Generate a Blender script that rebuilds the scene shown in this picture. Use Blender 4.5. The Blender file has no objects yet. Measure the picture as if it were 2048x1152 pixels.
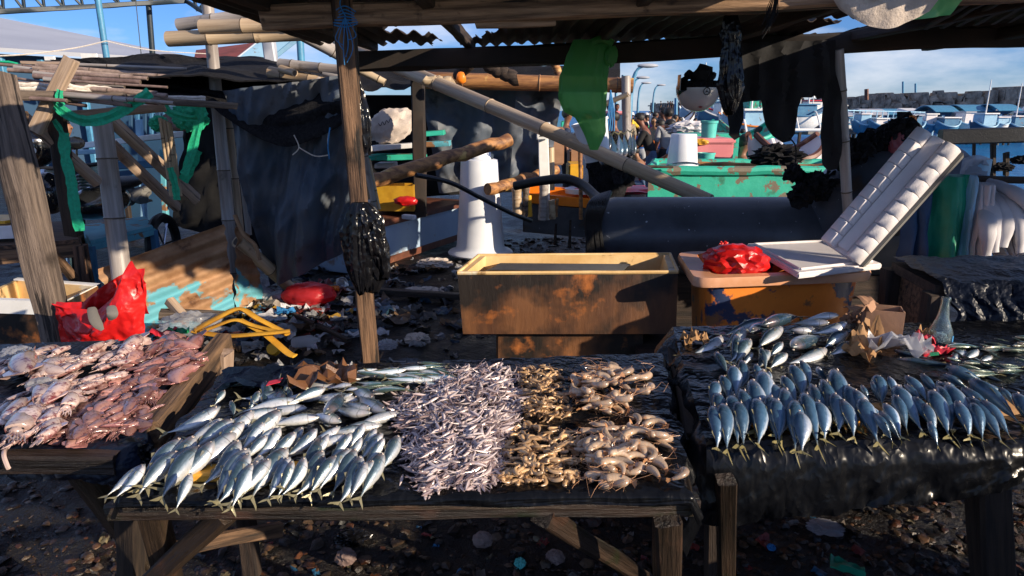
import bpy, bmesh, math, random
from mathutils import Vector as V, Matrix, noise
S = bpy.context.scene
C = S.collection
R = math.radians
rnd = random.Random(7)
# ---------------------------------------------------------------- camera, sky, sun, exposure
PIT = R(14.6); F = 1365.3; HC = 1.5
cam = bpy.data.cameras.new('camera'); cam.sensor_width = 36; cam.lens = 24; cam.clip_end = 5000; cam.clip_start = .05
co = bpy.data.objects.new('camera', cam); C.objects.link(co)
co.location = (0, 0, HC); co.rotation_euler = (math.pi/2-PIT, 0, 0); S.camera = co
SUN_EL, SUN_AZ = 17.5, 121.0        # azimuth measured from +Y towards +X
w = bpy.data.worlds.new('World'); S.world = w; w.use_nodes = True
nt = w.node_tree; nt.nodes.clear()
def wn(t, **k):
    n = nt.nodes.new(t)
    for a, b in k.items(): setattr(n, a, b)
    return n
sky = wn('ShaderNodeTexSky', sky_type='NISHITA', sun_disc=False, sun_elevation=R(SUN_EL), sun_rotation=R(SUN_AZ), air_density=1.0, dust_density=0., ozone_density=6)
bg = wn('ShaderNodeBackground'); bg.inputs[1].default_value = .075
tc = wn('ShaderNodeTexCoord'); mp = wn('ShaderNodeMapping'); mp.inputs['Scale'].default_value = (1, 1, 3.2)
cl = wn('ShaderNodeTexNoise'); cl.inputs['Scale'].default_value = 5.5; cl.inputs['Detail'].default_value = 8; cl.inputs['Roughness'].default_value = .55
cr = wn('ShaderNodeValToRGB'); cr.color_ramp.elements[0].position = .42; cr.color_ramp.elements[1].position = .72
cr.color_ramp.elements[1].color = (.75, .75, .75, 1)
mx = wn('ShaderNodeMix', data_type='RGBA'); mx.inputs['B'].default_value = (8.2, 8.4, 9.0, 1)
out = wn('ShaderNodeOutputWorld')
L = nt.links.new
L(tc.outputs['Generated'], mp.inputs[0]); L(mp.outputs[0], cl.inputs['Vector']); L(cl.outputs[0], cr.inputs[0])
L(cr.outputs[0], mx.inputs['Factor']); gr_ = wn('ShaderNodeMix', data_type='RGBA', blend_type='MULTIPLY'); gr_.inputs['Factor'].default_value = 1; gr_.inputs['B'].default_value = (.74,.90,1.30,1); L(sky.outputs[0], gr_.inputs['A']); L(gr_.outputs['Result'], mx.inputs['A']); L(mx.outputs['Result'], bg.inputs[0]); L(bg.outputs[0], out.inputs[0])
sd = bpy.data.lights.new('sun', 'SUN'); sd.energy = 5.0; sd.angle = R(.55); sd.color = (1, .84, .64)
so = bpy.data.objects.new('sun', sd); C.objects.link(so)
SV = V((math.sin(R(SUN_AZ))*math.cos(R(SUN_EL)), math.cos(R(SUN_AZ))*math.cos(R(SUN_EL)), math.sin(R(SUN_EL))))
so.rotation_euler = SV.to_track_quat('Z', 'Y').to_euler()
S.view_settings.view_transform = 'Standard'; S.view_settings.look = 'None'; S.view_settings.gamma = 1; S.view_settings.exposure = .6
S.render.resolution_x = 1024; S.render.resolution_y = 576

# ---------------------------------------------------------------- pixel (2048 wide photograph) -> world
cP, sP = math.cos(PIT), math.sin(PIT)
def ray(x, y):
    u = (x-1024)/F; v = -(y-576)/F
    return V((u, cP+v*sP, -sP+v*cP))
def W(x, y, Y): d = ray(x, y); return V((0, 0, HC))+d*(Y/d.y)
def G(x, y, z=0.): d = ray(x, y); return V((0, 0, HC))+d*((z-HC)/d.z)
def PX(px, Y): return px/F*Y*1.0

# ---------------------------------------------------------------- materials
MT = {}
def M(name, c1, c2=None, sc=8, st=(1,1,1), rough=.6, metal=0, bump=.25, bsc=None, spot=None, spot2=None, trans=0, coat=0, var=.0, detail=6, ramp=(.38,.62), ior=1.45, spec=.5, bdist=.01, sss=0, attr=None, alpha=1, rvar=0, crk=0):
    m = bpy.data.materials.new(name); m.use_nodes = True; n = m.node_tree; N = n.nodes; l = n.links.new
    b = N['Principled BSDF']
    b.inputs['Roughness'].default_value = rough; b.inputs['Metallic'].default_value = metal
    b.inputs['IOR'].default_value = ior; b.inputs['Specular IOR Level'].default_value = spec
    b.inputs['Transmission Weight'].default_value = trans; b.inputs['Coat Weight'].default_value = coat; b.inputs['Coat Roughness'].default_value = .12
    b.inputs['Alpha'].default_value = alpha
    if sss: b.inputs['Subsurface Weight'].default_value = sss; b.inputs['Subsurface Scale'].default_value = .02
    t = N.new('ShaderNodeTexCoord'); oi = N.new('ShaderNodeObjectInfo')
    ad = N.new('ShaderNodeVectorMath'); ad.operation = 'MULTIPLY_ADD'; ad.inputs[1].default_value = (1,1,1)
    rm = N.new('ShaderNodeVectorMath'); rm.operation = 'SCALE'; rm.inputs[0].default_value = (13.1, 7.7, 9.3); l(oi.outputs['Random'], rm.inputs['Scale'])
    l(t.outputs['Object'], ad.inputs[0]); l(rm.outputs[0], ad.inputs[2])
    mp = N.new('ShaderNodeMapping'); mp.inputs['Scale'].default_value = st; l(ad.outputs[0], mp.inputs[0])
    def noi(s, d=detail, src=None, ro=.6):
        x = N.new('ShaderNodeTexNoise'); x.inputs['Scale'].default_value = s; x.inputs['Detail'].default_value = d; x.inputs['Roughness'].default_value = ro; l((src or mp).outputs[0], x.inputs['Vector']); return x
    def mixc(f, a, bb):
        x = N.new('ShaderNodeMix'); x.data_type = 'RGBA'
        l(f, x.inputs['Factor'])
        for k, q in (('A', a), ('B', bb)):
            if isinstance(q, tuple): x.inputs[k].default_value = q+(1,)
            else: l(q, x.inputs[k])
        return x.outputs['Result']
    def step(src, lo, hi):
        x = N.new('ShaderNodeMapRange'); x.inputs['From Min'].default_value = lo; x.inputs['From Max'].default_value = hi; l(src, x.inputs['Value']); return x.outputs[0]
    if c2 is None: c2 = tuple(x*.72 for x in c1)
    n1 = noi(sc)
    col = mixc(step(n1.outputs[0], *ramp), c1, c2)
    for sp in (spot, spot2):
        if sp:
            ns = noi(sp[1], 5, ad if len(sp) < 5 else mp); col = mixc(step(ns.outputs[0], sp[2], sp[2]+(sp[3] if len(sp) > 3 else .04)), col, sp[0])
    if attr:
        at = N.new('ShaderNodeAttribute'); at.attribute_name = 'Col'; x = N.new('ShaderNodeMix'); x.data_type = 'RGBA'; x.blend_type = 'MULTIPLY'; x.inputs['Factor'].default_value = 1
        l(col, x.inputs['A']); l(at.outputs['Color'], x.inputs['B']); col = x.outputs['Result']
    if var:
        h = N.new('ShaderNodeHueSaturation'); r_ = N.new('ShaderNodeMapRange'); r_.inputs['To Min'].default_value = 1-var; r_.inputs['To Max'].default_value = 1+var
        l(oi.outputs['Random'], r_.inputs['Value']); l(r_.outputs[0], h.inputs['Value']); l(col, h.inputs['Color'])
        r2 = N.new('ShaderNodeMapRange'); r2.inputs['To Min'].default_value = .5-var*.06; r2.inputs['To Max'].default_value = .5+var*.06; l(oi.outputs['Random'], r2.inputs['Value']); l(r2.outputs[0], h.inputs['Hue'])
        col = h.outputs[0]
    l(col, b.inputs['Base Color'])
    if rvar:
        rr = N.new('ShaderNodeMapRange'); rr.inputs['To Min'].default_value = max(.03, rough-rvar); rr.inputs['To Max'].default_value = min(1, rough+rvar); l(noi(sc*1.7, 3).outputs[0], rr.inputs['Value']); l(rr.outputs[0], b.inputs['Roughness'])
    if bump:
        bp = N.new('ShaderNodeBump'); bp.inputs['Strength'].default_value = bump; bp.inputs['Distance'].default_value = bdist
        hn = noi(bsc or sc*3, 3 if crk else 8, None, .65).outputs[0]
        if crk:                       # sharp creases of crinkled film
            def rg(src):
                x = N.new('ShaderNodeMath'); x.operation = 'SUBTRACT'; x.inputs[1].default_value = .5; l(src, x.inputs[0])
                y = N.new('ShaderNodeMath'); y.operation = 'ABSOLUTE'; l(x.outputs[0], y.inputs[0]); return y.outputs[0]
            x = N.new('ShaderNodeMath'); x.operation = 'MULTIPLY_ADD'; x.inputs[1].default_value = -.5; l(rg(noi((bsc or sc*3)*crk, 2).outputs[0]), x.inputs[0]); y = N.new('ShaderNodeMath'); y.operation = 'MULTIPLY'; y.inputs[1].default_value = -1; l(rg(hn), y.inputs[0]); l(y.outputs[0], x.inputs[2]); hn = x.outputs[0]
        l(hn, bp.inputs['Height']); l(bp.outputs[0], b.inputs['Normal'])
    MT[name] = m; return m
WS = (.55, 9, 9)
M('wood_brown', (.20,.115,.065), (.045,.026,.016), 5, WS, .75, bump=.7, bsc=14, spot=((.03,.02,.014), 4, .58, .15), var=.15, spot2=((.018,.013,.01), 2.6, .585, .03, 1))
M('beam_brown_sunlit', (.46,.28,.16), (.13,.075,.042), 5, WS, .75, bump=.9, bsc=14, spot=((.05,.03,.02), 9, .6, .1), spot2=((.018,.013,.01), 2.6, .585, .03, 1))  # wood_brown with sunlight put into a brighter base colour
M('wood_grey', (.20,.155,.12), (.07,.052,.04), 5, WS, .8, bump=1, bsc=14, spot=((.04,.028,.02), 4, .56, .15), var=.15, spot2=((.018,.013,.01), 2.6, .585, .03, 1))
M('wood_pale', (.42,.31,.23), (.26,.18,.125), 4, WS, .7, bump=.35, bsc=12, spot=((.16,.11,.08), 6, .60, .12), var=.1, spot2=((.09,.06,.045), 2.6, .60, .03, 1))
M('wood_dark', (.05,.032,.022), (.015,.01,.008), 5, WS, .8, bump=.7, bsc=14, var=.1)
M('wood_wet', (.048,.031,.021), (.010,.0075,.0055), 4, WS, .34, bump=1, bsc=11, spot=((.012,.018,.006), 5, .58, .08), spot2=((.085,.042,.026), 3.4, .60, .08), var=.15, rvar=.2)
M('log_peeled', (.42,.2,.07), (.15,.065,.03), 4, (.8,6,6), .55, bump=.5, spot=((.6,.38,.12), 5, .6, .06))
M('bamboo', (.50,.385,.255), (.33,.235,.145), 3, (.5,10,10), .45, bump=.15, spot=((.16,.11,.07), 7, .63, .08), var=.12)
M('bamboo_grey', (.36,.33,.31), (.21,.18,.165), 3, (.5,10,10), .45, bump=.15, spot=((.09,.08,.075), 6, .6, .12), var=.12)
M('bamboo_ring', (.12,.09,.065), (.06,.045,.03), 9, rough=.7)
M('black_plastic', (.0022,.0025,.0035), (.005,.0055,.007), 5, st=(1,1,.6), rough=.26, bump=.55, bsc=8, bdist=.03, rvar=.1, detail=4, crk=2.7, spec=.24)
M('black_bag', (.004,.004,.005), (.009,.009,.011), 5, rough=.2, bump=.4, bsc=5, bdist=.05, crk=2.5, spec=.4)
M('blue_tarp', (.05,.075,.115), (.10,.11,.125), 2.2, rough=.6, bump=.4, bsc=6, spot=((.10,.095,.09), 2.6, .53, .2), spot2=((.01,.013,.022), 2.6, .6, .1))  # paler tone and spots also stand in for dappled sunlight
M('table_plastic_blue', (.004,.010,.024), (.004,.005,.009), 3, rough=.4, bump=.7, bsc=9, bdist=.03, crk=3, spec=.3)
M('net_black', (.018,.018,.02), (.006,.006,.008), 60, rough=.9, spec=.2, bump=.6, bsc=90)
M('black_cloth', (.006,.006,.007), (.01,.01,.011), 9, rough=.9)
M('green_bag', (.16,.55,.2), (.1,.42,.14), 4, rough=.35, bump=.5, bsc=9, trans=.0)
M('green_strap', (.01,.42,.22), (.01,.30,.15), 60, rough=.6, bump=.5, bsc=120)
M('red_plastic', (.62,.014,.012), (.42,.008,.01), 5, rough=.34, bump=.5, bsc=6, bdist=.03, crk=2.4)
M('yellow_foam', (.85,.45,.06), (.6,.24,.02), 9, rough=.6)
M('yellow_strip', (.62,.33,.035), (.42,.2,.02), 5, rough=.42, bump=.5)
M('foam_white', (.74,.70,.70), (.66,.62,.62), 7, rough=.6, bump=.2, bsc=150, spot=((.42,.36,.31), 5, .66, .1))
M('white_plastic', (.78,.80,.84), (.68,.71,.76), 3, rough=.35, bump=.04, spot=((.5,.5,.5), 7, .7, .1))
M('tub_cream', (.78,.56,.28), (.60,.37,.14), 3, rough=.5, bump=.4, spot=((.14,.075,.03), 6, .6, .08), spot2=((.7,.62,.45), 4, .62, .05))
M('tub_rust', (.20,.085,.032), (.085,.036,.017), 3, (1.6,1,.35), .5, bump=.5, bsc=12, spot=((.016,.011,.008), 1.7, .47, .10), spot2=((.40,.13,.03), 4.5, .57, .12), rvar=.15)
M('orange_plastic', (.78,.23,.03), (.60,.16,.022), 3, rough=.4, bump=.2, spot=((.02,.035,.09), 5.2, .565, .03), spot2=((.22,.1,.045), 9, .62, .06))
M('rim_orange', (.66,.36,.22), (.55,.22,.07), 3, rough=.4, bump=.2, spot=((.3,.25,.25), 6, .6, .06))
M('corrugated', (.40,.23,.12), (.22,.11,.05), 5, rough=.75, bump=.3, spot=((.07,.03,.015), 5, .6, .07))
M('teal_paint', (.13,.42,.50), (.09,.34,.43), 6, rough=.55, spot=((.24,.12,.055), 5, .56, .04), bump=.3)
M('blue_paint', (.045,.16,.3), (.07,.22,.36), 4, rough=.5, spot=((.2,.1,.05), 5, .62, .05))
M('lightblue_paint', (.30,.52,.68), (.25,.44,.60), 4, rough=.5, spot=((.2,.1,.05), 6, .64, .05))
M('rust_top', (.17,.06,.035), (.09,.035,.022), 4, rough=.5, bump=.3, spot=((.3,.14,.07), 5, .62, .07))
M('box_side', (.36,.48,.60), (.30,.41,.55), 3, (1,1,.6), .5, spot=((.26,.13,.06), 3.2, .6, .08))
M('steel_blue', (.07,.26,.42), (.06,.2,.34), 8, rough=.45)
M('steel_dark', (.015,.03,.045), None, 8, rough=.5)
M('roof_grey', (.42,.44,.49), (.36,.38,.43), .3, rough=.5, bump=.1)
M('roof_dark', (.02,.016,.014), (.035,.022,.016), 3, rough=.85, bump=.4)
M('red_roof', (.25,.06,.045), (.16,.04,.03), 1, rough=.7)
M('wall_blue', (.02,.07,.14), (.015,.05,.11), 1, rough=.7)
M('pipe_dark', (.085,.095,.115), (.04,.046,.056), 2.5, rough=.36, bump=.25, bsc=8, spot=((.5,.52,.56), 22, .675, .02), spot2=((.06,.04,.028), 2.5, .6, .08))
M('rubber', (.008,.008,.009), (.014,.014,.015), 20, rough=.45, bump=.3)
M('green_concrete', (.035,.46,.33), (.02,.36,.26), 3, rough=.55, bump=.4, spot=((.17,.14,.10), 6.5, .545, .02), spot2=((.03,.20,.13), 4, .60, .05))
M('mortar', (.20,.16,.12), (.12,.1,.075), 7, rough=.8, bump=.6)
M('teal_plastic', (.10,.52,.46), (.08,.45,.40), 6, rough=.4, bump=.1)
M('pink_plastic', (.72,.26,.27), (.62,.2,.22), 3, rough=.5, bump=.1)
M('mud', (.014,.011,.009), (.005,.0045,.0045), 3.5, spec=.3, rough=.4, bump=1, bsc=14, bdist=.05, spot=((.045,.033,.024), 9, .6, .1), rvar=.25)
M('stones', (.095,.066,.043), (.018,.013,.010), 30, rough=.36, bump=.6, bsc=60, attr=True)
M('litter', (.7,.7,.7), (.4,.4,.4), 30, rough=.35, bump=.5, bsc=60, attr=True)
M('concrete', (.17,.165,.155), (.1,.095,.09), 2, rough=.85, bump=.4)
M('cardboard', (.36,.20,.12), (.28,.15,.085), 7, rough=.8, bump=.2)
M('kraft_paper', (.40,.22,.09), (.28,.145,.055), 7, rough=.7, bump=.3)
M('brown_plastic', (.17,.075,.03), (.11,.048,.02), 9, rough=.33, bump=.4)
M('glass', (.75,.9,.92), (.7,.87,.9), 5, rough=.06, trans=.95, bump=.1, bsc=25)
M('clear_film', (.8,.8,.8), (.7,.7,.7), 8, rough=.14, bump=.7, bsc=30, trans=.85, ior=1.2)
M('rope_blue', (.03,.22,.5), (.02,.15,.36), 50, rough=.7)
M('rope_white', (.6,.56,.5), (.45,.4,.35), 50, rough=.8)
M('sticks', (.30,.22,.19), (.15,.1,.085), 12, (1,1,1), .75, bump=.5, var=.25)
M('helmet_white', (.55,.53,.53), (.5,.48,.48), 6, rough=.22, coat=.6, bump=0)
M('helmet_black', (.012,.013,.015), None, 6, rough=.15, coat=.8, bump=0)
M('chrome', (.5,.5,.52), None, 6, rough=.2, metal=1, bump=0)
M('red_mark', (.35,.02,.03), None, 6, rough=.4, bump=0)
M('ink', (.02,.02,.025), None, 6, rough=.6, bump=0)
M('label_white', (.8,.8,.78), (.7,.7,.68), 9, rough=.5, bump=0)
M('label_red', (.6,.03,.05), (.5,.02,.04), 9, rough=.35, bump=.2)
M('label_green', (.02,.3,.12), None, 9, rough=.35, bump=0)
M('cloth_white', (.60,.58,.60), (.50,.48,.50), 5, rough=.75, bump=.2)
M('cloth_blue', (.035,.085,.17), (.025,.06,.13), 5, rough=.8, bump=.2)
M('cloth_green', (.008,.28,.16), (.006,.2,.11), 5, rough=.5, bump=.2)
M('sack', (.58,.50,.44), (.46,.39,.34), 12, rough=.8, bump=.5, bsc=80)
M('skin', (.26,.125,.07), (.2,.09,.05), 9, rough=.5, bump=.1, var=.25)
M('hair', (.008,.007,.007), (.014,.012,.011), 60, rough=.5, bump=.4)
M('yellow_paint', (.75,.42,.03), (.6,.3,.02), 6, rough=.45, bump=.1, spot=((.12,.07,.03), 6, .63, .05))
M('orange_paint', (.85,.25,.015), (.75,.2,.012), 6, rough=.4, bump=.1)
M('breakwater', (.42,.34,.26), (.16,.125,.095), .9, rough=.9, bump=.6, bsc=2, bdist=.3)
M('water', (.006,.17,.40), (.005,.12,.32), .08, (1,1,1), .3, bump=.9, bsc=.9, bdist=.35, detail=4, spec=.25)
M('foliage', (.05,.09,.03), None, 5, rough=.8)
for nm, c in dict(navy=(.02,.035,.08), red=(.5,.04,.04), blue=(.04,.14,.42), gray=(.32,.33,.35), white=(.65,.65,.66), black=(.015,.015,.017), cream=(.6,.55,.42), maroon=(.16,.02,.025), denim=(.07,.12,.22), green=(.03,.25,.12), purple=(.2,.1,.3), orange=(.6,.15,.03), khaki=(.3,.25,.18), ltblue=(.2,.35,.6), teal=(.03,.35,.45), yellow=(.7,.5,.05)).items():
    M('cl_'+nm, c, tuple(x*.8 for x in c), 9, rough=.85, bump=.2)
# a surface split by height: rust above, teal below (old two-tone paint)
def two_tone(name, ca, cb, zsplit, base):
    m = bpy.data.materials[base].copy(); m.name = name; n = m.node_tree; N = n.nodes; l = n.links.new
    b = N['Principled BSDF']; src = b.inputs['Base Color'].links[0].from_socket
    t = N.new('ShaderNodeTexCoord'); sx = N.new('ShaderNodeSeparateXYZ'); l(t.outputs['Object'], sx.inputs[0])
    no = N.new('ShaderNodeTexNoise'); no.inputs['Scale'].default_value = 3.2; no.inputs['Detail'].default_value = 8; l(t.outputs['Object'], no.inputs['Vector'])
    a = N.new('ShaderNodeMath'); a.operation = 'MULTIPLY_ADD'; a.inputs[1].default_value = 1.3; l(no.outputs[0], a.inputs[0]); l(sx.outputs['Z'], a.inputs[2])
    r = N.new('ShaderNodeMapRange'); r.inputs['From Min'].default_value = zsplit+.62; r.inputs['From Max'].default_value = zsplit+.66; l(a.outputs[0], r.inputs['Value'])
    n3 = N.new('ShaderNodeTexNoise'); n3.inputs['Scale'].default_value = 7; n3.inputs['Detail'].default_value = 8; l(t.outputs['Object'], n3.inputs['Vector']); r3 = N.new('ShaderNodeMapRange'); r3.inputs['From Min'].default_value = .53; r3.inputs['From Max'].default_value = .57; l(n3.outputs[0], r3.inputs['Value']); mxx = N.new('ShaderNodeMath'); mxx.operation = 'MAXIMUM'; l(r.outputs[0], mxx.inputs[0]); l(r3.outputs[0], mxx.inputs[1])
    x = N.new('ShaderNodeMix'); x.data_type = 'RGBA'; l(mxx.outputs[0], x.inputs['Factor']); x.inputs['A'].default_value = cb+(1,); l(src, x.inputs['B']); l(x.outputs['Result'], b.inputs['Base Color'])
    MT[name] = m
two_tone('corr_two', None, (.11,.36,.43), .30, 'corrugated')

def fish_mat(name, stops, rough=.26, metal=.25, fin=(.25,.22,.12), mott=None, var=.2, sc=14):
    m = bpy.data.materials.new(name); m.use_nodes = True; n = m.node_tree; N = n.nodes; l = n.links.new
    b = N['Principled BSDF']; b.inputs['Roughness'].default_value = rough; b.inputs['Metallic'].default_value = metal; b.inputs['Coat Weight'].default_value = .5; b.inputs['Coat Roughness'].default_value = .12
    at = N.new('ShaderNodeAttribute'); at.attribute_name = 'Col'; sp = N.new('ShaderNodeSeparateColor'); l(at.outputs['Color'], sp.inputs[0])
    t = N.new('ShaderNodeTexCoord'); oi = N.new('ShaderNodeObjectInfo')
    ad = N.new('ShaderNodeVectorMath'); ad.operation = 'ADD'; rm = N.new('ShaderNodeVectorMath'); rm.operation = 'SCALE'; rm.inputs[0].default_value = (13, 7, 9); l(oi.outputs['Random'], rm.inputs['Scale']); l(t.outputs['Object'], ad.inputs[0]); l(rm.outputs[0], ad.inputs[1])
    mp = N.new('ShaderNodeMapping'); mp.inputs['Scale'].default_value = (1, 2.2, 2.2); l(ad.outputs[0], mp.inputs[0])
    no = N.new('ShaderNodeTexNoise'); no.inputs['Scale'].default_value = sc; no.inputs['Detail'].default_value = 6; l(mp.outputs[0], no.inputs['Vector'])
    a = N.new('ShaderNodeMath'); a.operation = 'MULTIPLY_ADD'; a.inputs[1].default_value = .28; l(no.outputs[0], a.inputs[0]); l(sp.outputs[0], a.inputs[2])
    s = N.new('ShaderNodeMath'); s.operation = 'SUBTRACT'; s.inputs[1].default_value = .14; l(a.outputs[0], s.inputs[0])
    r = N.new('ShaderNodeValToRGB'); e = r.color_ramp.elements
    while len(e) < len(stops): e.new(.5)
    for k, (p, c) in enumerate(stops): e[k].position = p; e[k].color = c+(1,)
    l(s.outputs[0], r.inputs[0]); col = r.outputs[0]
    if mott:
        n2 = N.new('ShaderNodeTexNoise'); n2.inputs['Scale'].default_value = mott[1]; n2.inputs['Detail'].default_value = 8; n2.inputs['Roughness'].default_value = .7; l(ad.outputs[0], n2.inputs['Vector'])
        q = N.new('ShaderNodeMapRange'); q.inputs['From Min'].default_value = mott[2]; q.inputs['From Max'].default_value = mott[2]+.12; l(n2.outputs[0], q.inputs['Value'])
        x = N.new('ShaderNodeMix'); x.data_type = 'RGBA'; l(q.outputs[0], x.inputs['Factor']); l(col, x.inputs['A']); x.inputs['B'].default_value = mott[0]+(1,); col = x.outputs['Result']
    def math_(op, a_, b_=None, c_=None):
        q = N.new('ShaderNodeMath'); q.operation = op
        for k, v_ in enumerate((a_, b_, c_)):
            if v_ is None: continue
            if isinstance(v_, (int, float)): q.inputs[k].default_value = v_
            else: l(v_, q.inputs[k])
        return q.outputs[0]
    def band(src, c_, w_): return math_('MAXIMUM', math_('SUBTRACT', 1, math_('DIVIDE', math_('ABSOLUTE', math_('SUBTRACT', src, c_)), w_)), 0)
    def over(f, c_):
        global _c
        x = N.new('ShaderNodeMix'); x.data_type = 'RGBA'; l(f, x.inputs['Factor']); l(col, x.inputs['A']); x.inputs['B'].default_value = c_+(1,); return x.outputs['Result']
    if metal > .2:
        nf = N.new('ShaderNodeTexNoise'); nf.inputs['Scale'].default_value = 26; nf.inputs['Detail'].default_value = 5; l(ad.outputs[0], nf.inputs['Vector'])
        col = over(math_('MULTIPLY', math_('MAXIMUM', math_('MULTIPLY', math_('SUBTRACT', nf.outputs[0], .5), 4), 0), .35), (.10,.16,.22))
        col = over(math_('MULTIPLY', band(sp.outputs[0], .53, .05), .45), (.05,.09,.11))          # lateral line
        col = over(math_('MULTIPLY', band(sp.outputs[1], .23, .014), .75), (.10,.07,.07))         # gill cover
        col = over(math_('MULTIPLY', math_('MAXIMUM', math_('SUBTRACT', 1, math_('MULTIPLY', sp.outputs[1], 7)), 0), .8), (.09,.10,.10))   # darker snout
        col = over(math_('MULTIPLY', band(sp.outputs[1], .13, .09), .25), (.5,.3,.27))
    x = N.new('ShaderNodeMix'); x.data_type = 'RGBA'; l(sp.outputs[2], x.inputs['Factor']); l(col, x.inputs['A']); x.inputs['B'].default_value = fin+(1,); col = x.outputs['Result']
    h = N.new('ShaderNodeHueSaturation'); q = N.new('ShaderNodeMapRange'); q.inputs['To Min'].default_value = 1-var; q.inputs['To Max'].default_value = 1+var; l(oi.outputs['Random'], q.inputs['Value']); l(q.outputs[0], h.inputs['Value']); l(col, h.inputs['Color'])
    l(h.outputs[0], b.inputs['Base Color'])
    bp = N.new('ShaderNodeBump'); bp.inputs['Strength'].default_value = .25; bp.inputs['Distance'].default_value = .002; n3 = N.new('ShaderNodeTexNoise'); n3.inputs['Scale'].default_value = 160 if metal else 60; l(t.outputs['Object'], n3.inputs['Vector']); l(n3.outputs[0], bp.inputs['Height']); l(bp.outputs[0], b.inputs['Normal'])
    MT[name] = m; return m
fish_mat('mackerel_skin', [(0,(.72,.72,.70)),(.30,(.60,.63,.65)),(.46,(.30,.38,.43)),(.60,(.10,.155,.19)),(.72,(.04,.075,.095)),(1,(.02,.045,.07))], metal=.35)
fish_mat('mackerel_blue_skin', [(0,(.70,.71,.72)),(.27,(.52,.58,.66)),(.44,(.24,.34,.48)),(.58,(.07,.15,.24)),(.78,(.04,.10,.17)),(1,(.02,.05,.08))], fin=(.27,.23,.10))
fish_mat('sardine_skin', [(0,(.75,.77,.78)),(.45,(.5,.6,.66)),(.58,(.1,.28,.33)),(.72,(.05,.085,.07)),(1,(.06,.085,.055))], var=.3)
fish_mat('anchovy_skin', [(0,(.70,.60,.57)),(.5,(.52,.42,.40)),(.8,(.28,.20,.20)),(1,(.15,.10,.10))], rough=.25, metal=.15, fin=(.4,.3,.3), var=.35)
fish_mat('squid_skin', [(0,(.54,.42,.37)),(.4,(.44,.31,.27)),(1,(.22,.10,.095))], rough=.2, metal=0, fin=(.42,.27,.24), mott=((.13,.03,.035), 9, .49), var=.3, sc=8)
fish_mat('squid_small_skin', [(0,(.34,.18,.15)),(.5,(.21,.085,.08)),(1,(.07,.022,.028))], rough=.2, metal=0, fin=(.32,.13,.12), mott=((.07,.02,.035), 14, .54), var=.5, sc=8)
fish_mat('prawn_shell', [(0,(.56,.42,.28)),(.5,(.48,.37,.26)),(1,(.28,.22,.17))], rough=.25, metal=0, fin=(.5,.25,.12), mott=((.6,.3,.08), 12, .62), var=.2, sc=20)
fish_mat('shrimp_shell', [(0,(.66,.42,.2)),(.5,(.56,.36,.18)),(1,(.34,.22,.12))], rough=.28, metal=0, fin=(.42,.24,.12), mott=((.6,.3,.06), 10, .58), var=.3, sc=20)

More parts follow.
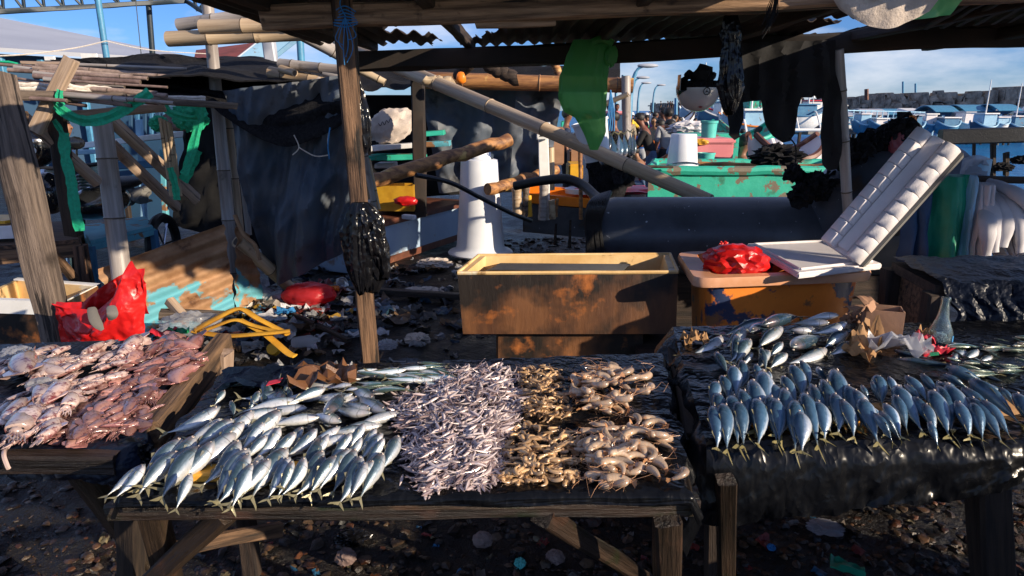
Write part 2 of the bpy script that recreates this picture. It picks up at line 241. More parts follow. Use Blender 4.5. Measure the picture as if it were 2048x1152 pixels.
# ---------------------------------------------------------------- mesh helpers
class MB:
    def __init__(s): s.v = []; s.f = []; s.m = []; s.c = []; s.s = []
    def add(s, vs, fs, mi=0, col=(1,1,1), smooth=True):
        o = len(s.v); s.v += [tuple(v) for v in vs]
        s.c += list(col) if isinstance(col, list) else [col]*len(vs)
        for f in fs: s.f.append([i+o for i in f]); s.m.append(mi); s.s.append(smooth)
        return s
    def box(s, c, d, rot=None, mi=0, col=(1,1,1)):
        vs = []
        for z in (-.5, .5):
            for x, y in ((-.5,-.5),(.5,-.5),(.5,.5),(-.5,.5)):
                p = V((x*d[0], y*d[1], z*d[2]))
                if rot: p.rotate(rot)
                vs.append(p+V(c))
        return s.add(vs, [(3,2,1,0),(4,5,6,7),(0,1,5,4),(1,2,6,5),(2,3,7,6),(3,0,4,7)], mi, col, False)
    def hexa(s, b, t, mi=0):           # bottom 4 pts, top 4 pts (ccw)
        return s.add(list(b)+list(t), [(3,2,1,0),(4,5,6,7),(0,1,5,4),(1,2,6,5),(2,3,7,6),(3,0,4,7)], mi, (1,1,1), False)
    def tube(s, pts, r, seg=8, mi=0, cap=True, col=(1,1,1), flat=None, ring_mi=None):
        pts = [V(p) for p in pts]; n = len(pts)
        if not isinstance(r, (list, tuple)): r = [r]*n
        d0 = (pts[1]-pts[0]).normalized(); up = V((0,0,1)) if abs(d0.z) < .9 else V((1,0,0))
        vs = []; a = d0.cross(up).normalized()
        for i, p in enumerate(pts):
            d = (pts[min(i+1,n-1)]-pts[max(i-1,0)]).normalized()
            a = (a-d*a.dot(d)).normalized(); b = d.cross(a)
            for k in range(seg):
                t = 2*math.pi*k/seg
                vs.append(p+a*math.cos(t)*r[i]+b*math.sin(t)*r[i]*(flat or 1))
        fs = [(i*seg+k, i*seg+(k+1)%seg, (i+1)*seg+(k+1)%seg, (i+1)*seg+k) for i in range(n-1) for k in range(seg)]
        o = len(s.f); s.add(vs, fs, mi, col)
        if ring_mi is not None:
            for i in ring_mi[1]:
                for k in range(seg):
                    if i < n-1: s.m[o+i*seg+k] = ring_mi[0]
        if cap: 
            o = len(s.v)-len(vs)
            for fc in ([o+k for k in range(seg)], [o+(n-1)*seg+k for k in reversed(range(seg))]): s.f.append(fc); s.m.append(mi); s.s.append(False)
        return s
    def lathe(s, prof, seg=20, c=(0,0,0), mi=0, jit=0, ax=None, col=(1,1,1)):
        c = V(c); vs = []
        for j, (r, z) in enumerate(prof):
            for k in range(seg):
                t = 2*math.pi*k/seg; p = V((math.cos(t)*r, math.sin(t)*r, z))
                if ax: p.rotate(ax)
                vs.append(c+p)
        fs = [(j*seg+k, j*seg+(k+1)%seg, (j+1)*seg+(k+1)%seg, (j+1)*seg+k) for j in range(len(prof)-1) for k in range(seg)]
        return s.add(vs, fs, mi, col)
    def grid(s, nu, nv, fn, mi=0, col=(1,1,1)):
        vs = [fn(i/nu, j/nv) for j in range(nv+1) for i in range(nu+1)]
        return s.add(vs, [(j*(nu+1)+i, j*(nu+1)+i+1, (j+1)*(nu+1)+i+1, (j+1)*(nu+1)+i) for j in range(nv) for i in range(nu)], mi, col)
    def ball(s, c, r, sub=2, mi=0, amp=0, sc=3, seed=0, flatb=None, col=(1,1,1), rot=None, ridge=False):
        bm = bmesh.new(); bmesh.ops.create_icosphere(bm, subdivisions=sub, radius=1); vs = []
        rr = V(r) if not isinstance(r, (int, float)) else V((r, r, r))
        for v in bm.verts:
            p = v.co.copy(); q = p*sc+V((seed*3.7, seed*1.3, seed*7.1))
            if amp:
                n = noise.noise(q)
                if ridge: n = (1-abs(noise.noise(q))*2.6)*.6+(1-abs(noise.noise(q*2.3))*2.6)*.4-.45
                p *= 1+amp*n
            p = V((p.x*rr.x, p.y*rr.y, p.z*rr.z))
            if flatb is not None and p.z < flatb: p.z = flatb+(p.z-flatb)*.1
            if rot: p.rotate(rot)
            vs.append(p+V(c))
        fs = [[v.index for v in f.verts] for f in bm.faces]; bm.free()
        return s.add(vs, fs, mi, col)
    def mesh(s, name, mats, thick=0, bev=0, sharp=38):
        me = bpy.data.meshes.new(name); me.from_pydata(s.v, [], s.f)
        for m in ([mats] if isinstance(mats, str) else mats): me.materials.append(MT[m])
        me.polygons.foreach_set('material_index', s.m); me.polygons.foreach_set('use_smooth', [True]*len(s.f))
        if any(c != (1,1,1) for c in s.c):
            a = me.color_attributes.new('Col', 'FLOAT_COLOR', 'POINT'); a.data.foreach_set('color', [x for c in s.c for x in (c[0], c[1], c[2], 1)])
        elif any(q in ('stones', 'litter') for q in ([mats] if isinstance(mats, str) else mats)):
            a = me.color_attributes.new('Col', 'FLOAT_COLOR', 'POINT'); a.data.foreach_set('color', [1.]*4*len(s.v))
        if thick:                     # a second skin one thickness behind the first, closed along the open edges
            nv = len(me.vertices); vn = [v.normal.copy() for v in me.vertices]; bm = bmesh.new(); bm.from_mesh(me); bm.verts.ensure_lookup_table(); bnd = [(e.verts[0].index, e.verts[1].index) for e in bm.edges if len(e.link_faces) == 1]
            bm.verts.index_update(); v1 = list(bm.verts); fl_ = [([v.index for v in f.verts], f.material_index) for f in bm.faces]; v2 = [bm.verts.new(v1[i].co-vn[i]*thick) for i in range(nv)]
            for ks, mi_ in fl_:
                g = bm.faces.new([v2[k] for k in reversed(ks)]); g.material_index = mi_; g.smooth = True
            vv = v1
            for a, b in bnd:
                try: bm.faces.new((vv[a], vv[b], v2[b], v2[a]))
                except ValueError: pass
            bm.to_mesh(me); bm.free()
        if bev:
            bm = bmesh.new(); bm.from_mesh(me)
            if bev:
                ed = [e for e in bm.edges if len(e.link_faces) == 2 and e.calc_face_angle(0) > .6]
                bmesh.ops.bevel(bm, geom=ed, offset=bev, segments=2, affect='EDGES', clamp_overlap=True)
            for f in bm.faces: f.smooth = True
            bm.to_mesh(me); bm.free()
        me.validate(); me.set_sharp_from_angle(angle=R(sharp)); me.update(); return me
LOC = {}
def link(name, me, parent=None, mat=None):
    o = bpy.data.objects.new(name, me); C.objects.link(o)
    if mat is not None: o.matrix_world = mat
    if parent is not None:
        o.parent = parent
        if parent.type == 'EMPTY' and parent.name in LOC: o.matrix_parent_inverse = Matrix.Translation(-LOC[parent.name])
        elif parent.type != 'EMPTY' and parent.name in LOC: o.matrix_parent_inverse = LOC[parent.name].inverted()
    return o
def tag(o, label, cat=None, group=None, kind=None):
    if label: o['label'] = label
    if cat: o['category'] = cat
    if group: o['group'] = group
    if kind: o['kind'] = kind
    return o
def thing(name, label, cat, loc, group=None):
    o = bpy.data.objects.new(name, None); C.objects.link(o); o.location = loc; o.empty_display_size = .1; LOC[o.name] = V(loc)
    return tag(o, label, cat, group)
def part(name, mb, mats, parent, thick=0, bev=0, mat=None, label=None):
    o = link(name, mb.mesh(name, mats, thick, bev), parent, mat)
    if label: o['label'] = label
    if parent.type == 'EMPTY': LOC[o.name] = mat.copy() if mat is not None else Matrix.Identity(4)
    return o
def solo(name, mb, mats, label, cat, group=None, thick=0, bev=0, mat=None):
    o = link(name, mb.mesh(name, mats, thick, bev), None, mat); LOC[o.name] = mat.copy() if mat is not None else Matrix.Identity(4)
    return tag(o, label, cat, group)
def struct(name, mb, mats, thick=0, kind='structure', label=None):
    o = link(name, mb.mesh(name, mats, thick)); o['kind'] = kind
    if label: o['label'] = label
    return o
def frame(p0, p1, up=(0,0,1), roll=0):
    p0, p1 = V(p0), V(p1); x = (p1-p0).normalized(); u = V(up)
    if abs(x.dot(u)) > .95: u = V((0,1,0))
    y = u.cross(x).normalized(); z = x.cross(y)
    m = Matrix((x, y, z)).transposed().to_4x4()
    if roll: m = m @ Matrix.Rotation(roll, 4, 'X')
    m.translation = p0; return m
_bs = [0]
def beam_mb(L, w, h, rough=.004, taper=1., w2=None):
    _bs[0] += 1; sd = _bs[0]*3.3; n = max(3, min(26, int(L/.07))); b = min(w, h)*.12; mb = MB(); vs = []
    prof = [(-w/2+b,-h/2),(w/2-b,-h/2),(w/2,-h/2+b),(w/2,h/2-b),(w/2-b,h/2),(-w/2+b,h/2),(-w/2,h/2-b),(-w/2,-h/2+b)]
    bow = rnd.uniform(-1, 1)*L*.004
    for i in range(n+1):
        t = i/n; k = 1+(taper-1)*t
        for (y, z) in prof:
            q = V((t*L*3, y*14, z*14+sd)); e = noise.noise(q)*rough*2
            vs.append((t*L+noise.noise(q*3)*rough*(1 if i in (0, n) else 0)*3, y*k+e+bow*math.sin(t*math.pi), z*k+noise.noise(q+V((5,5,5)))*rough*2))
    fs = [(i*8+k, i*8+(k+1)%8, (i+1)*8+(k+1)%8, (i+1)*8+k) for i in range(n) for k in range(8)]
    fs += [[k for k in reversed(range(8))], [n*8+k for k in range(8)]]
    return mb.add(vs, fs)
def beam(name, p0, p1, w, h, mat, parent=None, label=None, cat=None, group=None, roll=0, taper=1., rough=.004, up=(0,0,1)):
    p0, p1 = V(p0), V(p1); mb = beam_mb((p1-p0).length, w, h, rough, taper); fr = frame(p0, p1, up, roll)
    if parent is not None: return part(name, mb, mat, parent, mat=fr, label=label)
    return solo(name, mb, mat, label, cat, group, mat=fr)
def bamboo_mb(L, r, r2=None, node=.32, seg=14, bend=0):
    r2 = r2 or r*.85; mb = MB(); pts = []; rs = []; rings = []
    x = 0; k = 0; nx = node*rnd.uniform(.4, .9); bx = rnd.uniform(-1, 1)
    xs = [0]
    stops = []
    while nx < L-.05: stops.append(nx); nx += node*rnd.uniform(.85, 1.15)
    ev = [(0, 1, 0)]
    for q in stops: ev += [(q-.012, 1.0, 0), (q-.004, 1.07, 1), (q+.004, 1.07, 0), (q+.010, .99, 0)]
    ev.append((L, 1, 0))
    extra = [e for e in ev]
    for (q, m, g) in extra:
        t = q/L; pts.append((q, bend*math.sin(t*math.pi)+bx*.003*math.sin(q*5), bend*.5*math.sin(t*3.3))); rs.append((r+(r2-r)*t)*m)
        if g: rings.append(len(pts)-1)
    mb.tube(pts, rs, seg, 0, True, ring_mi=(1, rings))
    # hollow mouth of both ends
    for e, s_ in ((0, 1), (L, -1)):
        rr = rs[0] if e == 0 else rs[-1]; c = V(pts[0] if e == 0 else pts[-1])
        mb.add([c+V((-s_*.002, math.cos(2*math.pi*k/seg)*rr*.7, math.sin(2*math.pi*k/seg)*rr*.7)) for k in range(seg)], [list(range(seg)) if s_ < 0 else list(reversed(range(seg)))], 1, smooth=False)
    return mb
def bamboo(name, p0, p1, r, mat='bamboo', parent=None, label=None, cat='pole', group=None, r2=None, node=.32, bend=0):
    p0, p1 = V(p0), V(p1); mb = bamboo_mb((p1-p0).length, r, r2, node, bend=bend); fr = frame(p0, p1)
    if parent is not None: return part(name, mb, [mat, 'bamboo_ring'], parent, mat=fr, label=label)
    return solo(name, mb, [mat, 'bamboo_ring'], label, cat, group, mat=fr)
def curve_pts(pts, n=8):
    pts = [V(p) for p in pts]; P = [pts[0]]+pts+[pts[-1]]; o = []
    for i in range(1, len(P)-2):
        a, b, c, d = P[i-1:i+3]
        for k in range(n):
            t = k/n; o.append(.5*((2*b)+(c-a)*t+(2*a-5*b+4*c-d)*t*t+(-a+3*b-3*c+d)*t**3))
    o.append(pts[-1]); return o
def fbm(p, o=3):
    s = 0; a = 1; q = V(p)
    for k in range(o): s += a*noise.noise(q); q = q*2.1+V((3,1,2)); a *= .5
    return s
def ridge(p, o=3):
    s = 0; a = 1; q = V(p)
    for k in range(o): s += a*(1-2*abs(noise.noise(q))*1.6); q = q*2.1+V((3,1,2)); a *= .5
    return s*.5
def quadsheet(A, B, Cc, D, nu=30, nv=30, amp=.02, sc=4, seed=0, fn=None, jag=0, sag=0):
    """A top-left, B top-right, Cc bottom-right, D bottom-left"""
    A, B, Cc, D = map(V, (A, B, Cc, D)); nrm = (B-A).cross(D-A).normalized()
    def f(u, v):
        if jag:
            e = noise.noise(V((v*9, seed, 1)))*jag; u2 = u+e*(u-.5)*2 if u in (0, 1) else u
            v2 = v+noise.noise(V((u*9, seed, 4)))*jag if v == 1 else v
        else: u2, v2 = u, v
        p = A*(1-u2)*(1-v2)+B*u2*(1-v2)+Cc*u2*v2+D*(1-u2)*v2
        q = V((p.x, p.y, p.z))*sc+V((seed*5.1, seed*2.2, 0))
        p = p+nrm*amp*(ridge(q, 3)+.6*fbm(q*.5))
        if sag: p.z -= sag*4*u*(1-u)*(1-v)
        if fn: p = p+fn(u, v)
        return p
    return MB().grid(nu, nv, f)
def text_mesh(txt, size, mat, shear=0):
    cu = bpy.data.curves.new('writing', 'FONT'); cu.body = txt; cu.size = size; cu.align_x = 'CENTER'; cu.align_y = 'CENTER'; cu.extrude = size*.02; cu.shear = shear
    o = bpy.data.objects.new('tmp', cu); C.objects.link(o); dg = bpy.context.evaluated_depsgraph_get()
    me = bpy.data.meshes.new_from_object(o.evaluated_get(dg)); bpy.data.objects.remove(o); me.materials.clear(); me.materials.append(MT[mat]); return me
def facing(p, n, up=(0,0,1), roll=0):
    """matrix whose +Z looks along n, +Y near up"""
    z = V(n).normalized(); x = V(up).cross(z).normalized(); y = z.cross(x); m = Matrix((x, y, z)).transposed().to_4x4() @ Matrix.Rotation(roll, 4, 'Z'); m.translation = V(p); return m
ORD = 'first second third fourth fifth sixth seventh eighth ninth tenth eleventh twelfth thirteenth fourteenth fifteenth sixteenth seventeenth eighteenth nineteenth twentieth twenty-first twenty-second twenty-third twenty-fourth twenty-fifth twenty-sixth twenty-seventh twenty-eighth twenty-ninth thirtieth'.split()
ORD += ['%s-%s' % (t_, o_) for t_ in ('thirty','forty') for o_ in ORD[:9]]
def film(name, c, mixf=.5, rough=.3):
    m = bpy.data.materials.new(name); m.use_nodes = True; n = m.node_tree; N = n.nodes; l = n.links.new; N.clear()
    t = N.new('ShaderNodeTexCoord'); no = N.new('ShaderNodeTexNoise'); no.inputs['Scale'].default_value = 12; no.inputs['Detail'].default_value = 7; l(t.outputs['Object'], no.inputs['Vector'])
    bp = N.new('ShaderNodeBump'); bp.inputs['Strength'].default_value = .7; bp.inputs['Distance'].default_value = .012; l(no.outputs[0], bp.inputs['Height'])
    tr = N.new('ShaderNodeBsdfTransparent'); tr.inputs[0].default_value = tuple(.3+.7*x for x in c)+(1,)
    tl = N.new('ShaderNodeBsdfTranslucent'); tl.inputs[0].default_value = c+(1,); gl = N.new('ShaderNodeBsdfPrincipled'); gl.inputs['Base Color'].default_value = c+(1,); gl.inputs['Roughness'].default_value = rough
    l(bp.outputs[0], gl.inputs['Normal']); l(bp.outputs[0], tl.inputs['Normal'])
    m1 = N.new('ShaderNodeMixShader'); m1.inputs[0].default_value = .45; l(tl.outputs[0], m1.inputs[1]); l(gl.outputs[0], m1.inputs[2])
    m2 = N.new('ShaderNodeMixShader'); m2.inputs[0].default_value = mixf; l(m1.outputs[0], m2.inputs[1]); l(tr.outputs[0], m2.inputs[2])
    o = N.new('ShaderNodeOutputMaterial'); l(m2.outputs[0], o.inputs[0]); MT[name] = m
film('green_film', (.18,.55,.18), .25)
film('clear_bag', (.75,.76,.8), .55, .15)
film('pink_film', (.75,.25,.3), .25)
film('red_film', (.75,.05,.06), .12)
# ================================================================ SETTING
def gz(x, y):
    z = -.02*max(0, min(12, y-5))
    z += .05*fbm((x*.9, y*.9, 0)) + .022*fbm((x*5, y*5, 3)) * (1 if y < 12 else .5)
    # the shore drops to the water on the right
    e = max(0, x-(2.6 if y < 9 else 2.6+(y-9)*.36))*.9 if y > 6.5 else 0
    return z-min(1.6, e*min(1, (y-6.5)*.8 if y > 6.5 else 0))
gy = [-6, -4, -2, 0]+[1+i*.055 for i in range(110)]+[7.1+i*.25 for i in range(24)]+[13.5+i*1.5 for i in range(30)]+[70, 90, 140, 260]
gx = [-160, -60, -30, -20, -14, -10, -8]+[-6+i*.085 for i in range(142)]+[6.3, 7, 8, 10, 13, 17, 22, 30, 45, 80]
g = MB(); vs = [(x, y, gz(x, y)-(.0 if y < 60 else 1.2)) for y in gy for x in gx]; n = len(gx)
g.add(vs, [(j*n+i, j*n+i+1, (j+1)*n+i+1, (j+1)*n+i) for j in range(len(gy)-1) for i in range(n-1)])
struct('ground', g, 'mud')
wt = MB(); wt.grid(8, 8, lambda u, v: V((-400+u*2600, 5+v*2600, -.95))); struct('water', wt, 'water')

# pebbles under the tables and wet shingle behind them
def rocks(name, n, area, smin, smax, seed, cols, mat='stones'):
    r = random.Random(seed); mb = MB(); proto = []
    for k in range(7):
        b = MB().ball((0,0,0), 1, 1, amp=.55, sc=1.3, seed=k+seed); proto.append(b)
    for i in range(n):
        x, y = area(r); s = smin+(smax-smin)*r.random()**3; p = r.choice(proto)
        M3 = Matrix.Rotation(r.uniform(0, 6.3), 3, 'Z') @ Matrix.Diagonal((s*r.uniform(.7, 1.5), s, s*r.uniform(.3, .75)))
        M3 = Matrix.Rotation(r.uniform(-.5, .5), 3, 'X') @ M3
        c = r.choice(cols); k = r.uniform(.5, 1.25); o = V((x, y, gz(x, y)-s*r.uniform(-.25,.35)))
        mb.add([M3 @ V(v)+o for v in p.v], p.f, 0, (c[0]*k, c[1]*k, c[2]*k))
    return struct(name, mb, mat, kind='stuff')
EC = [(1,1,1),(1.2,.9,.7),(.7,.6,.55),(.5,.45,.42),(1.3,1.15,.9),(.35,.3,.3),(1.1,.6,.4)]
rocks('pebbles', 9500, lambda r: (r.uniform(-2.1, 2.1), 1.8+r.random()**1.4*1.9), .003, .025, 3, EC)
rocks('pebbles', 1500, lambda r: (r.uniform(-.3, 2.4), 4.4+r.random()*4), .015, .05, 5, [(.35,.35,.4),(.6,.6,.65),(.25,.22,.2)])
# flotsam: countless scraps of plastic, paper and wood trodden into the mud
def scraps(n, area, smin, smax, seed, cols, name='litter'):
    r = random.Random(seed); mb = MB()
    for i in range(n):
        x, y = area(r); s = r.uniform(smin, smax); c = r.choice(cols); sd = r.random()*99; k = r.uniform(.5, 1.1)
        rot = Matrix.Rotation(r.uniform(0, 6.3), 3, 'Z') @ Matrix.Rotation(r.uniform(-.6, .6), 3, 'X'); asp = r.uniform(.25, 1)
        o = V((x, y, gz(x, y)+s*.25)); tmp = MB().grid(4, 4, lambda u, v: rot @ V(((u-.5)*s*2, (v-.5)*s*2*asp, s*.7*fbm((u*2.3, v*2.3, sd)))) + o)
        mb.add(tmp.v, tmp.f, 0, (c[0]*k, c[1]*k, c[2]*k))
    return struct(name, mb, 'litter', kind='stuff')
LC = [(.5,.5,.52),(.1,.1,.11),(.25,.22,.18),(.14,.16,.2),(.3,.17,.08),(.05,.05,.055),(.04,.04,.05),(.05,.1,.18),(.9,.9,.9)]
scraps(620, lambda r: (r.uniform(-2.3, 1.6), 2.9+r.random()*4.2), .02, .075, 9, LC)
scraps(240, lambda r: (r.gauss(-1.9, .55), r.gauss(5.0, .45)), .03, .10, 10, [(.9,.9,.95),(.75,.75,.8),(.5,.5,.5),(.5,.1,.08),(.6,.35,.05),(.1,.25,.4),(.2,.12,.07),(.8,.7,.6),(.05,.05,.05)])
scraps(260, lambda r: (r.uniform(-1.6, 1.9), 1.9+r.random()*.8), .008, .032, 12, [(.10,.07,.05),(.05,.04,.03),(.16,.12,.08),(.06,.06,.065),(.03,.03,.03),(.2,.17,.13),(.35,.33,.3),(.5,.06,.05),(.05,.25,.5),(.3,.25,.15)])

# ================================================================ THE THREE NEAR TABLES
TZ = .75
def table_frame(name, label, corners, z, legs, braces, extra=()):
    """corners BL BR FR FL on the top"""
    BL, BR, FR, FL = [V(c) for c in corners]; cen = (BL+BR+FR+FL)/4
    t = thing(name, label, 'table', (cen.x, cen.y, 0), 'rough timber tables loaded with seafood')
    # boards of the top, laid front to back edges
    nb = 6; mb = MB()
    for i in range(nb):
        a, b = i/nb+.006, (i+1)/nb-.006
        P = [BL.lerp(FL, a), BR.lerp(FR, a), BR.lerp(FR, b), BL.lerp(FL, b)]
        mb.hexa([p+V((0,0,-.028)) for p in P], [p+V((0,0,-.008)) for p in P])
    part('tabletop', mb, 'wood_wet', t)
    for nm, p, q, w_, h_, mt in extra: beam(nm, p, q, w_, h_, mt, t)
    for p, q, w_, mt in legs: beam('leg', p, q, w_, w_*.9, mt, t, up=(0,1,0))
    for p, q, w_, h_, mt in braces: beam('brace', p, q, w_, h_, mt, t)
    return t
mBL, mBR, mFR, mFL = G(452,742,TZ), G(1322,712,TZ), G(1380,992,TZ), G(240,1003,TZ)
dn = V((0,0,-.045))
table_frame('market_table', 'wet mossy timber table in the middle front with mackerel, anchovies and prawns on black plastic', (mBL, mBR, mFR, mFL), TZ,
    [(G(1335,1035,.70), W(1333,1300,1.33), .052, 'wood_wet'), (G(1330,760,.71), V((.50,2.0,-.02)), .05, 'wood_dark'),
     (G(300,1010,.70), W(345,1190,1.42), .05, 'wood_wet'), (G(455,770,.70), V((-.86,1.95,-.02)), .05, 'wood_dark')],
    [(G(1085,1030,.70), W(1330,1185,1.75), .05, .045, 'wood_wet'), (G(455,1025,.70), W(300,1165,1.35), .05, .04, 'wood_wet'), (W(345,1100,1.60), W(560,1055,1.95), .03, .045, 'wood_brown')],
    [('front_rail', G(255,1004,.715)+V((-.02,-.02,0)), G(1392,996,.715)+V((0,-.02,0)), .04, .042, 'wood_wet'), ('rear_rail', mBL+dn, mBR+dn, .04, .05, 'wood_dark'), ('side_rail', mBL+dn+V((0,-.05,0)), mFL+dn+V((0,.05,0)), .04, .045, 'wood_wet'), ('side_rail', mBR+dn+V((0,-.05,0)), mFR+dn+V((0,.05,0)), .04, .045, 'wood_wet')])
lBL, lBR, lFR, lFL = G(-260,700,TZ), G(398,682,TZ), G(262,903,TZ), G(-420,905,TZ)
table_frame('market_table', 'timber table at the left edge with squid spread on dark blue plastic', (lBL, lBR, lFR, lFL), TZ,
    [(G(262,925,.70), W(262,1190,1.6), .06, 'wood_dark'), (W(442,705,2.08), W(440,905,2.1), .06, 'wood_pale')],
    [(W(150,935,1.5), W(300,1120,1.62), .065, .05, 'wood_wet'), (W(345,832,1.75), W(408,770,1.98), .05, .05, 'wood_brown')],
    [('front_rail', G(-400,925,.73), G(235,925,.73), .04, .05, 'wood_wet'), ('side_rail', W(300,872,1.52), W(450,688,2.2), .05, .075, 'wood_brown')])
rBL, rBR, rFR, rFL = G(1345,660,TZ), G(2330,640,TZ), G(2400,890,TZ), G(1412,893,TZ)
table_frame('market_table', 'timber table at the right front under crinkled black plastic with rows of mackerel', (rBL, rBR, rFR, rFL), TZ,
    [(G(1452,960,.70), W(1450,1300,1.52), .038, 'wood_wet'), (G(1420,880,.71), W(1424,1300,1.62), .03, 'wood_dark'), (W(1975,930,1.55), W(1985,1190,1.6), .085, 'wood_dark'), (rBL+V((.05,0,-.04)), V((.6,2.3,-.02)), .05, 'wood_dark')],
    [(rFL+dn+V((0,.1,0)), rBL+dn, .04, .05, 'wood_dark')],
    [('front_rail', rFL+dn+V((0,.03,0)), rFR+dn+V((0,.03,0)), .04, .05, 'wood_wet')])

# plastic covers: flat on the boards, hanging over the front edge
def cover(name, label, corners, mat, dropL, dropR, nu=110, nv=80, amp=.006, seed=1, over=(.0,.0), sc=7, zoff=.004, back=0):
    BL, BR, FR, FL = [V(c) for c in corners]
    def f(u, v):
        vv = min(1, v/.78); uu = u*(1+over[0]+over[1])-over[0]
        p = (BL*(1-uu)+BR*uu).lerp(FL*(1-uu)+FR*uu, vv)
        dp = max(0, v-.78)/.22; d = (dropL*(1-u)+dropR*u)*(1+.18*noise.noise(V((u*7, seed, 2))))
        w_ = ridge((p.x*sc, p.y*sc, seed), 3)
        if dp > 0:
            k_ = min(1, d/.08)
            p.y -= k_*(.022*math.sin(min(1, dp*3)*math.pi/2)+.02*dp*fbm((u*9, seed, dp))+.008*ridge((u*30, seed, dp*1.2))*dp)
            p.z -= d*dp; p.x += k_*.02*dp*noise.noise(V((u*12, seed, 8)))
            p.y -= k_*.012*ridge((u*11+dp*2, dp*1.5, seed+4))*dp
        else: p.z += amp*max(-.45, w_)
        ex = max(0, -uu, uu-1)
        if ex: p.z -= min(.12, ex*3)*.8; p.x += (.03*noise.noise(V((v*9, seed, 3))))
        p.z += zoff+amp*.5
        return p
    return solo(name, MB().grid(nu, nv, f), mat, label, 'plastic sheet', thick=.0015)
cover('plastic_sheet', 'black plastic sheet covering the middle table under mackerel, anchovies and prawns', (mBL, mBR, mFR, mFL), 'black_plastic', .018, .022, seed=1, over=(.01,.02))
cover('plastic_sheet', 'dark blue plastic sheet on the left table under the squid, its corner bunched', (lBL, lBR, lFR, lFL), 'table_plastic_blue', .05, .07, seed=2, amp=.004, over=(0,.02))
cover('plastic_sheet', 'crinkled black plastic sheet draped low over the front of the right table', (rBL, rBR, rFR, rFL), 'black_plastic', .21, .05, seed=3, amp=.007, over=(.03,0), nu=170)
bn = MB(); bn.ball(G(262,912,.72), (.05,.03,.04), 4, amp=.5, sc=3, seed=4, ridge=True)
solo('plastic_scrap', bn, 'black_bag', 'bunched black plastic knot at the front right corner of the squid table', 'plastic scrap')
# foam slabs propping up the fish
def slab(pa, pb, w_, z, lab, mat='yellow_foam'):
    a, b = G(*pa, z), G(*pb, z); mb = beam_mb((b-a).length, w_, .03, .006)
    solo('foam_slab', mb, mat, lab, 'foam slab', mat=frame(a, b))
slab((350,952), (690,945), .05, TZ+.010, 'broken orange foam slab propping the front mackerel on the middle table')
slab((1490,842), (1740,830), .06, TZ+.014, 'yellow foam slab under the left half of the right-hand mackerel rows')
slab((1750,825), (2040,815), .05, TZ+.012, 'pale foam slab under the right half of the right-hand mackerel rows', 'kraft_paper')

# ================================================================ THE STALL ABOVE
beam('roof_beam', W(528,36,2.66), W(2200,-28,2.45), .075, .082, 'beam_brown_sunlit', label='long weathered brown beam along the top, sunlit on its front face', cat='beam', rough=.005)
beam('wood_block', W(968,16,2.585), W(1098,14,2.585), .04, .05, 'beam_brown_sunlit', label='short square timber block nailed across the sunlit top beam', cat='wood block')
beam('wood_batten', W(950,48,2.60), W(1110,42,2.60), .03, .024, 'beam_brown_sunlit', label='thin batten nailed along the bottom edge of the sunlit top beam', cat='batten')
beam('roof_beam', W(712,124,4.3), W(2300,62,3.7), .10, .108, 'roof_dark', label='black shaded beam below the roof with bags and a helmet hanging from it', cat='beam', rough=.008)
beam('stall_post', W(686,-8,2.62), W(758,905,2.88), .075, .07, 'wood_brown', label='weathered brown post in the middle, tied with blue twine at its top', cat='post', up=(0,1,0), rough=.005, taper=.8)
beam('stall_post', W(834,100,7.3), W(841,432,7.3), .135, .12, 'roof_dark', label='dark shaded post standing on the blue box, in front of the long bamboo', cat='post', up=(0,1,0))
bamboo('stall_post', W(1675,100,3.85), W(1703,520,3.95), .031, 'bamboo_grey', label='pale bamboo post at the right of the hanging black clothes', cat='post', group=None)
rf = MB()
def roof_f(u, v):
    x = -1.25+u*5.2; y = 2.18+v*2.42
    return V((x, y, 1.93-.028*v+.012*math.sin(x*80)+.012*fbm((x*2, y*2, 0))+.10*max(0, u-.55)))
rf.grid(420, 28, roof_f)
keep = [i for i, f in enumerate(rf.f) if not (lambda c: fbm((c[0]*1.6+4, c[1]*1.2, 7), 2) > (.55 if c[1] < 3.2 else .46) or (c[1] > 4.44+.12*noise.noise(V((c[0]*5, 1, 2)))))(rf.v[f[0]])]
rf.f = [rf.f[i] for i in keep]; rf.m = [0]*len(keep)
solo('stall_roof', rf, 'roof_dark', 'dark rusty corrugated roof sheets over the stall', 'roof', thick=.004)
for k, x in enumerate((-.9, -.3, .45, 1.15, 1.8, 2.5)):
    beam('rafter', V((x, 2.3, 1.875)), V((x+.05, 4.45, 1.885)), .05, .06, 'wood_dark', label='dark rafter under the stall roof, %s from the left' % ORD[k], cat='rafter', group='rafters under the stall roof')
# pale sack over the roof edge
sk = quadsheet(W(1630,-60,2.30), W(1925,-60,2.30), W(1860,24,2.36), W(1680,18,2.36), 40, 16, .012, 6, 3, fn=lambda u, v: V((0, 0, -.055*math.sin(u*math.pi)*v)))
solo('roof_sack', sk, 'sack', 'pale woven sack sagging from the roof edge at the top right', 'sack', thick=.003)
sk = quadsheet(W(1760,-20,2.42), W(1960,-40,2.42), W(1900,30,2.46), W(1800,42,2.46), 24, 12, .012, 6, 5)
solo('plastic_scrap', sk, 'green_bag', 'greenish torn film hanging beside the pale sack on the roof', 'plastic scrap', thick=.002)
# slats on the upper right of the roof
for k in range(7):
    beam('roof_slat', W(1850+k*34,58-k*3,3.2), W(1935+k*34,8-k*3,2.55), .02, .012, 'wood_dark', label='thin dark slat under the right end of the roof, %s from the left' % ORD[k], cat='slat', group='slats under the right end of the roof')
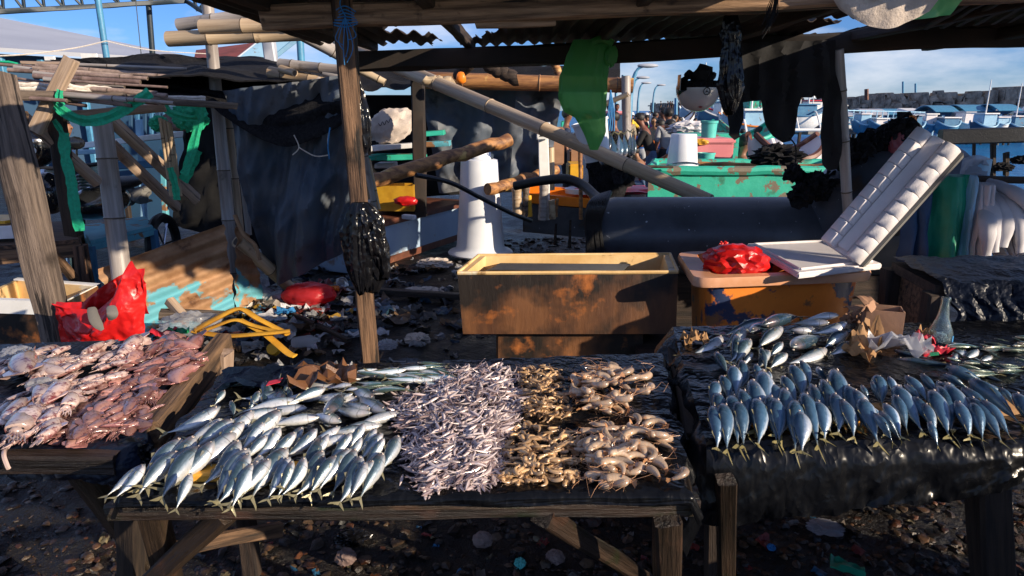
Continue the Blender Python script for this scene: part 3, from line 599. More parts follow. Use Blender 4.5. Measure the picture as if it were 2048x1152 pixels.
# blue twine knot on the middle post
kn = MB()
for k in range(7):
    a = k*.9; kn.tube(curve_pts([W(672+6*math.sin(a), 20+k*5, 2.56), W(690, 12+k*7, 2.565), W(712-4*math.sin(a), 24+k*4, 2.575)], 5), .0022, 5)
for k, (dx, dy) in enumerate(((-8,70),(4,84),(14,50),(-2,100),(10,95),(-12,60))):
    kn.tube(curve_pts([W(690,35,2.565), W(690+dx*1.6,45+dy*.5,2.565), W(690+dx*.4,30+dy,2.575)], 5), .0017, 5)
kn.tube(curve_pts([W(684,-10,2.56), W(680,10,2.56), W(692,34,2.56)], 4), .0025, 5)
solo('twine_knot', kn, 'rope_blue', 'blue twine wound and knotted around the top of the middle post', 'twine')

# ================================================================ HANGING BAGS, HELMET, CLOTHES
def hang_bag(name, label, mat, top, bot, Y, wpx, seed, cat='plastic bag', prof=None, thick=.0012, nseg=64, deep=.6, gath=.5, layers=((0,0,1),)):
    prof = prof or [(0,.12),(.08,.22),(.25,.55),(.5,.85),(.75,1),(.9,.8),(1,.3)]
    def wd(t):
        for (a, x), (b, y) in zip(prof, prof[1:]):
            if t <= b: return x+(y-x)*(t-a)/(b-a)
        return prof[-1][1]
    nv = 34; mb = MB(); top0, bot0, seed0 = top, bot, seed
    for li, (ox, oy, sc_) in enumerate(layers):
        vs = []; wv = wpx/F*Y/2*sc_; seed = seed0+li*3.3; top = (top0[0]+ox*.3, top0[1]); bot = (bot0[0]+ox, bot0[1]+oy)
        for j in range(nv+1):
            t = j/nv; c = W(top[0]+(bot[0]-top[0])*t, top[1]+(bot[1]-top[1])*t, Y-.012*li)
            for k in range(nseg):
                a = 2*math.pi*k/nseg; ca, sa = math.cos(a), math.sin(a)
                fold = 1+gath*.34*ridge((ca*2.6, sa*2.6+seed*4, t*1.6), 3)+.20*fbm((ca*1.5, sa*1.5+seed, t*4))+.07*ridge((ca*6, sa*6+seed, t*7), 2)
                r = wv*wd(t)*(fold+.10*math.sin(a*7+seed+t*2)*(1-t)*gath); vs.append(c+V((ca*r, sa*r*deep, .035*fbm((ca*2, sa*2+seed, t*3))*t)))
        mb.add(vs, [(j*nseg+k, j*nseg+(k+1)%nseg, (j+1)*nseg+(k+1)%nseg, (j+1)*nseg+k) for j in range(nv) for k in range(nseg)]+[[nv*nseg+k for k in range(nseg)]])
    return solo(name, mb, mat, label, cat, thick=0)
hang_bag('plastic_bag', 'bulky glossy black plastic bags bunched low on the middle post', 'black_bag', (722,405), (738,583), 2.62, 92, 2, prof=[(0,.35),(.1,.7),(.3,.95),(.6,1),(.85,.85),(1,.45)], gath=1.1, layers=((0,0,.78),(-24,-34,.5),(22,-28,.55),(10,-70,.6),(-14,-8,.42)))
hang_bag('plastic_bag', 'narrow black plastic bag hanging at the right side of the middle post', 'black_bag', (712,150), (728,302), 2.68, 34, 5, prof=[(0,.2),(.2,.55),(.6,1),(.85,.9),(1,.3)], gath=.7)
hang_bag('plastic_bag', 'black plastic bag hanging from the top beam beside the helmet', 'black_bag', (1465,-10), (1460,220), 2.75, 62, 7, prof=[(0,.2),(.2,.4),(.35,.75),(.45,.5),(.55,.62),(.8,.85),(.93,.6),(1,.3)], gath=.8, layers=((0,0,.85),(-9,-60,.5),(10,-22,.5)))
# green translucent bag with tied handle
gb = MB()
def greenf(u, v):
    a = u*2*math.pi; E = [(0,1150,1212,80),(.12,1140,1216,105),(.3,1124,1212,150),(.5,1118,1210,190),(.66,1130,1208,224),(.72,1152,1210,236),(.85,1168,1212,265),(1,1180,1196,300)]
    for p_, q_ in zip(E, E[1:]):
        if p_[0] <= v <= q_[0]: k = (v-p_[0])/(q_[0]-p_[0]); l_, r_, y = [p_[i]+(q_[i]-p_[i])*k for i in (1, 2, 3)]; break
    r = (r_-l_)/2/F*3.75; r *= 1+.12*ridge((math.cos(a)*2, math.sin(a)*2, v*1.6), 3)
    return W((l_+r_)/2, y, 3.85)+V((math.cos(a)*r, math.sin(a)*r*.4, 0))
gb.grid(70, 50, greenf)
gb.ball(W(1222,112,3.82), (.034,.02,.055), 3, amp=.3, sc=2, seed=3, ridge=True)
gb.tube(curve_pts([W(1185,85,3.8), W(1205,78,3.78), W(1225,88,3.78)], 6), [.02]*13, 8)
solo('plastic_bag', gb, 'green_film', 'translucent green plastic bag hanging from the shaded beam', 'plastic bag')
# hanging half-face helmet, upside down
hc = W(1397,178,3.55); hl = thing('crash_helmet', 'white and black crash helmet hanging upside down from the shaded beam', 'helmet', hc)
rx = .108
sh = MB(); prof = [(rx*math.sin(t)*1.0+.0001, -rx*1.02*math.cos(t)) for t in [i/18*math.pi*.60 for i in range(19)]]
sh.lathe(prof, 40, hc); sh.lathe([(r*.93, z) for r, z in reversed(prof)], 40, hc, 0)
part('shell', sh, 'helmet_white', hl)
tr = MB(); zt = prof[-1][1]
tr.lathe([(rx*.99, zt-.03), (rx*1.012, zt-.028), (rx*.965, zt+.004), (rx*.90, zt+.002), (rx*.90, zt-.03)], 40, hc)
tr.grid(16, 8, lambda u, v: hc+V((math.cos(R(150+u*75))*rx*1.015*math.sin(R(100-v*44+u*30)), math.sin(R(150+u*75))*rx*1.015*math.sin(R(100-v*44+u*30)), -rx*1.03*math.cos(R(100-v*44+u*30)))))
part('trim', tr, 'helmet_black', hl)
vz = MB(); vz.grid(14, 10, lambda u, v: hc+V((-(rx*1.06)*math.cos(R(-50+u*60))*math.cos(R(0)), -(rx*1.06)*math.sin(R(-50+u*100)) , -.01+v*.075)))
part('visor', vz, 'helmet_black', hl, thick=.002)
em = MB(); 
def ringat(c, n, r, mb, k=24, th=.0022):
    m = facing(c, n); mb.tube([m @ V((math.cos(2*math.pi*i/k)*r, math.sin(2*math.pi*i/k)*r, 0)) for i in range(k+1)], th, 6, cap=False)
nn = V((.12,-.95,-.12)).normalized(); pc = hc+nn*rx*1.01; ringat(pc, nn, .0165, em)
m = facing(pc, nn)
for i in range(3):
    a = math.pi/2+i*2*math.pi/3; em.tube([m @ V((0,0,.001)), m @ V((math.cos(a)*.011, math.sin(a)*.011, .001))], [.003,.0012], 6)
em.ball(pc, .004, 1)
part('emblem', em, 'helmet_black', hl)
st = MB(); nn = V((-.02,-.62,-.78)).normalized(); pc = hc+nn*rx*1.0; m = facing(pc, nn)
st.add([m @ V((math.cos(i*math.pi/8+.4)*(.016 if i%2 else .006), math.sin(i*math.pi/8+.4)*(.011 if i%2 else .004), .0035)) for i in range(16)], [list(range(16))], smooth=False)
part('star_mark', st, 'red_mark', hl)
ln = MB(); 
for k in range(9): ln.ball(hc+V((rnd.uniform(-.07,.07), rnd.uniform(-.05,.05), .03+rnd.uniform(0,.05))), rnd.uniform(.02,.045), 2, amp=.5, sc=2.5, seed=k)
part('lining', ln, 'black_cloth', hl)
# black clothes hanging like silhouettes
def outline_cloth(name, label, px, Y, th, mat='black_cloth', cat='clothing'):
    """flat garment: outline polygon given real depth folds and thickness"""
    bm = bmesh.new(); bm.faces.new([bm.verts.new(V(p+(0,))) for p in px]); bm.normal_update(); bmesh.ops.triangulate(bm, faces=bm.faces[:])
    for _ in range(5):
        ed = [e for e in bm.edges if e.calc_length() > 14]
        if not ed: break
        bmesh.ops.subdivide_edges(bm, edges=ed, cuts=1); bmesh.ops.triangulate(bm, faces=bm.faces[:])
    bm.verts.index_update(); n = len(bm.verts); mb = MB()
    base = [W(v.co.x, v.co.y, Y)+V((0, .010*math.sin(v.co.x*.16+fbm((v.co.x*.02, v.co.y*.01, 0))*3)+.012*fbm((v.co.x*.05, v.co.y*.02, 1)), 0)) for v in bm.verts]
    fs = [[v.index for v in f.verts] for f in bm.faces]
    mb.add(base+[p+V((0, th, 0)) for p in base], [list(reversed(f)) for f in fs]+[[i+n for i in f] for f in fs]+[(e.verts[0].index, e.verts[1].index, e.verts[1].index+n, e.verts[0].index+n) for e in bm.edges if len(e.link_faces) == 1])
    bm.free(); return solo(name, mb, mat, label, cat)
outline_cloth('hanging_jacket', 'black jacket hanging as a wide silhouette with one long sleeve beside the bamboo post', [(1478,85),(1668,80),(1672,150),(1684,200),(1684,300),(1674,338),(1660,342),(1646,330),(1646,270),(1650,215),(1644,196),(1636,198),(1632,190),(1625,195),(1602,195),(1596,215),(1590,268),(1582,282),(1566,285),(1548,272),(1534,250),(1528,215),(1524,200),(1484,205),(1478,150)], 3.80, .02)
outline_cloth('hanging_sleeve', 'narrow black cloth hanging below the bag beside the helmet', [(1456,190),(1484,190),(1486,240),(1478,262),(1479,274),(1470,280),(1460,270),(1462,258),(1456,236)], 3.05, .012)
sg = MB(); sg.tube(curve_pts([W(1578,275,3.78), W(1590,290,3.78), W(1592,315,3.78), W(1588,335,3.78)], 6), .004, 6)
solo('cord', sg, 'black_cloth', 'thin black cord dangling below the hanging jacket', 'cord')
rp = MB()
for k in range(16): rp.tube(curve_pts([W(1545+k*.8,-8,2.4), W(1540+k*.9-rnd.uniform(0,8),20+k,2.42), W(1530-rnd.uniform(-8,8),40+k*2.5,2.44)], 5), .0015, 4)
solo('frayed_rope', rp, 'black_cloth', 'frayed dark rope end dangling from the top beam right of the black bag', 'rope')
# ================================================================ SEAFOOD
def fish_mesh(name, mats, hh=.112, th=.62, bend=0., bendz=0., tail=.17, fork=.9, eye=True, nx=22, seg=14, fins=True, lift=0):
    mb = MB(); pk = [(0,.02),(.02,.20),(.06,.40),(.12,.62),(.20,.83),(.30,.97),(.38,1),(.5,.92),(.62,.74),(.74,.49),(.84,.27),(.92,.13),(1,.095)]
    def prof(t):
        for (a, x), (b, y) in zip(pk, pk[1:]):
            if t <= b: k = (t-a)/(b-a); k = k*k*(3-2*k) if a > .3 else k; return x+(y-x)*k
    BL = 1-tail*.75
    def off(x):      # x in 0..1 from snout
        k = (x-.45); return bend*(k*k-.08), bendz*(k*k-.08)
    vs = []; cs = []
    for i in range(nx+1):
        t = (i/nx)**1.08; h = prof(t)*hh; oy, oz = off(t*BL)
        for k in range(seg):
            a = 2*math.pi*k/seg; y = math.sin(a)*h*(1.0 if math.sin(a) > 0 else 1.08); z = math.cos(a)*h*th*(1+.1*(1-abs(math.sin(a))))
            if t > .8: z *= 1-(t-.8)*1.5
            g = 1.6*max(0, 1-abs(t-.21)/.018)*.003 if t < .3 else 0
            vs.append((.5-t*BL, y+oy, z+oz-g*(1 if z > 0 else -1)))
            cs.append((.5+.5*math.sin(a), t, .0 if t < .93 else (t-.93)*8))
    fs = [(i*seg+k, i*seg+(k+1)%seg, (i+1)*seg+(k+1)%seg, (i+1)*seg+k) for i in range(nx) for k in range(seg)]
    fs += [[k for k in reversed(range(seg))], [nx*seg+k for k in range(seg)]]
    mb.add(vs, [tuple(reversed(f)) for f in fs], 0, cs)
    oy, oz = off(BL); x0 = .5-BL+.012
    fc = (.5, 1, 1)
    for s in (1, -1):
        oy2, oz2 = off(1)
        p = [(x0, oy, oz), (x0-.025, oy+s*.02, oz), (-.47, oy2+s*hh*fork*.85, oz2+lift), (-.52, oy2+s*hh*fork*1.08, oz2+lift*1.3), (-.475, oy2+s*hh*fork*.50, oz2+lift), (x0-.075, oy+s*.003, oz)]
        q = [(a, b, c+.0022) for a, b, c in p]; q2 = [(a, b, c-.0022) for a, b, c in p]
        mb.add(q+q2, [(0,1,5),(1,4,5),(1,2,4),(2,3,4),(11,7,6),(11,10,7),(10,8,7),(10,9,8)]+[(i, (i+1)%6, (i+1)%6+6, i+6) for i in range(6)], 0, fc)
    if fins:
        for (xa, xb, s, hgt) in ((.14, .02, 1, .035), (-.08, -.24, 1, .022), (-.06, -.24, -1, .024)):
            def P(x): t = (.5-x)/BL; o = off(.5-x); return V((x, s*prof(min(1, t))*hh*.97+o[0], o[1]))
            a, b = P(xa), P(xb); top = a.lerp(b, .35)+V((0, s*hgt, 0))
            mb.add([a, b, top, a+V((0,0,.002)), b+V((0,0,.002)), top+V((0,0,.002))], [(0,2,1),(3,4,5),(0,1,4,3),(1,2,5,4),(2,0,3,5)], 0, (.75, .5, .8))
        for s in (1, -1):
            a = V((.27, .005, s*hh*th*.98)); mb.add([a, a+V((-.02,.022,s*.002)), a+V((-.12,-.012,s*.006)), a+V((-.03,-.02,s*.002))], [(0,1,2,3) if s > 0 else (3,2,1,0)], 0, (.45,.3,.7))
    if eye:
        for s in (1, -1):
            c = V((.435, .012+off(.065)[0], s*hh*th*.52)); mb.ball(c, (.0155,.0155,.006), 2, 1); mb.ball(c+V((0,0,s*.0035)), (.009,.009,.005), 1, 2)
    return mb.mesh(name, mats, sharp=60)
M('eye_ring', (.75,.6,.5), None, 9, rough=.25, bump=0); M('eye_dark', (.01,.01,.012), None, 9, rough=.1, bump=0)
EY = ['eye_ring', 'eye_dark']
MK = [fish_mesh('mackerel', ['mackerel_skin']+EY, .100, .68, b, bz, tail=.17, lift=lf) for b, bz, lf in ((0,0,0),(.16,.05,.02),(-.12,.08,0),(.30,-.06,.03),(-.05,-.1,-.02),(.22,.12,.05),(-.2,0,.02))]
MB_ = [fish_mesh('mackerel', ['mackerel_blue_skin']+EY, .113, .74, b, bz, tail=.17, lift=lf) for b, bz, lf in ((0,-.05,0),(.16,-.10,.02),(-.15,-.10,0),(.05,-.16,.05),(.24,-.06,-.02))]
SA = [fish_mesh('sardine', ['sardine_skin']+EY, .088, .55, b, bz, tail=.15, nx=14, seg=10) for b, bz in ((0,0),(.2,.05),(-.2,0),(.1,-.1))]
def lay(name, me, h, t, roll=0, sy=1., label='', cat='fish', group=None, sz=None):
    h, t = V(h), V(t); x = (h-t); Ln = x.length; x.normalize(); z = V((0,0,1)); z = (z-x*z.dot(x)).normalized(); y = z.cross(x)
    m = Matrix((x, y, z)).transposed().to_4x4() @ Matrix.Rotation(roll, 4, 'X') @ Matrix.Diagonal((Ln, Ln*sy, Ln*(sz or sy), 1))
    m.translation = (h+t)/2; o = bpy.data.objects.new(name, me); C.objects.link(o); o.matrix_world = m; LOC[o.name] = m
    return tag(o, label, cat, group)
def nth(i): return ORD[i] if i < len(ORD) else 'far'
fr_ = random.Random(21)
def fish_list(lst, meshes, zh, zt, name, rowlabel, group, roll=(0,.3), sy=1., lift=0, srt=True, cat='fish', st_=0):
    lst = sorted(lst, key=lambda q: q[0]) if srt else lst
    for i, q in enumerate(lst):
        if name == 'mackerel' and fr_.random() < .3: q = (q[0]+fr_.uniform(-6,6), q[1]+fr_.uniform(-5,5))+tuple(q[2:])
        if meshes is MB_: q = (q[0], q[1], q[2]+fr_.uniform(-11,9), q[3]+fr_.uniform(-9,7))+tuple(q[4:])
        hx, hy, tx, ty = q[:4]; extra = q[4] if len(q) > 4 else 0; rl = q[5] if len(q) > 5 else fr_.uniform(*roll)
        h = G(hx, hy, TZ+zh+extra+fr_.uniform(-.006,.006)); t = G(tx, ty, TZ+zt+extra*.6+fr_.uniform(-.004,.004))
        if st_: h = h+(h-t)*st_
        Ln = (h-t).length
        lay(name, fr_.choice(meshes), h, t, rl, sy*min(1.25, max(.85, .205/Ln)), rowlabel % nth(i), cat, group)
GM = 'mackerel on the middle table'
front = [(382,886,286,990),(378,955,348,1028),(391,902,308,1008),(458,874,352,975),(475,893,400,985),(486,908,420,1014),(493,921,432,1022),(500,936,458,1025),
 (521,923,456,1020),(515,930,482,1004),(562,905,492,1006),(578,920,530,1008),(583,930,552,1004),(640,890,574,996),(641,910,596,990),(646,923,588,1004),(690,902,628,990),(706,907,660,996),(720,925,676,1020),(729,933,696,1006),(761,916,714,1008),(420,895,330,985),(538,925,470,1008),(608,925,560,1004),(668,915,610,1000),(742,930,690,1000),(344,910,262,1000),(400,905,318,992)]
fish_list(front, MK, .054, .012, 'mackerel', 'silver mackerel, %s from left in the front row of the middle table', GM, roll=(.1,1.0), sy=1.03, st_=.14)
left = [(443,816,320,876),(360,878,262,992),(289,925,203,1000),(292,930,226,1004),(445,838,368,884)]
fish_list(left, MK, .05, .01, 'mackerel', 'green-backed mackerel at the left corner of the middle table, %s from left', GM, roll=(.1,.7), sy=1.02)
mid = [(460,843,372,908,0),(501,826,418,898),(556,830,440,902),(547,860,488,922),(558,862,503,930),(603,861,536,915),(612,875,566,920),(674,859,592,908),(686,872,610,908),(732,858,678,912),(760,871,712,930),(750,862,706,918),(766,882,722,938),(791,873,758,952),(480,850,408,925),(525,850,470,915),(588,870,520,930),(630,865,560,925),(655,875,606,930),(700,872,650,930),(722,880,682,930),(430,850,350,905),(530,875,480,930)]
fish_list(mid, MK, .066, .028, 'mackerel', 'mackerel behind the front row on the middle table, %s from the left', GM, roll=(.1,1.0), sy=1.05, st_=.1)
pile = [(619,815,500,834,.0,0),(640,832,522,855,.005,.1),(654,827,690,778,.03,.2),(679,844,612,826,0,.2),(664,857,626,842,-.02,.5),(741,829,652,814,.0,-.1),(769,822,708,786,.0,.3),(740,816,672,804,.012,.3),(800,825,688,860,0,-.2),(706,786,668,797,.01,.6),(676,768,556,766,.0,.2),(684,758,578,761,0,-.3),(704,768,650,778,.012,.1),(652,775,570,808,.02,1.0),(714,776,684,782,.02,.2),(700,822,640,805,-.01,.3),(602,800,470,824,-.005,.2),(588,842,462,856,-.01,.3),(722,803,600,797,-.012,.1),(575,788,470,800,-.005,.6),(648,795,540,803,-.01,.2),(765,848,655,864,-.01,.2),(748,800,690,768,0,.4),(560,820,440,846,.0,.4),(730,856,640,866,-.01,.5)]
fish_list(pile, MK, .03, .02, 'mackerel', 'large silver mackerel in the loose middle heap, %s from left', GM, sy=1.0)
dark = [(535,768,525,822),(557,812,553,768),(580,776,573,812),(518,782,493,824),(463,802,468,838),(450,780,426,814),(575,770,562,800),(507,800,498,826)]
fish_list(dark, MK, .03, .012, 'mackerel', 'dark-backed mackerel in the shade behind the heap, %s from left', GM, roll=(.5,1.2), sy=1.1)
# sardines at the back
sr = random.Random(4); pts = []
for i in range(40):
    x = 692+i*5.3+sr.uniform(-4,4); y = sr.uniform(738,786)-max(0, (x-800)*.18)+ (0 if x < 860 else -4)
    pts.append((x, y))
pts.sort(key=lambda p: (p[0]))
for i, (x, y) in enumerate(pts):
    a = sr.uniform(-.5, .35); l = sr.uniform(30, 46); d = sr.choice((1,-1)); zz = TZ+.012+.035*math.exp(-((x-770)/70)**2)*sr.random()
    lay('sardine', sr.choice(SA), G(x+d*l*math.cos(a), y-d*l*math.sin(a)*.35, zz+sr.uniform(-.004,.008)), G(x-d*l*math.cos(a), y+d*l*math.sin(a)*.35, zz), sr.uniform(-.4,.9), 1.05, 'small green-backed sardine in the back pile, %s' % (nth(i)+' from the left' if i < 20 else nth(39-i)+' from the right'), 'fish', 'sardines at the back of the middle table')
tw = lay('sardine', SA[0], G(704,722,TZ+.07), G(694,755,TZ+.01), .4, 1.3, 'single fish with its tail standing upright beside the brown plastic', 'fish')

# right table
GR = 'mackerel on the right table'
f1 = [(1426,822,1439,915),(1447,821,1462,908),(1465,805,1487,905),(1486,794,1501,892),(1506,776,1515,870),(1527,758,1537,868),(1548,781,1572,862),(1569,794,1574,892),(1590,815,1583,910),(1600,835,1609,912),(1606,805,1632,902),(1629,788,1659,890),(1650,776,1676,876),(1667,754,1700,862),(1700,785,1727,868),(1712,790,1724,872),(1727,810,1751,902),(1741,819,1780,882),(1766,831,1808,896),(1775,817,1818,880),(1793,802,1824,870),(1798,785,1846,868),(1835,804,1883,868),(1860,850,1873,895),(1866,796,1908,882),(1885,790,1913,872),(1902,783,1951,878),(1948,817,1980,882),(1937,787,2010,866),(1950,810,2010,892),(1956,771,2050,866),(2040,800,2090,880),(1516,812,1524,900),(1540,806,1552,890),(1557,815,1560,900),(1640,812,1650,895),(1672,800,1688,885),(1690,812,1706,890),(1756,835,1788,892),(1850,822,1880,885),(1920,815,1955,885),(1975,812,2025,885),(1437,800,1450,880),(1476,815,1490,908)]
fish_list(f1, MB_, .060, .016, 'mackerel', 'blue-backed mackerel, %s from left in the front row of the right table', GR, roll=(.1,1.2), sy=1.08, st_=.20)
f2 = [(1433,766,1424,824),(1449,755,1452,820),(1467,736,1473,806),(1486,728,1480,796),(1513,731,1514,775),(1535,745,1551,785),(1567,756,1597,812),(1587,736,1615,800),(1605,725,1630,784),(1633,733,1656,773),(1724,772,1750,816),(1739,767,1760,816),(1754,755,1762,824),(1780,756,1787,804),(1800,770,1815,800),(1812,771,1852,816),(1816,756,1860,812),(1845,751,1878,795),(1889,767,1935,800),(1891,750,1952,788),(1897,734,1982,778),(1975,767,2012,795),(2000,780,2043,825),(1876,764,1900,800)]
fish_list(f2, MB_, .068, .03, 'mackerel', 'blue mackerel in the second row of the right table, %s from the left', GR, roll=(.2,1.1), sy=1.08, st_=.08)
f3 = [(1522,695,1534,746,.02,.9),(1505,705,1481,738,.01,.6),(1436,704,1459,754,0,1.0),(1449,674,1366,722,-.02,.2),(1491,656,1443,704,.0,.3),(1477,671,1462,734,.01,.5),(1500,678,1465,732,0,.9),(1563,654,1507,702,.02,.3),(1580,664,1655,670,0,-2.6),(1579,694,1660,668,.012,-.2),(1656,699,1556,737,-.015,.2),(1702,684,1648,720,-.015,.2),(1497,658,1560,645,.012,.1),(1525,648,1612,630,.03,.5),(1660,645,1572,647,.02,.2),(1630,656,1560,664,.012,.6),(1696,645,1616,672,.03,.4),(1694,662,1640,700,.015,.9),(1570,684,1535,718,.015,.8),(1568,704,1535,740,0,.7),(1541,640,1436,674,.0,.9),(1538,700,1512,742,.01,.9),(1680,632,1600,640,.03,.3)]
fish_list(f3, MK, .04, .012, 'mackerel', 'silver mackerel in the back heap of the right table, %s from left', GR, sy=1.05)
f4 = [(1791,719,1932,733),(1786,701,1884,724),(1958,742,2022,770),(1978,739,2058,753),(1916,718,1984,739),(1932,702,1888,727),(1957,700,1922,724),(1985,712,1950,728)]
fish_list(f4, MK, .014, .01, 'mackerel', 'slender fish lying loose on the right table, %s from left', GR, roll=(.2,.8), sy=.8)
for i in range(34):
    x = 1900+i*5.2+sr.uniform(-6,6); y = sr.uniform(680,752)-(.0 if x < 1980 else 6); a = sr.uniform(-.9,.1); l = sr.uniform(18,44)
    lay('sardine', sr.choice(SA), G(x-l*math.cos(a), y+l*math.sin(a)*.5, TZ+.014+sr.random()*.02), G(x+l*math.cos(a), y-l*math.sin(a)*.5, TZ+.012), sr.uniform(-.3,1), 1.05, 'small dull fish in the shaded scatter at the far right, %s' % (nth(i)+' from the left' if i < 17 else nth(33-i)+' from the right'), 'fish', 'small fish scattered at the far right')

# polygons in the picture plane of a table
def inpoly(x, y, P):
    c = False; j = len(P)-1
    for i in range(len(P)):
        (xi, yi), (xj, yj) = P[i], P[j]
        if (yi > y) != (yj > y) and x < (xj-xi)*(y-yi)/(yj-yi)+xi: c = not c
        j = i
    return c
def edged(x, y, P):
    return min(abs((V((x, y))-V(a)).length) if (V(b)-V(a)).length < 1e-6 else ((V(a)+(V(b)-V(a))*max(0, min(1, (V((x, y))-V(a)).dot(V(b)-V(a))/(V(b)-V(a)).length_squared)))-V((x, y))).length for a, b in zip(P, P[1:]+P[:1]))
def sample(P, r):
    xs = [p[0] for p in P]; ys = [p[1] for p in P]
    while True:
        x, y = r.uniform(min(xs), max(xs)), r.uniform(min(ys), max(ys))
        if inpoly(x, y, P): return x, y
# anchovies
def anch(bend, bz): 
    return fish_mesh('anchovy', ['anchovy_skin'], .066, .75, bend, bz, tail=.1, eye=False, nx=8, seg=7, fins=False, fork=.5)
AN = [anch(b, z) for b, z in ((0,0),(.5,.2),(-.5,.1),(.25,-.4),(-.2,.5))]
P1 = [(905,738),(1000,728),(1042,748),(1045,800),(1030,850),(1012,880),(1005,930),(988,968),(955,975),(900,968),(850,985),(838,960),(805,905),(800,880),(830,872),(790,850),(772,815),(800,790),(850,770)]
ar = random.Random(8); items = []
for i in range(1900):
    x, y = sample(P1, ar); e = min(1, edged(x, y, P1)/48); hz = TZ+.006+.042*e**.7*ar.random()**.45
    l = ar.uniform(.018, .032); a = ar.gauss(1.15, .75) if ar.random() < .8 else ar.uniform(0, 6.3)
    if ar.random() < .5: a += math.pi
    c = G(x, y, hz); d = V((math.cos(a), math.sin(a), ar.uniform(-.35,.35)))*l
    items.append((hz+.02*ar.random()-.00004*abs(y-860), c+d, c-d))
items.sort(key=lambda q: -q[0])
for q in items[:290]:
    lay('anchovy', ar.choice(AN), q[1], q[2], ar.uniform(-1,1), 1.1, 'one of the tiny pinkish anchovies lying on top of the anchovy heap', 'fish', 'tiny anchovies heaped on the middle table')
for k, (hx, hy, tx, ty, l_) in enumerate(((806,948,798,975,'loose anchovy lying alone near the front edge, left of its twin'),(812,950,830,965,'loose anchovy lying alone near the front edge, right of its twin'),(700+150,960,838,982,'stray anchovy at the lower left fringe of the anchovy heap'),(880,955,838,978,'longer silvery anchovy lying at the front fringe of the heap'))):
    lay('anchovy', AN[k % 3], G(hx,hy,TZ+.012), G(tx,ty,TZ+.01), .3, 1.1, l_, 'fish')
stf = MB(); pool = []
for me in AN:
    at = me.color_attributes['Col'].data; pool.append(([v.co.copy() for v in me.vertices], [tuple(p.vertices) for p in me.polygons], [tuple(at[i].color[:3]) for i in range(len(me.vertices))]))
for q in items[290:]:
    vs_, fs_, cs_ = ar.choice(pool); x = q[1]-q[2]; Ln = x.length; x.normalize(); z = V((0,0,1)); z = (z-x*z.dot(x)).normalized(); y = z.cross(x)
    m = Matrix((x, y, z)).transposed().to_4x4() @ Matrix.Rotation(ar.uniform(-1,1), 4, 'X') @ Matrix.Scale(Ln*1.1, 4); m.translation = (q[1]+q[2])/2
    k = ar.uniform(-.25,.25); stf.add([m @ v for v in vs_], fs_, 0, [(min(1, max(0, c[0]+k)), c[1], c[2]) for c in cs_])
struct('anchovy_heap', stf, 'anchovy_skin', kind='stuff', label='heap of countless tiny pinkish anchovies')

# squid
def squid_mesh(name, mat, fat=1., curl=0., seed=0, arms=6):
    mb = MB(); seg = 12; prof = [(0,.01),(.05,.045),(.14,.09),(.3,.12),(.45,.125),(.56,.115),(.60,.10)]
    vs = []; cs = []
    for t, r in prof:
        for k in range(seg):
            a = 2*math.pi*k/seg; w_ = 1+.12*noise.noise(V((t*4, math.cos(a), math.sin(a)+seed)))
            vs.append((.5-t, math.sin(a)*r*fat*w_+curl*(t-.3)**2, math.cos(a)*r*.62*fat*w_)); cs.append((.5+.5*math.cos(a)*-1+.4*noise.noise(V((t*3, a, seed))), t, 0))
    fs = [(i*seg+k, (i+1)*seg+k, (i+1)*seg+(k+1)%seg, i*seg+(k+1)%seg) for i in range(len(prof)-1) for k in range(seg)]
    mb.add(vs, fs+[[ (len(prof)-1)*seg+k for k in reversed(range(seg))]], 0, cs)
    for s in (1, -1):                     # fins at the mantle tip
        mb.add([(.49, 0, .01), (.40, s*.16*fat, .0), (.30, s*.17*fat, -.005), (.20, s*.08*fat, .0), (.49, 0, -.005), (.40, s*.16*fat, -.008), (.30, s*.17*fat, -.012), (.20, s*.08*fat, -.01)], [(0,1,2,3),(7,6,5,4),(0,4,5,1),(1,5,6,2),(2,6,7,3)], 0, (.3,.2,.5))
    o = curl*.1
    mb.ball((-.145, o, 0), (.06,.06*fat,.045*fat), 2, 0, col=(.2,.5,.1))
    for s in (1, -1): mb.ball((-.15, o+s*.045*fat, .028), (.018,.018,.014), 1, 1)
    for k in range(arms):
        a = (k/(arms-1)-.5); L_ = .26+.05*math.sin(seed+k*2); p = [(-.18, o+a*.07, 0)]
        for j in range(1, 6): p.append((-.18-L_*j/5, o+a*.11*(1+j*.12)+.03*noise.noise(V((j*.8, k, seed))), .012*noise.noise(V((j, k*2, seed+5)))-.01))
        mb.tube(p, [.017,.016,.014,.011,.008,.003], 6, 0, col=(.15,.8,.2))
    return mb.mesh(name, [mat, 'eye_dark'], sharp=70)
SQ = [squid_mesh('squid', 'squid_skin', f, c, i) for i, (f, c) in enumerate(((1,0),(1.15,.6),(1.05,-.6),(.9,.3),(1.2,-.2)))]
SQs = [squid_mesh('squid', 'squid_small_skin', f, c, i+9, 5) for i, (f, c) in enumerate(((.95,0),(1.1,1.),(.9,-1.),(1.05,.5)))]
sq = random.Random(15)
A1 = [(-60,715),(120,698),(270,690),(262,740),(150,790),(100,768),(40,750),(-60,755)]
big = []
for i in range(66):
    x, y = sample(A1, sq); big.append((x, y, sq.gauss(.62,.35), sq.uniform(62,100)))
A3 = [(20,790),(140,760),(165,800),(125,850),(70,890),(30,880),(-40,870),(-40,830)]
for i in range(24):
    x, y = sample(A3, sq); big.append((x, y, sq.gauss(1.0,.3), sq.uniform(80,115)))
big.sort(key=lambda q: q[1])
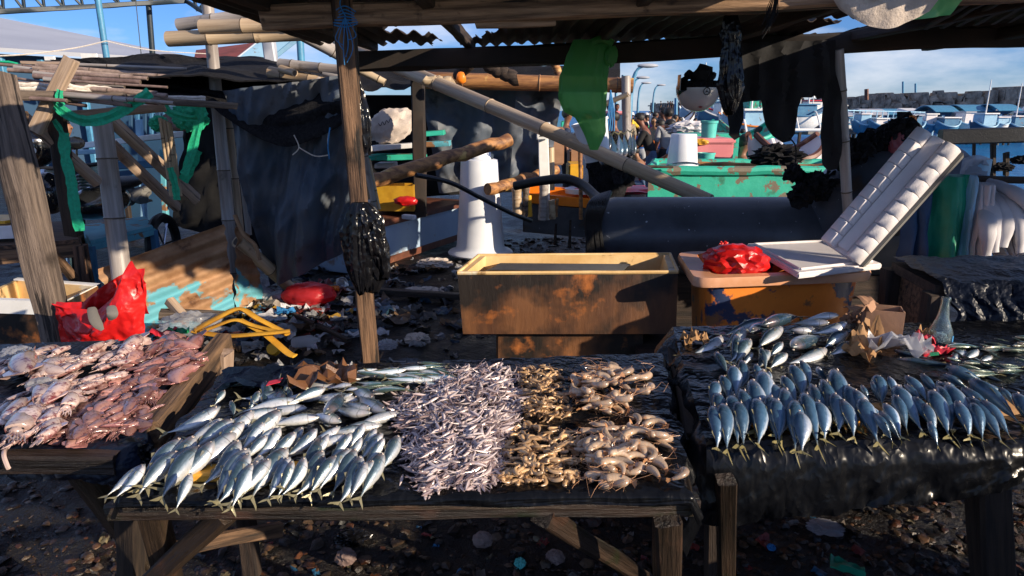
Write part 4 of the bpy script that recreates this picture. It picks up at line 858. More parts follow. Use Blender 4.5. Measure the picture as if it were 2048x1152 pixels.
for i, (x, y, a, l) in enumerate(big):
    zz = TZ+.02+.03*sq.random(); l *= .6; dx, dy = math.cos(a)*l/2*1.5, math.sin(a)*l/2
    c = 1 if sq.random() < .8 else -1
    lay('squid', sq.choice(SQ), G(x+c*dx, y-c*dy, zz+sq.uniform(-.008,.012)), G(x-c*dx, y+c*dy, zz), sq.uniform(-.4,.4), 1.08, 'one of the larger pale squid piled on the left table', 'squid', 'larger squid on the left table')
lay('squid', SQ[4], G(62,812,TZ+.05), G(34,895,TZ+.03), .1, 1.15, 'big dark red squid whose long arms hang over the front edge of the left table', 'squid')
tt = MB(); tt.tube(curve_pts([G(36,880,TZ+.03), G(14,893,TZ+.02), W(8,910,1.36), W(14,930,1.35), W(18,938,1.35)], 6), [.005]*24+[.003], 6, col=(.15,.8,.2)); tt.tube(curve_pts([G(30,880,TZ+.03), G(5,872,TZ+.02), G(-12,884,TZ+.02)], 6), .004, 6, col=(.15,.8,.2))
solo('squid_tentacle', tt, 'squid_skin', 'long pale squid tentacles drooping over the front edge of the left table', 'tentacle')
A2 = [(255,690),(330,680),(400,690),(400,715),(385,745),(320,755),(322,770),(312,820),(255,862),(150,882),(85,875),(85,850),(150,835),(190,790),(240,750)]
sm = []
for i in range(235):
    x, y = sample(A2, sq); sm.append((x, y, sq.gauss(.55 if y < 770 else .8, .45), sq.uniform(42,70)))
sm.sort(key=lambda q: q[1])
for i, (x, y, a, l) in enumerate(sm):
    zz = TZ+.012+.02*sq.random()*min(1, edged(x, y, A2)/22); l *= .74; dx, dy = math.cos(a)*l/2*1.4, math.sin(a)*l/2
    c = 1 if sq.random() < .7 else -1
    lay('squid', sq.choice(SQs), G(x+c*dx, y-c*dy, zz+sq.uniform(-.006,.01)), G(x-c*dx, y+c*dy, zz), sq.uniform(-.6,.6), 1.1, 'one of the small reddish squid spread over the right part of the left table', 'squid', 'small squid on the left table')

# prawns
def prawn_mesh(name, mat, curl=2.6, seed=0, legs=4, ant=True, seg=9, nx=16):
    mb = MB(); pts = []; rs = []; Rr = .5/(2*math.sin(min(curl, 3.0)/2)) if curl > .1 else 9
    cen = []
    for i in range(nx+1):
        t = i/nx; a = -curl/2+curl*t
        pts.append(V((math.sin(a)*Rr, math.cos(a)*Rr-Rr*math.cos(curl/2), 0))); 
        rs.append((.018+.072*min(1, t/.12)**.7 if t < .12 else .09 if t < .38 else .09-.055*((t-.38)/.62)**1.2)*(1+.05*(i % 2)))
    o = len(mb.v); vs = []; cs = []
    for i, p in enumerate(pts):
        d = (pts[min(i+1,nx)]-pts[max(i-1,0)]).normalized(); n_ = V((-d.y, d.x, 0)); 
        for k in range(seg):
            a = 2*math.pi*k/seg; vs.append(p+n_*math.cos(a)*rs[i]+V((0,0,1))*math.sin(a)*rs[i]*.8); cs.append((.5+.5*math.cos(a), i/nx, .9 if (i/nx > .94 or (i/nx < .1 and math.cos(a) < 0)) else (.35 if i % 2 else 0)))
    fs = [(i*seg+k, i*seg+(k+1)%seg, (i+1)*seg+(k+1)%seg, (i+1)*seg+k) for i in range(nx) for k in range(seg)]
    mb.add(vs, fs+[list(reversed(range(seg))), [nx*seg+k for k in range(seg)]], 0, cs)
    r = random.Random(seed)
    p = pts[-1]; d = (pts[-1]-pts[-2]).normalized(); n_ = V((-d.y, d.x, 0))
    for a in (-.5, 0, .5):
        e = p+(d*math.cos(a)+V((0,0,1))*math.sin(a)*.7)*.12+n_*a*.05; s_ = V((0,0,1))*.022+n_*.01
        mb.add([p-s_*.4, p+s_*.4, e+s_, e-s_], [(0,1,2,3)], 0, (.5,1,1)); mb.add([p-s_*.4+n_*.004, p+s_*.4+n_*.004, e+s_+n_*.004, e-s_+n_*.004], [(3,2,1,0)], 0, (.5,1,1))
    for k in range(legs):
        i = 2+k; q = pts[i]; d = (pts[i+1]-pts[i-1]).normalized(); n_ = V((d.y, -d.x, 0)); s = 1 if k % 2 else -1
        mid = q+n_*(rs[i]+.05)+V((0,0,s*.03)); mb.tube([q+n_*rs[i]*.7, mid, mid+n_*.05-d*.05+V((0,0,s*.02))], [.009,.007,.003], 4, col=(.4,.1,.8))
    if ant:
        q = pts[0]; d = (pts[0]-pts[1]).normalized(); n_ = V((-d.y, d.x, 0))
        for s in (1, -1):
            mb.tube([q, q+d*.14+n_*.05*s, q+d*.28+n_*.16*s+V((0,0,.04)), q+d*.42+n_*r.uniform(-.2,.35)+V((0,0,.02))], [.006,.005,.004,.002], 4, col=(.4,.1,.9))
        mb.tube([q-d*.04+n_*.05, q+d*.10+n_*.05], [.018,.002], 5, col=(.6,.1,.8))
    q = pts[1]
    for s in (1, -1): mb.ball(q+V((0,0,s*.035)), .014, 1, 1)
    return mb.mesh(name, [mat, 'eye_dark'], sharp=60)
PR = [prawn_mesh('prawn', 'prawn_shell', c, i) for i, c in enumerate((1.2,2.2,3.0,.6,2.6))]
SH = [prawn_mesh('shrimp', 'shrimp_shell', c, i+5, 4, i % 2 == 0, 7, 10) for i, c in enumerate((.9,2.4,1.6,.4))]
pr = random.Random(33)
def scatter(P, n, meshes, name, lmin, lmax, hmax, label, group, cat, rl=.6):
    q = [sample(P, pr) for i in range(n)]; q.sort(key=lambda a: a[1])
    for x, y in q:
        zz = TZ+lmin*.25+hmax*min(1, edged(x, y, P)/32)*pr.random()**.6; c = G(x, y, zz); a = pr.uniform(0, 6.3); l = pr.uniform(lmin, lmax)/2; d = V((math.cos(a), math.sin(a), pr.uniform(-.25,.25)))*l
        lay(name, pr.choice(meshes), c+d, c-d, pr.uniform(-rl,rl), 1, label, cat, group)
scatter([(1040,738),(1085,728),(1118,740),(1135,790),(1140,835),(1100,842),(1060,835),(1035,800)], 170, SH, 'shrimp', .034, .055, .055, 'one of the small tan shrimp in the tall heap at the back of the table', 'small shrimp in the back heap', 'shrimp', 1.2)
scatter([(1030,850),(1100,850),(1145,858),(1165,880),(1160,925),(1150,962),(1120,968),(1060,968),(1000,965),(1000,930),(1012,885)], 175, SH, 'shrimp', .042, .066, .032, 'one of the small curled tan shrimp spread at the front of the table', 'small shrimp spread at the front', 'shrimp')
scatter([(1165,735),(1230,725),(1295,750),(1308,775),(1270,810),(1215,818),(1150,812),(1140,785)], 46, PR, 'prawn', .092, .125, .045, 'one of the large pale prawns heaped at the back right of the middle table', 'large prawns in the back heap', 'prawn')
scatter([(1170,850),(1250,845),(1260,830),(1310,830),(1325,860),(1330,890),(1280,925),(1240,960),(1180,955),(1160,920)], 60, PR, 'prawn', .085, .115, .035, 'one of the large pale prawns spread at the front right of the middle table', 'large prawns spread at the front', 'prawn')
for k, (hx, hy, tx, ty, l_) in enumerate(((1352,952,1275,905,'large upper prawn of the sunlit group by the right front corner'),(1330,965,1282,925,'large lower prawn of the sunlit group by the right front corner'),(1335,968,1370,930,'large prawn lying outermost by the right front corner'),(1300,895,1340,925,'large prawn tucked behind the sunlit group at the right front corner'),(1290,965,1180,958,'long pale prawn lying along the front edge'))):
    lay('prawn', PR[(0,3,1,2,0)[k]], G(hx,hy,TZ+.03), G(tx,ty,TZ+.028), .2*(k % 3), 1.15, l_, 'prawn')
# ================================================================ SMALL THINGS ON THE TABLES
def crumple(name, label, mat, c, r, seed, cat, amp=.5, sc=2.2, sub=4, flatb=-.5, rot=None, mats2=None):
    mb = MB().ball(c, r, sub, amp=amp, sc=sc, seed=seed, ridge=True, flatb=r[2]*flatb if flatb else None, rot=rot)
    return solo(name, mb, mat, label, cat)
def paper(name, label, mat, c, sx, sy, h, seed, cat='paper', rotz=0, sc=3., nu=9):
    c = V(c); rt = Matrix.Rotation(rotz, 3, 'Z')
    def f(u, v):
        x, y = (u-.5), (v-.5); e = 1+.25*noise.noise(V((math.atan2(y, x)*1.3, seed, 0)))
        z = h*.8*max(-.3, noise.noise(V((x*sc*1.6+seed, y*sc*1.6, seed*.7)))*1.6+.25)+h*.16*noise.noise(V((x*7, y*7, seed)))+h*.4*(.3-(x*x+y*y)); x += .07*noise.noise(V((x*7, y*7, seed+9)))
        return c+rt @ V((x*sx*e, y*sy*e, z))
    return solo(name, MB().grid(nu, nu, f), mat, label, cat, thick=.0012)
paper('brown_wrapper', 'crumpled shiny brown plastic at the back of the middle table', 'brown_plastic', G(650,757,TZ+.03), .17, .12, .05, 3, 'wrapper', .2, 3.2)
paper('black_packet', 'folded dark plastic packet with a pink print behind the mackerel heap', 'table_plastic_blue', G(532,757,TZ+.022), .26, .15, .03, 5, 'packet', .25, 2.6)
mb = MB().grid(6, 3, lambda u, v: G(538+u*28-v*6, 763-u*7+v*9, TZ+.045)); solo('pink_label', mb, 'label_red', 'small pinkish red label lying on the dark plastic packet', 'label', thick=.001)
crumple('clear_wrap', 'small clear plastic wrap at the back of the left table', 'clear_bag', G(35,708,TZ+.02), (.05,.035,.025), 8, 'wrapper', amp=.3)
crumple('clear_wrap', 'clear plastic bag corner lying between the squid at the left', 'clear_bag', G(84,770,TZ+.03), (.04,.03,.02), 9, 'wrapper', amp=.3)
# cardboard box
bc = G(1760,675,TZ); cb = thing('cardboard_box', 'open brown cardboard box standing at the back of the right table', 'box', bc)
def cardbox():
    mb = MB(); w_, d_, h_ = .115, .085, .105; rt = Matrix.Rotation(-.35, 3, 'Z'); t = .004
    for (a, b) in (((-w_/2,-d_/2),(w_/2,-d_/2)),((w_/2,-d_/2),(w_/2,d_/2)),((w_/2,d_/2),(-w_/2,d_/2)),((-w_/2,d_/2),(-w_/2,-d_/2))):
        p, q = V((a[0],a[1],0)), V((b[0],b[1],0)); n_ = V((-(q-p).y, (q-p).x, 0)).normalized()*t
        mb.grid(8, 6, lambda u, v: bc+rt @ (p.lerp(q, u)+V((0,0,h_*v))+n_*.2*fbm((u*3, v*3, a[0]*50))))
    return mb
part('wall', cardbox(), 'cardboard', cb, thick=.004)
fl = MB()
for (px, py, dx, dy, hh) in ((-.05,-.03,-.05,-.03,.03),(-.02,.045,-.03,.05,.02),(-.06,.01,-.06,.0,.0)):
    fl.grid(6, 6, lambda u, v: bc+V((px+dx*v+.05*(u-.5)*(dy != 0), py+dy*v+.06*(u-.5)*(abs(dx) > .045), .105+hh*math.sin(v*2.6)+.01*fbm((u*3, v*3, px*40)))))
part('flap', fl, 'cardboard', cb, thick=.003)
paper('kraft_paper', 'torn brown wrapping paper leaning against the cardboard box', 'kraft_paper', G(1735,684,TZ+.035), .12, .09, .075, 11, 'paper', .7, 2.6)
paper('kraft_paper', 'torn brown paper strip hanging in front of the cardboard box', 'kraft_paper', G(1722,705,TZ+.025), .05, .11, .04, 14, 'paper', .3, 2.2)
crumple('paper_ball', 'pale crumpled paper tucked at the left of the cardboard box', 'cardboard', W(1727,640,2.36), (.033,.03,.045), 5, 'paper', flatb=None)
crumple('paper_ball', 'brownish crumpled cardboard lump behind the sunlit mackerel, left of the box', 'cardboard', W(1708,655,2.42), (.05,.04,.06), 9, 'paper')
paper('kraft_paper', 'small torn brown paper bow at the back left of the right table', 'kraft_paper', G(1390,680,TZ+.02), .085, .06, .035, 17, 'paper', 0, 4)
paper('clear_bag', 'clear plastic bag lying in front of the cardboard box', 'clear_bag', G(1795,698,TZ+.03), .17, .10, .07, 19, 'plastic bag', -.35, 2.6)
paper('printed_wrapper', 'clear wrapper with red and green print in front of the glass bottle', 'label_red', G(1868,705,TZ+.018), .11, .04, .025, 21, 'wrapper', .2)
mb = MB().grid(5, 3, lambda u, v: G(1860+u*18, 706+v*6-u*2, TZ+.036)); solo('green_label', mb, 'label_green', 'tiny green print patch on the red wrapper by the bottle', 'label', thick=.001)
paper('printed_wrapper', 'small red crumpled wrapper just left of the glass bottle', 'label_red', G(1845,680,TZ+.02), .07, .04, .03, 25, 'wrapper', -.3)
paper('kraft_paper', 'folded brown paper scrap behind the red wrapper', 'kraft_paper', G(1852,672,TZ+.02), .05, .05, .03, 27, 'paper', .5)
# glass bottle
gc = G(1877,690,TZ+.002); gl = thing('glass_bottle', 'clear glass bottle with round belly and long neck on the right table', 'bottle', gc)
bp_ = [(.012,0),(.026,.002),(.034,.012),(.037,.03),(.035,.05),(.026,.072),(.018,.095),(.014,.125),(.0125,.15),(.0145,.153),(.0145,.162),(.0115,.163)]
mb = MB(); mb.lathe(bp_, 26, gc); mb.lathe([(r-.0028, z+.0015) for r, z in reversed(bp_)], 26, gc); part('glass_body', mb, 'glass', gl)
mb = MB(); mb.lathe([(.0305,.001+.0045),(.0338,.032)], 26, gc); 
for k in range(5): mb.ball(gc+V((rnd.uniform(-.012,.012), rnd.uniform(-.012,.012), .012+k*.006)), .009, 2, amp=.6, sc=3, seed=k)
part('contents', MB().ball(gc+V((0,0,.026)), (.021,.021,.017), 3, amp=.5, sc=3, seed=4, ridge=True), 'clear_bag', gl)
mb = MB().grid(8, 3, lambda u, v: gc+V((math.cos(-1.0+u*.5)*.0378, math.sin(-1.0+u*.5)*.0378, .018+v*.022))); part('blue_label', mb, 'rope_blue', gl)

# ================================================================ FAR RIGHT TABLE UNDER PLASTIC
def Yz(x, y, z): return G(x, y, z)
c1, c2, c3, c4 = Yz(1785,520,.86), Yz(2300,516,.86), Yz(2300,588,.86), Yz(1872,566,.86)
t = thing('covered_table', 'dark timber table behind the right table, wrapped in crumpled black plastic', 'table', ((c1+c3)/2).xy.to_3d())
mb = MB(); mb.hexa([p+V((0,0,-.05)) for p in (c4,c3,c2,c1)], [p+V((0,0,-.01)) for p in (c4,c3,c2,c1)]); part('tabletop', mb, 'wood_dark', t)
for p in (c1,c2,c3,c4): beam('leg', p+V((.0,0,-.04)), V((p.x+.02,p.y,-.06)), .07, .07, 'wood_dark', t, up=(0,1,0))
mb = MB(); mb.hexa([c4+V((.02,.02,-.5)), c1+V((.03,-.03,-.5)), c1+V((.05,-.03,-.5)), c4+V((.04,.02,-.5))], [c4+V((.02,.02,-.05)), c1+V((.03,-.03,-.05)), c1+V((.05,-.03,-.05)), c4+V((.04,.02,-.05))]); part('side_board', mb, 'wood_brown', t)
def f5(u, v):
    vv = min(1, v/.45); p = (c1*(1-u)+c2*u).lerp(c4*(1-u)+c3*u, vv); d = max(0, v-.45)/.55
    w_ = ridge((p.x*6, p.y*6, 4), 3)
    if d > 0:
        p.z -= .30*d*(1+.25*noise.noise(V((u*6, 2, 1)))); p.y -= .05*math.sin(min(1, d*2)*1.57)+.06*d+.03*ridge((u*9, d*2, 7)); p.x += .10*d*(1-u)+.02*ridge((u*5, d*3, 2))
    else: p.z += .014*w_
    p.z += .012; return p
solo('plastic_sheet', MB().grid(90, 70, f5), 'table_plastic_blue', 'bluish black crumpled plastic wrapped over the far right table', 'plastic sheet', thick=.002)

# ================================================================ TUBS BEHIND THE TABLES
def open_box(b, t, wall, name_parts=None):
    """b: 4 bottom pts, t: 4 top pts (FL FR BR BL) -> outer + inner walls + bottom"""
    b = [V(p) for p in b]; t = [V(p) for p in t]; cb, ct = sum(b, V())/4, sum(t, V())/4; mb = MB()
    ti = [p+(ct-p).normalized()*wall*1.4 for p in t]; bi = [p+(cb-p).normalized()*wall*1.4+V((0,0,wall)) for p in b]
    for i in range(4):
        j = (i+1) % 4
        mb.grid(14, 8, lambda u, v: b[i].lerp(b[j], u).lerp(t[i].lerp(t[j], u), v)+(V((0,0,0)) if v in (0,1) or u in (0,1) else (b[i]-cb).normalized()*.004*fbm((u*3, v*3, i))))
        mb.grid(6, 4, lambda u, v: bi[j].lerp(bi[i], u).lerp(ti[j].lerp(ti[i], u), v), mi=1)
        mb.add([t[i], t[j], ti[j], ti[i]], [(0,1,2,3)], 1, smooth=False)
    mb.add(bi, [(0,1,2,3)], 1, smooth=False); mb.add(b, [(3,2,1,0)], 0, smooth=False); return mb
zt = .74
tFL, tFR, tBR, tBL = G(915,546,zt), G(1356,544,zt), G(1340,508,zt), G(957,511,zt)
bFL, bFR = W(926,668,3.2), W(1352,668,3.2); bBL, bBR = bFL+V((.05,.42,0)), bFR+V((-.02,.42,0))
tb = thing('fish_tub', 'big rusty brown fish tub with pale yellow inside behind the middle table', 'tub', ((bFL+bBR)/2))
part('body', open_box([bFL,bFR,bBR,bBL],[tFL,tFR,tBR,tBL], .03), ['tub_rust','tub_cream'], tb)
mb = MB()
for a, b_ in ((tFL,tFR),(tFR,tBR),(tBR,tBL),(tBL,tFL)): mb.tube([a+(b_-a)*k/10+V((0,0,.002*fbm((k,a.x,1)))) for k in range(11)], .0095, 6, cap=False)
part('rim', mb, 'tub_cream', tb)
mb = MB(); mb.hexa([G(945,549,zt-.05)+V((.03,.02,0)), G(1240,549,zt-.05), G(1250,530,zt-.05), G(1000,527,zt-.05)], [G(980,540,zt-.02), G(1245,541,zt-.01), G(1262,528,zt-.01), G(1000,526,zt-.02)])
part('inner_board', mb, 'concrete', tb)
mb = MB(); mb.hexa([V((-.08,3.25,-.05)), V((.66,3.25,-.05)), V((.66,3.55,-.05)), V((-.08,3.55,-.05))], [V((-.08,3.25,bFL.z)), V((.66,3.25,bFL.z)), V((.66,3.55,bFL.z)), V((-.08,3.55,bFL.z))]); part('base', mb, 'tub_rust', tb, bev=.01)
# orange tub
oz = .765
def rr(c0, c1_, c2_, c3_, n=6, k=.12):
    P = [V(c0), V(c1_), V(c2_), V(c3_)]; o = []
    for i in range(4):
        a, b_, c_ = P[i-1], P[i], P[(i+1) % 4]; s, e = b_.lerp(a, k), b_.lerp(c_, k)
        for j in range(n+1): t_ = j/n; o.append(s*(1-t_)**2+b_*2*t_*(1-t_)+e*t_*t_)
    return o
oFL, oFR, oBR, oBL = G(1388,558,oz), G(1745,545,oz), G(1735,497,oz), G(1352,503,oz)
ob = thing('orange_tub', 'orange plastic fish tub with blue paint smears and a wide pinkish rim', 'tub', V((.95,3.3,0)))
top = rr(oFL,oFR,oBR,oBL); cen = sum(top, V())/len(top); nT = len(top)
def ring(k, dz): return [cen+(p-cen)*k+V((0,0,dz)) for p in top]
mb = MB(); lv = [ring(.80,-.40), ring(.86,-.05), ring(.99,-.045), ring(1.0,-.02), ring(.985,0), ring(.80,.002), ring(.78,-.01), ring(.72,-.34)]
for q in lv: mb.v += [tuple(p) for p in q]; mb.c += [(1,1,1)]*nT
for j in range(len(lv)-1):
    for i in range(nT): mb.f.append([j*nT+i, j*nT+(i+1)%nT, (j+1)*nT+(i+1)%nT, (j+1)*nT+i]); mb.m.append(1 if 1 < j < 5 else 0); mb.s.append(True)
mb.f.append([(len(lv)-1)*nT+i for i in range(nT)]); mb.m.append(0); mb.s.append(False)
part('body', mb, ['orange_plastic','rim_orange'], ob)
mb = MB().hexa([V((.62,3.1,-.05)),V((1.35,3.1,-.05)),V((1.35,3.5,-.05)),V((.62,3.5,-.05))],[V((.62,3.1,.36)),V((1.35,3.1,.36)),V((1.35,3.5,.36)),V((.62,3.5,.36))]); part('base', mb, 'wood_dark', ob)
crumple('red_bag', 'knotted bright red plastic bag lying in the orange tub', 'red_plastic', G(1470,525,oz+.03), (.155,.12,.085), 6, 'plastic bag', amp=.22, sc=2.0)
crumple('red_bag', 'small upright knot of the red bag in the orange tub', 'red_plastic', W(1447,500,3.35), (.03,.02,.04), 7, 'plastic bag', amp=.5, flatb=None)
ly = oz+.035; A, B, Cc, D = G(1493,487,ly), G(1650,480,ly), G(1765,527,ly), G(1597,546,ly)
lt = thing('tray_lid', 'flat white foam lid with raised rim resting on the orange tub', 'lid', (A+Cc)/2)
mb = MB().hexa([p+V((0,0,-.028)) for p in (D,Cc,B,A)], (D,Cc,B,A)); part('panel', mb, 'foam_white', lt, bev=.006)
mb = MB(); cc_ = (A+Cc)/2; IN = [cc_+(p-cc_)*.86 for p in (A,B,Cc,D)]
for a, b_ in zip(IN, IN[1:]+IN[:1]): mb.tube([a+V((0,0,.003)), b_+V((0,0,.003))], .008, 6)
part('ridge', mb, 'foam_white', lt)
# big foam box leaning
e0a, e0b = W(1630,492,3.25), W(1735,520,3.12); e1a, e1b = W(1846,262,3.25), W(1910,305,3.08)
fb = thing('foam_box', 'long ribbed white foam box leaning steeply against the orange tub', 'foam box', e0a)
P0, P1_ = (e0a+e0b)/2, (e1a+e1b)/2; fr5 = frame(P0, P1_, up=(-.55,-.75,.35)); Lb = (P1_-P0).length
mb = MB(); Wd, Hd = .20, .12
def rib(x0, x1, y, z, sy_, sz_, mi=0):
    return mb.box((( x0+x1)/2, y, z), (x1-x0, sy_, sz_), mi=mi)
mb.box((Lb/2,0,-.035), (Lb, Wd, Hd))
part('body', mb, 'foam_white', fb, bev=.02, mat=fr5)
nr = 10
for s in (1, -1):
    for k in range(nr):
        x0 = k*Lb/nr+.001; x1 = (k+1)*Lb/nr-.001; mb = MB(); n8 = 10; yy = [(-.19,.0),(-.19,.04),(-.16,.060),(-.08,.072),(.06,.070),(.15,.055),(.19,.03),(.19,-.03)]
        ring_ = [[V((x, s*(Wd*.35+q[0]*Wd), q[1]*(1 if e in (1,2) else .93)+.001*k)) for q in yy] for e, x in enumerate((x0, x0+.006, x1-.006, x1))]; mb.add([p for r_ in ring_ for p in r_], [(e*8+i, e*8+i+1, (e+1)*8+i+1, (e+1)*8+i) for e in range(3) for i in range(7)]+[tuple(range(8)), tuple(range(31,23,-1))]); part('rib', mb, 'foam_white', fb, mat=fr5)
mb = MB(); mb.box((Lb*.52,0,.022), (Lb*.98, Wd*.30, .03)); part('groove', mb, 'foam_white', fb, bev=.004, mat=fr5)
mb = MB(); mb.box((Lb*.5,-Wd*.57,-.0), (Lb*1.0, .018, .05)); part('edge_strip', mb, 'concrete', fb, bev=.004, mat=fr5)

# ================================================================ PIPE, TANK, NETS
pp = thing('big_pipe', 'thick dark plastic pipe lying behind the tubs, specked with white', 'pipe', V((1.4,4.4,0)))
mb = MB(); n_ = 40; pts = [V((.56+i*2.2/n_, 4.45, .69)) for i in range(n_+1)]; mb.tube(pts, [.262 if i > 1 else .262-.012*(2-i) for i in range(n_+1)], 40, cap=False); mb.tube([p for p in pts][::-1], .235, 40, cap=False)
mb.lathe([(.235,0),(.262,0)], 40, (.56,4.45,.69), ax=Matrix.Rotation(math.pi/2, 3, 'Y'))
part('tube', mb, 'pipe_dark', pp)
mb = MB(); mb.hexa([V((.56,4.25,-.1)),V((2.7,4.25,-.1)),V((2.7,4.65,-.1)),V((.56,4.65,-.1))],[V((.6,4.3,.46)),V((2.7,4.3,.46)),V((2.7,4.6,.46)),V((.6,4.6,.46))]); part('cradle', mb, 'wood_dark', pp)
tk = thing('dark_tank', 'dark rounded hull-like tank right of the bamboo post with nets on top', 'tank', V((2.4,4.3,0)))
mb = MB(); mb.tube([W(1668,470,4.3), W(1690,420,4.3), W(1730,390,4.35), W(1800,380,4.4), W(1880,385,4.45)], [.16,.27,.31,.32,.30], 32)
part('hull', mb, 'pipe_dark', tk)
mb = MB(); mb.tube([W(1770,305,4.3),W(1812,303,4.32)], .012, 6); part('rim', mb, 'black_cloth', tk)
mb = MB()
for k in range(26):
    t_ = k/25; x = 1692+t_*118; y = 318-t_*62+rnd.uniform(-8,8); mb.ball(W(x, y, 4.3+rnd.uniform(-.1,.1)), rnd.uniform(.035,.075), 3, amp=.9, sc=2.6, seed=k, ridge=True)
solo('net_heap', mb, 'net_black', 'dark tangled net heaped along the top of the dark tank', 'net')
crumple('purple_bag', 'purplish translucent bag on the net heap by the white stake', 'pink_film', W(1795,285,4.2), (.05,.04,.07), 5, 'plastic bag', amp=.25, flatb=None)
mb = MB(); mb.tube([W(1813,310,4.2), W(1812,235,4.25)], [.012,.008], 8); solo('thin_stake', mb, 'lightblue_paint', 'thin pale stake standing up by the purple bag', 'stake')
mb = MB(); mb.ball(W(1823,246,4.3), (.028,.02,.045), 3, amp=.5, seed=5); solo('orange_float', mb, 'orange_paint', 'small orange float beside the thin stake', 'float')
mb = MB()
for k in range(22): mb.ball(W(1585+rnd.random()*95, 395-rnd.random()*50, 4.2+rnd.uniform(-.1,.1)), rnd.uniform(.03,.07), 3, amp=.9, sc=2.6, seed=k+40, ridge=True)
solo('net_heap', mb, 'net_black', 'black net bunched on the right end of the thick pipe', 'net')
# straps and hose at the left end of the pipe
mb = MB()
for k in range(9): mb.tube(curve_pts([W(1195+k*3.2,392-k,4.22), W(1178+k*4,410,4.1), W(1172+k*3.5,450,4.12), W(1176+k*3+rnd.uniform(-6,6),505,4.14)], 6), .013, 7)
solo('black_straps', mb, 'rubber', 'black rubber straps hanging over the left end of the thick pipe', 'strap')
mb = MB(); mb.tube(curve_pts([W(1030,372,5.1), W(1080,362,5.0), W(1130,358,4.9), W(1165,370,4.8), W(1190,392,4.6), W(1205,405,4.4)], 8), .035, 10); solo('black_hose', mb, 'rubber', 'thick black hose arching down to the left end of the pipe', 'hose')
mb = MB(); mb.tube(curve_pts([W(832,350,5.0), W(900,365,5.2), W(960,395,5.4), W(1020,425,5.6), W(1062,442,5.8)], 8), .018, 8); solo('black_hose', mb, 'rubber', 'black hose running past the white cone down to the mud', 'hose')
for k, (x, y0, y1) in enumerate(((1110,447,490),(1139,440,495))): 
    mb = MB(); mb.tube([W(x,y1,7.0), W(x+2,y0,7.0)], [.02,.012], 6); solo('mud_stake', mb, 'wood_dark', 'short dark stake stuck in the mud, %s of two' % ('left' if k == 0 else 'right'), 'stake', 'short stakes in the mud')

# ================================================================ CLOTHS ON THE RIGHT
def fold_cloth(name, label, mat, x0, x1, yt, yb, Y, seed, folds=3, bulge=.05, skew=0):
    a, b_ = W(x0, yt, Y), W(x1, yt+4, Y-.05); zb = W(x0, yb, Y).z
    def f(u, v):
        p = a.lerp(b_, u); 
        if v < .25:                      # over the rail
            t_ = v/.25*math.pi/2; p = p+V((0, .12*math.cos(t_), 0)); p.z = a.z-.04*(1-math.sin(t_))
        else:
            d = (v-.25)/.75; p.z = a.z+(zb-a.z)*d; p.y -= bulge*math.sin(u*folds*math.pi)**2*(.4+d)+.02*fbm((u*3, d*2, seed)); p.x += skew*d*d+.02*fbm((u*2, d*2, seed+3))*d
        return p
    return solo(name, MB().grid(36, 30, f), mat, label, 'cloth', thick=.006)
fold_cloth('hanging_cloth', 'dark blue cloth hanging left of the green one at the right', 'cloth_blue', 1815, 1868, 372, 520, 3.72, 1, 2)
fold_cloth('hanging_cloth', 'bright green plastic cloth folded over the rail at the right', 'cloth_green', 1868, 1942, 350, 520, 3.7, 2, 1, .08)
fold_cloth('hanging_cloth', 'pale blue cloth edge just right of the green cloth', 'lightblue_paint', 1938, 1958, 352, 518, 3.66, 3, 1, .03)
fold_cloth('hanging_cloth', 'white cloth hanging right of the green and pale blue cloths', 'cloth_white', 1955, 1990, 366, 520, 3.64, 4, 3, .05)
rl = MB().tube([W(1805,356,3.82), W(2150,362,3.8)], .02, 8); solo('rail', rl, 'wood_dark', 'dark rail carrying the hanging cloths at the right', 'rail')
for k, (x0, x1, yt, lb) in enumerate(((1984,2030,374,'greyish white folded cloth beside the hanging white one'),(2022,2085,386,'outermost off-white folded cloth at the right edge'))): fold_cloth('hanging_cloth', lb, 'cloth_white', x0, x1, yt, 524, 3.68+k*.03, 7+k, 4, .07, .10)
wh = random.Random(4)
for k, (x0, y0, x1, y1, x2, y2) in enumerate(((1962,378,1985,430,1990,505),(1975,370,2012,430,2006,495),(1985,372,2035,425,2040,505),(1995,385,2052,440,2068,500),(1978,362,2050,400,2090,470),(1970,392,1975,450,1972,515))):
    p = curve_pts([W(x0,y0,3.75), W(x1,y1,3.55-k*.01), W(x2,y2,3.5)], 8); n2 = len(p); mb = MB().tube(p, [(.022+.022*math.sin(min(1, i/n2*1.2)*math.pi))*(1+.1*fbm((i*.6,k,1))) for i in range(n2)], 20, flat=.7); mb.v = [tuple(V(q)+V((.006*ridge((q[0]*14,q[1]*14,q[2]*5),2),.006*ridge((q[0]*14+3,q[1]*14,q[2]*5),2),0))) for q in mb.v]
    solo('white_bundle', mb, 'cloth_white', 'long pale cloth bundle drooping at the right edge, %s from the left' % ORD[k], 'cloth bundle', 'pale cloth bundles at the right edge')
mb = MB(); mb.lathe([(.0,0),(.055,0),(.05,-.25),(.048,-.26)], 24, W(1962,318,3.9)); solo('white_pipe_end', mb, 'lightblue_paint', 'short pale upright pipe behind the top of the leaning foam box', 'pipe')
cl_ = MB(); cl_.grid(10,6, lambda u, v: W(1925+u*55-v*8, 318-8*math.sin(u*3)+v*42, 3.85+.03*fbm((u*3,v*3,1)))); solo('clear_film', cl_, 'clear_bag', 'clear film draped behind the top of the leaning foam box', 'plastic film', thick=.002)
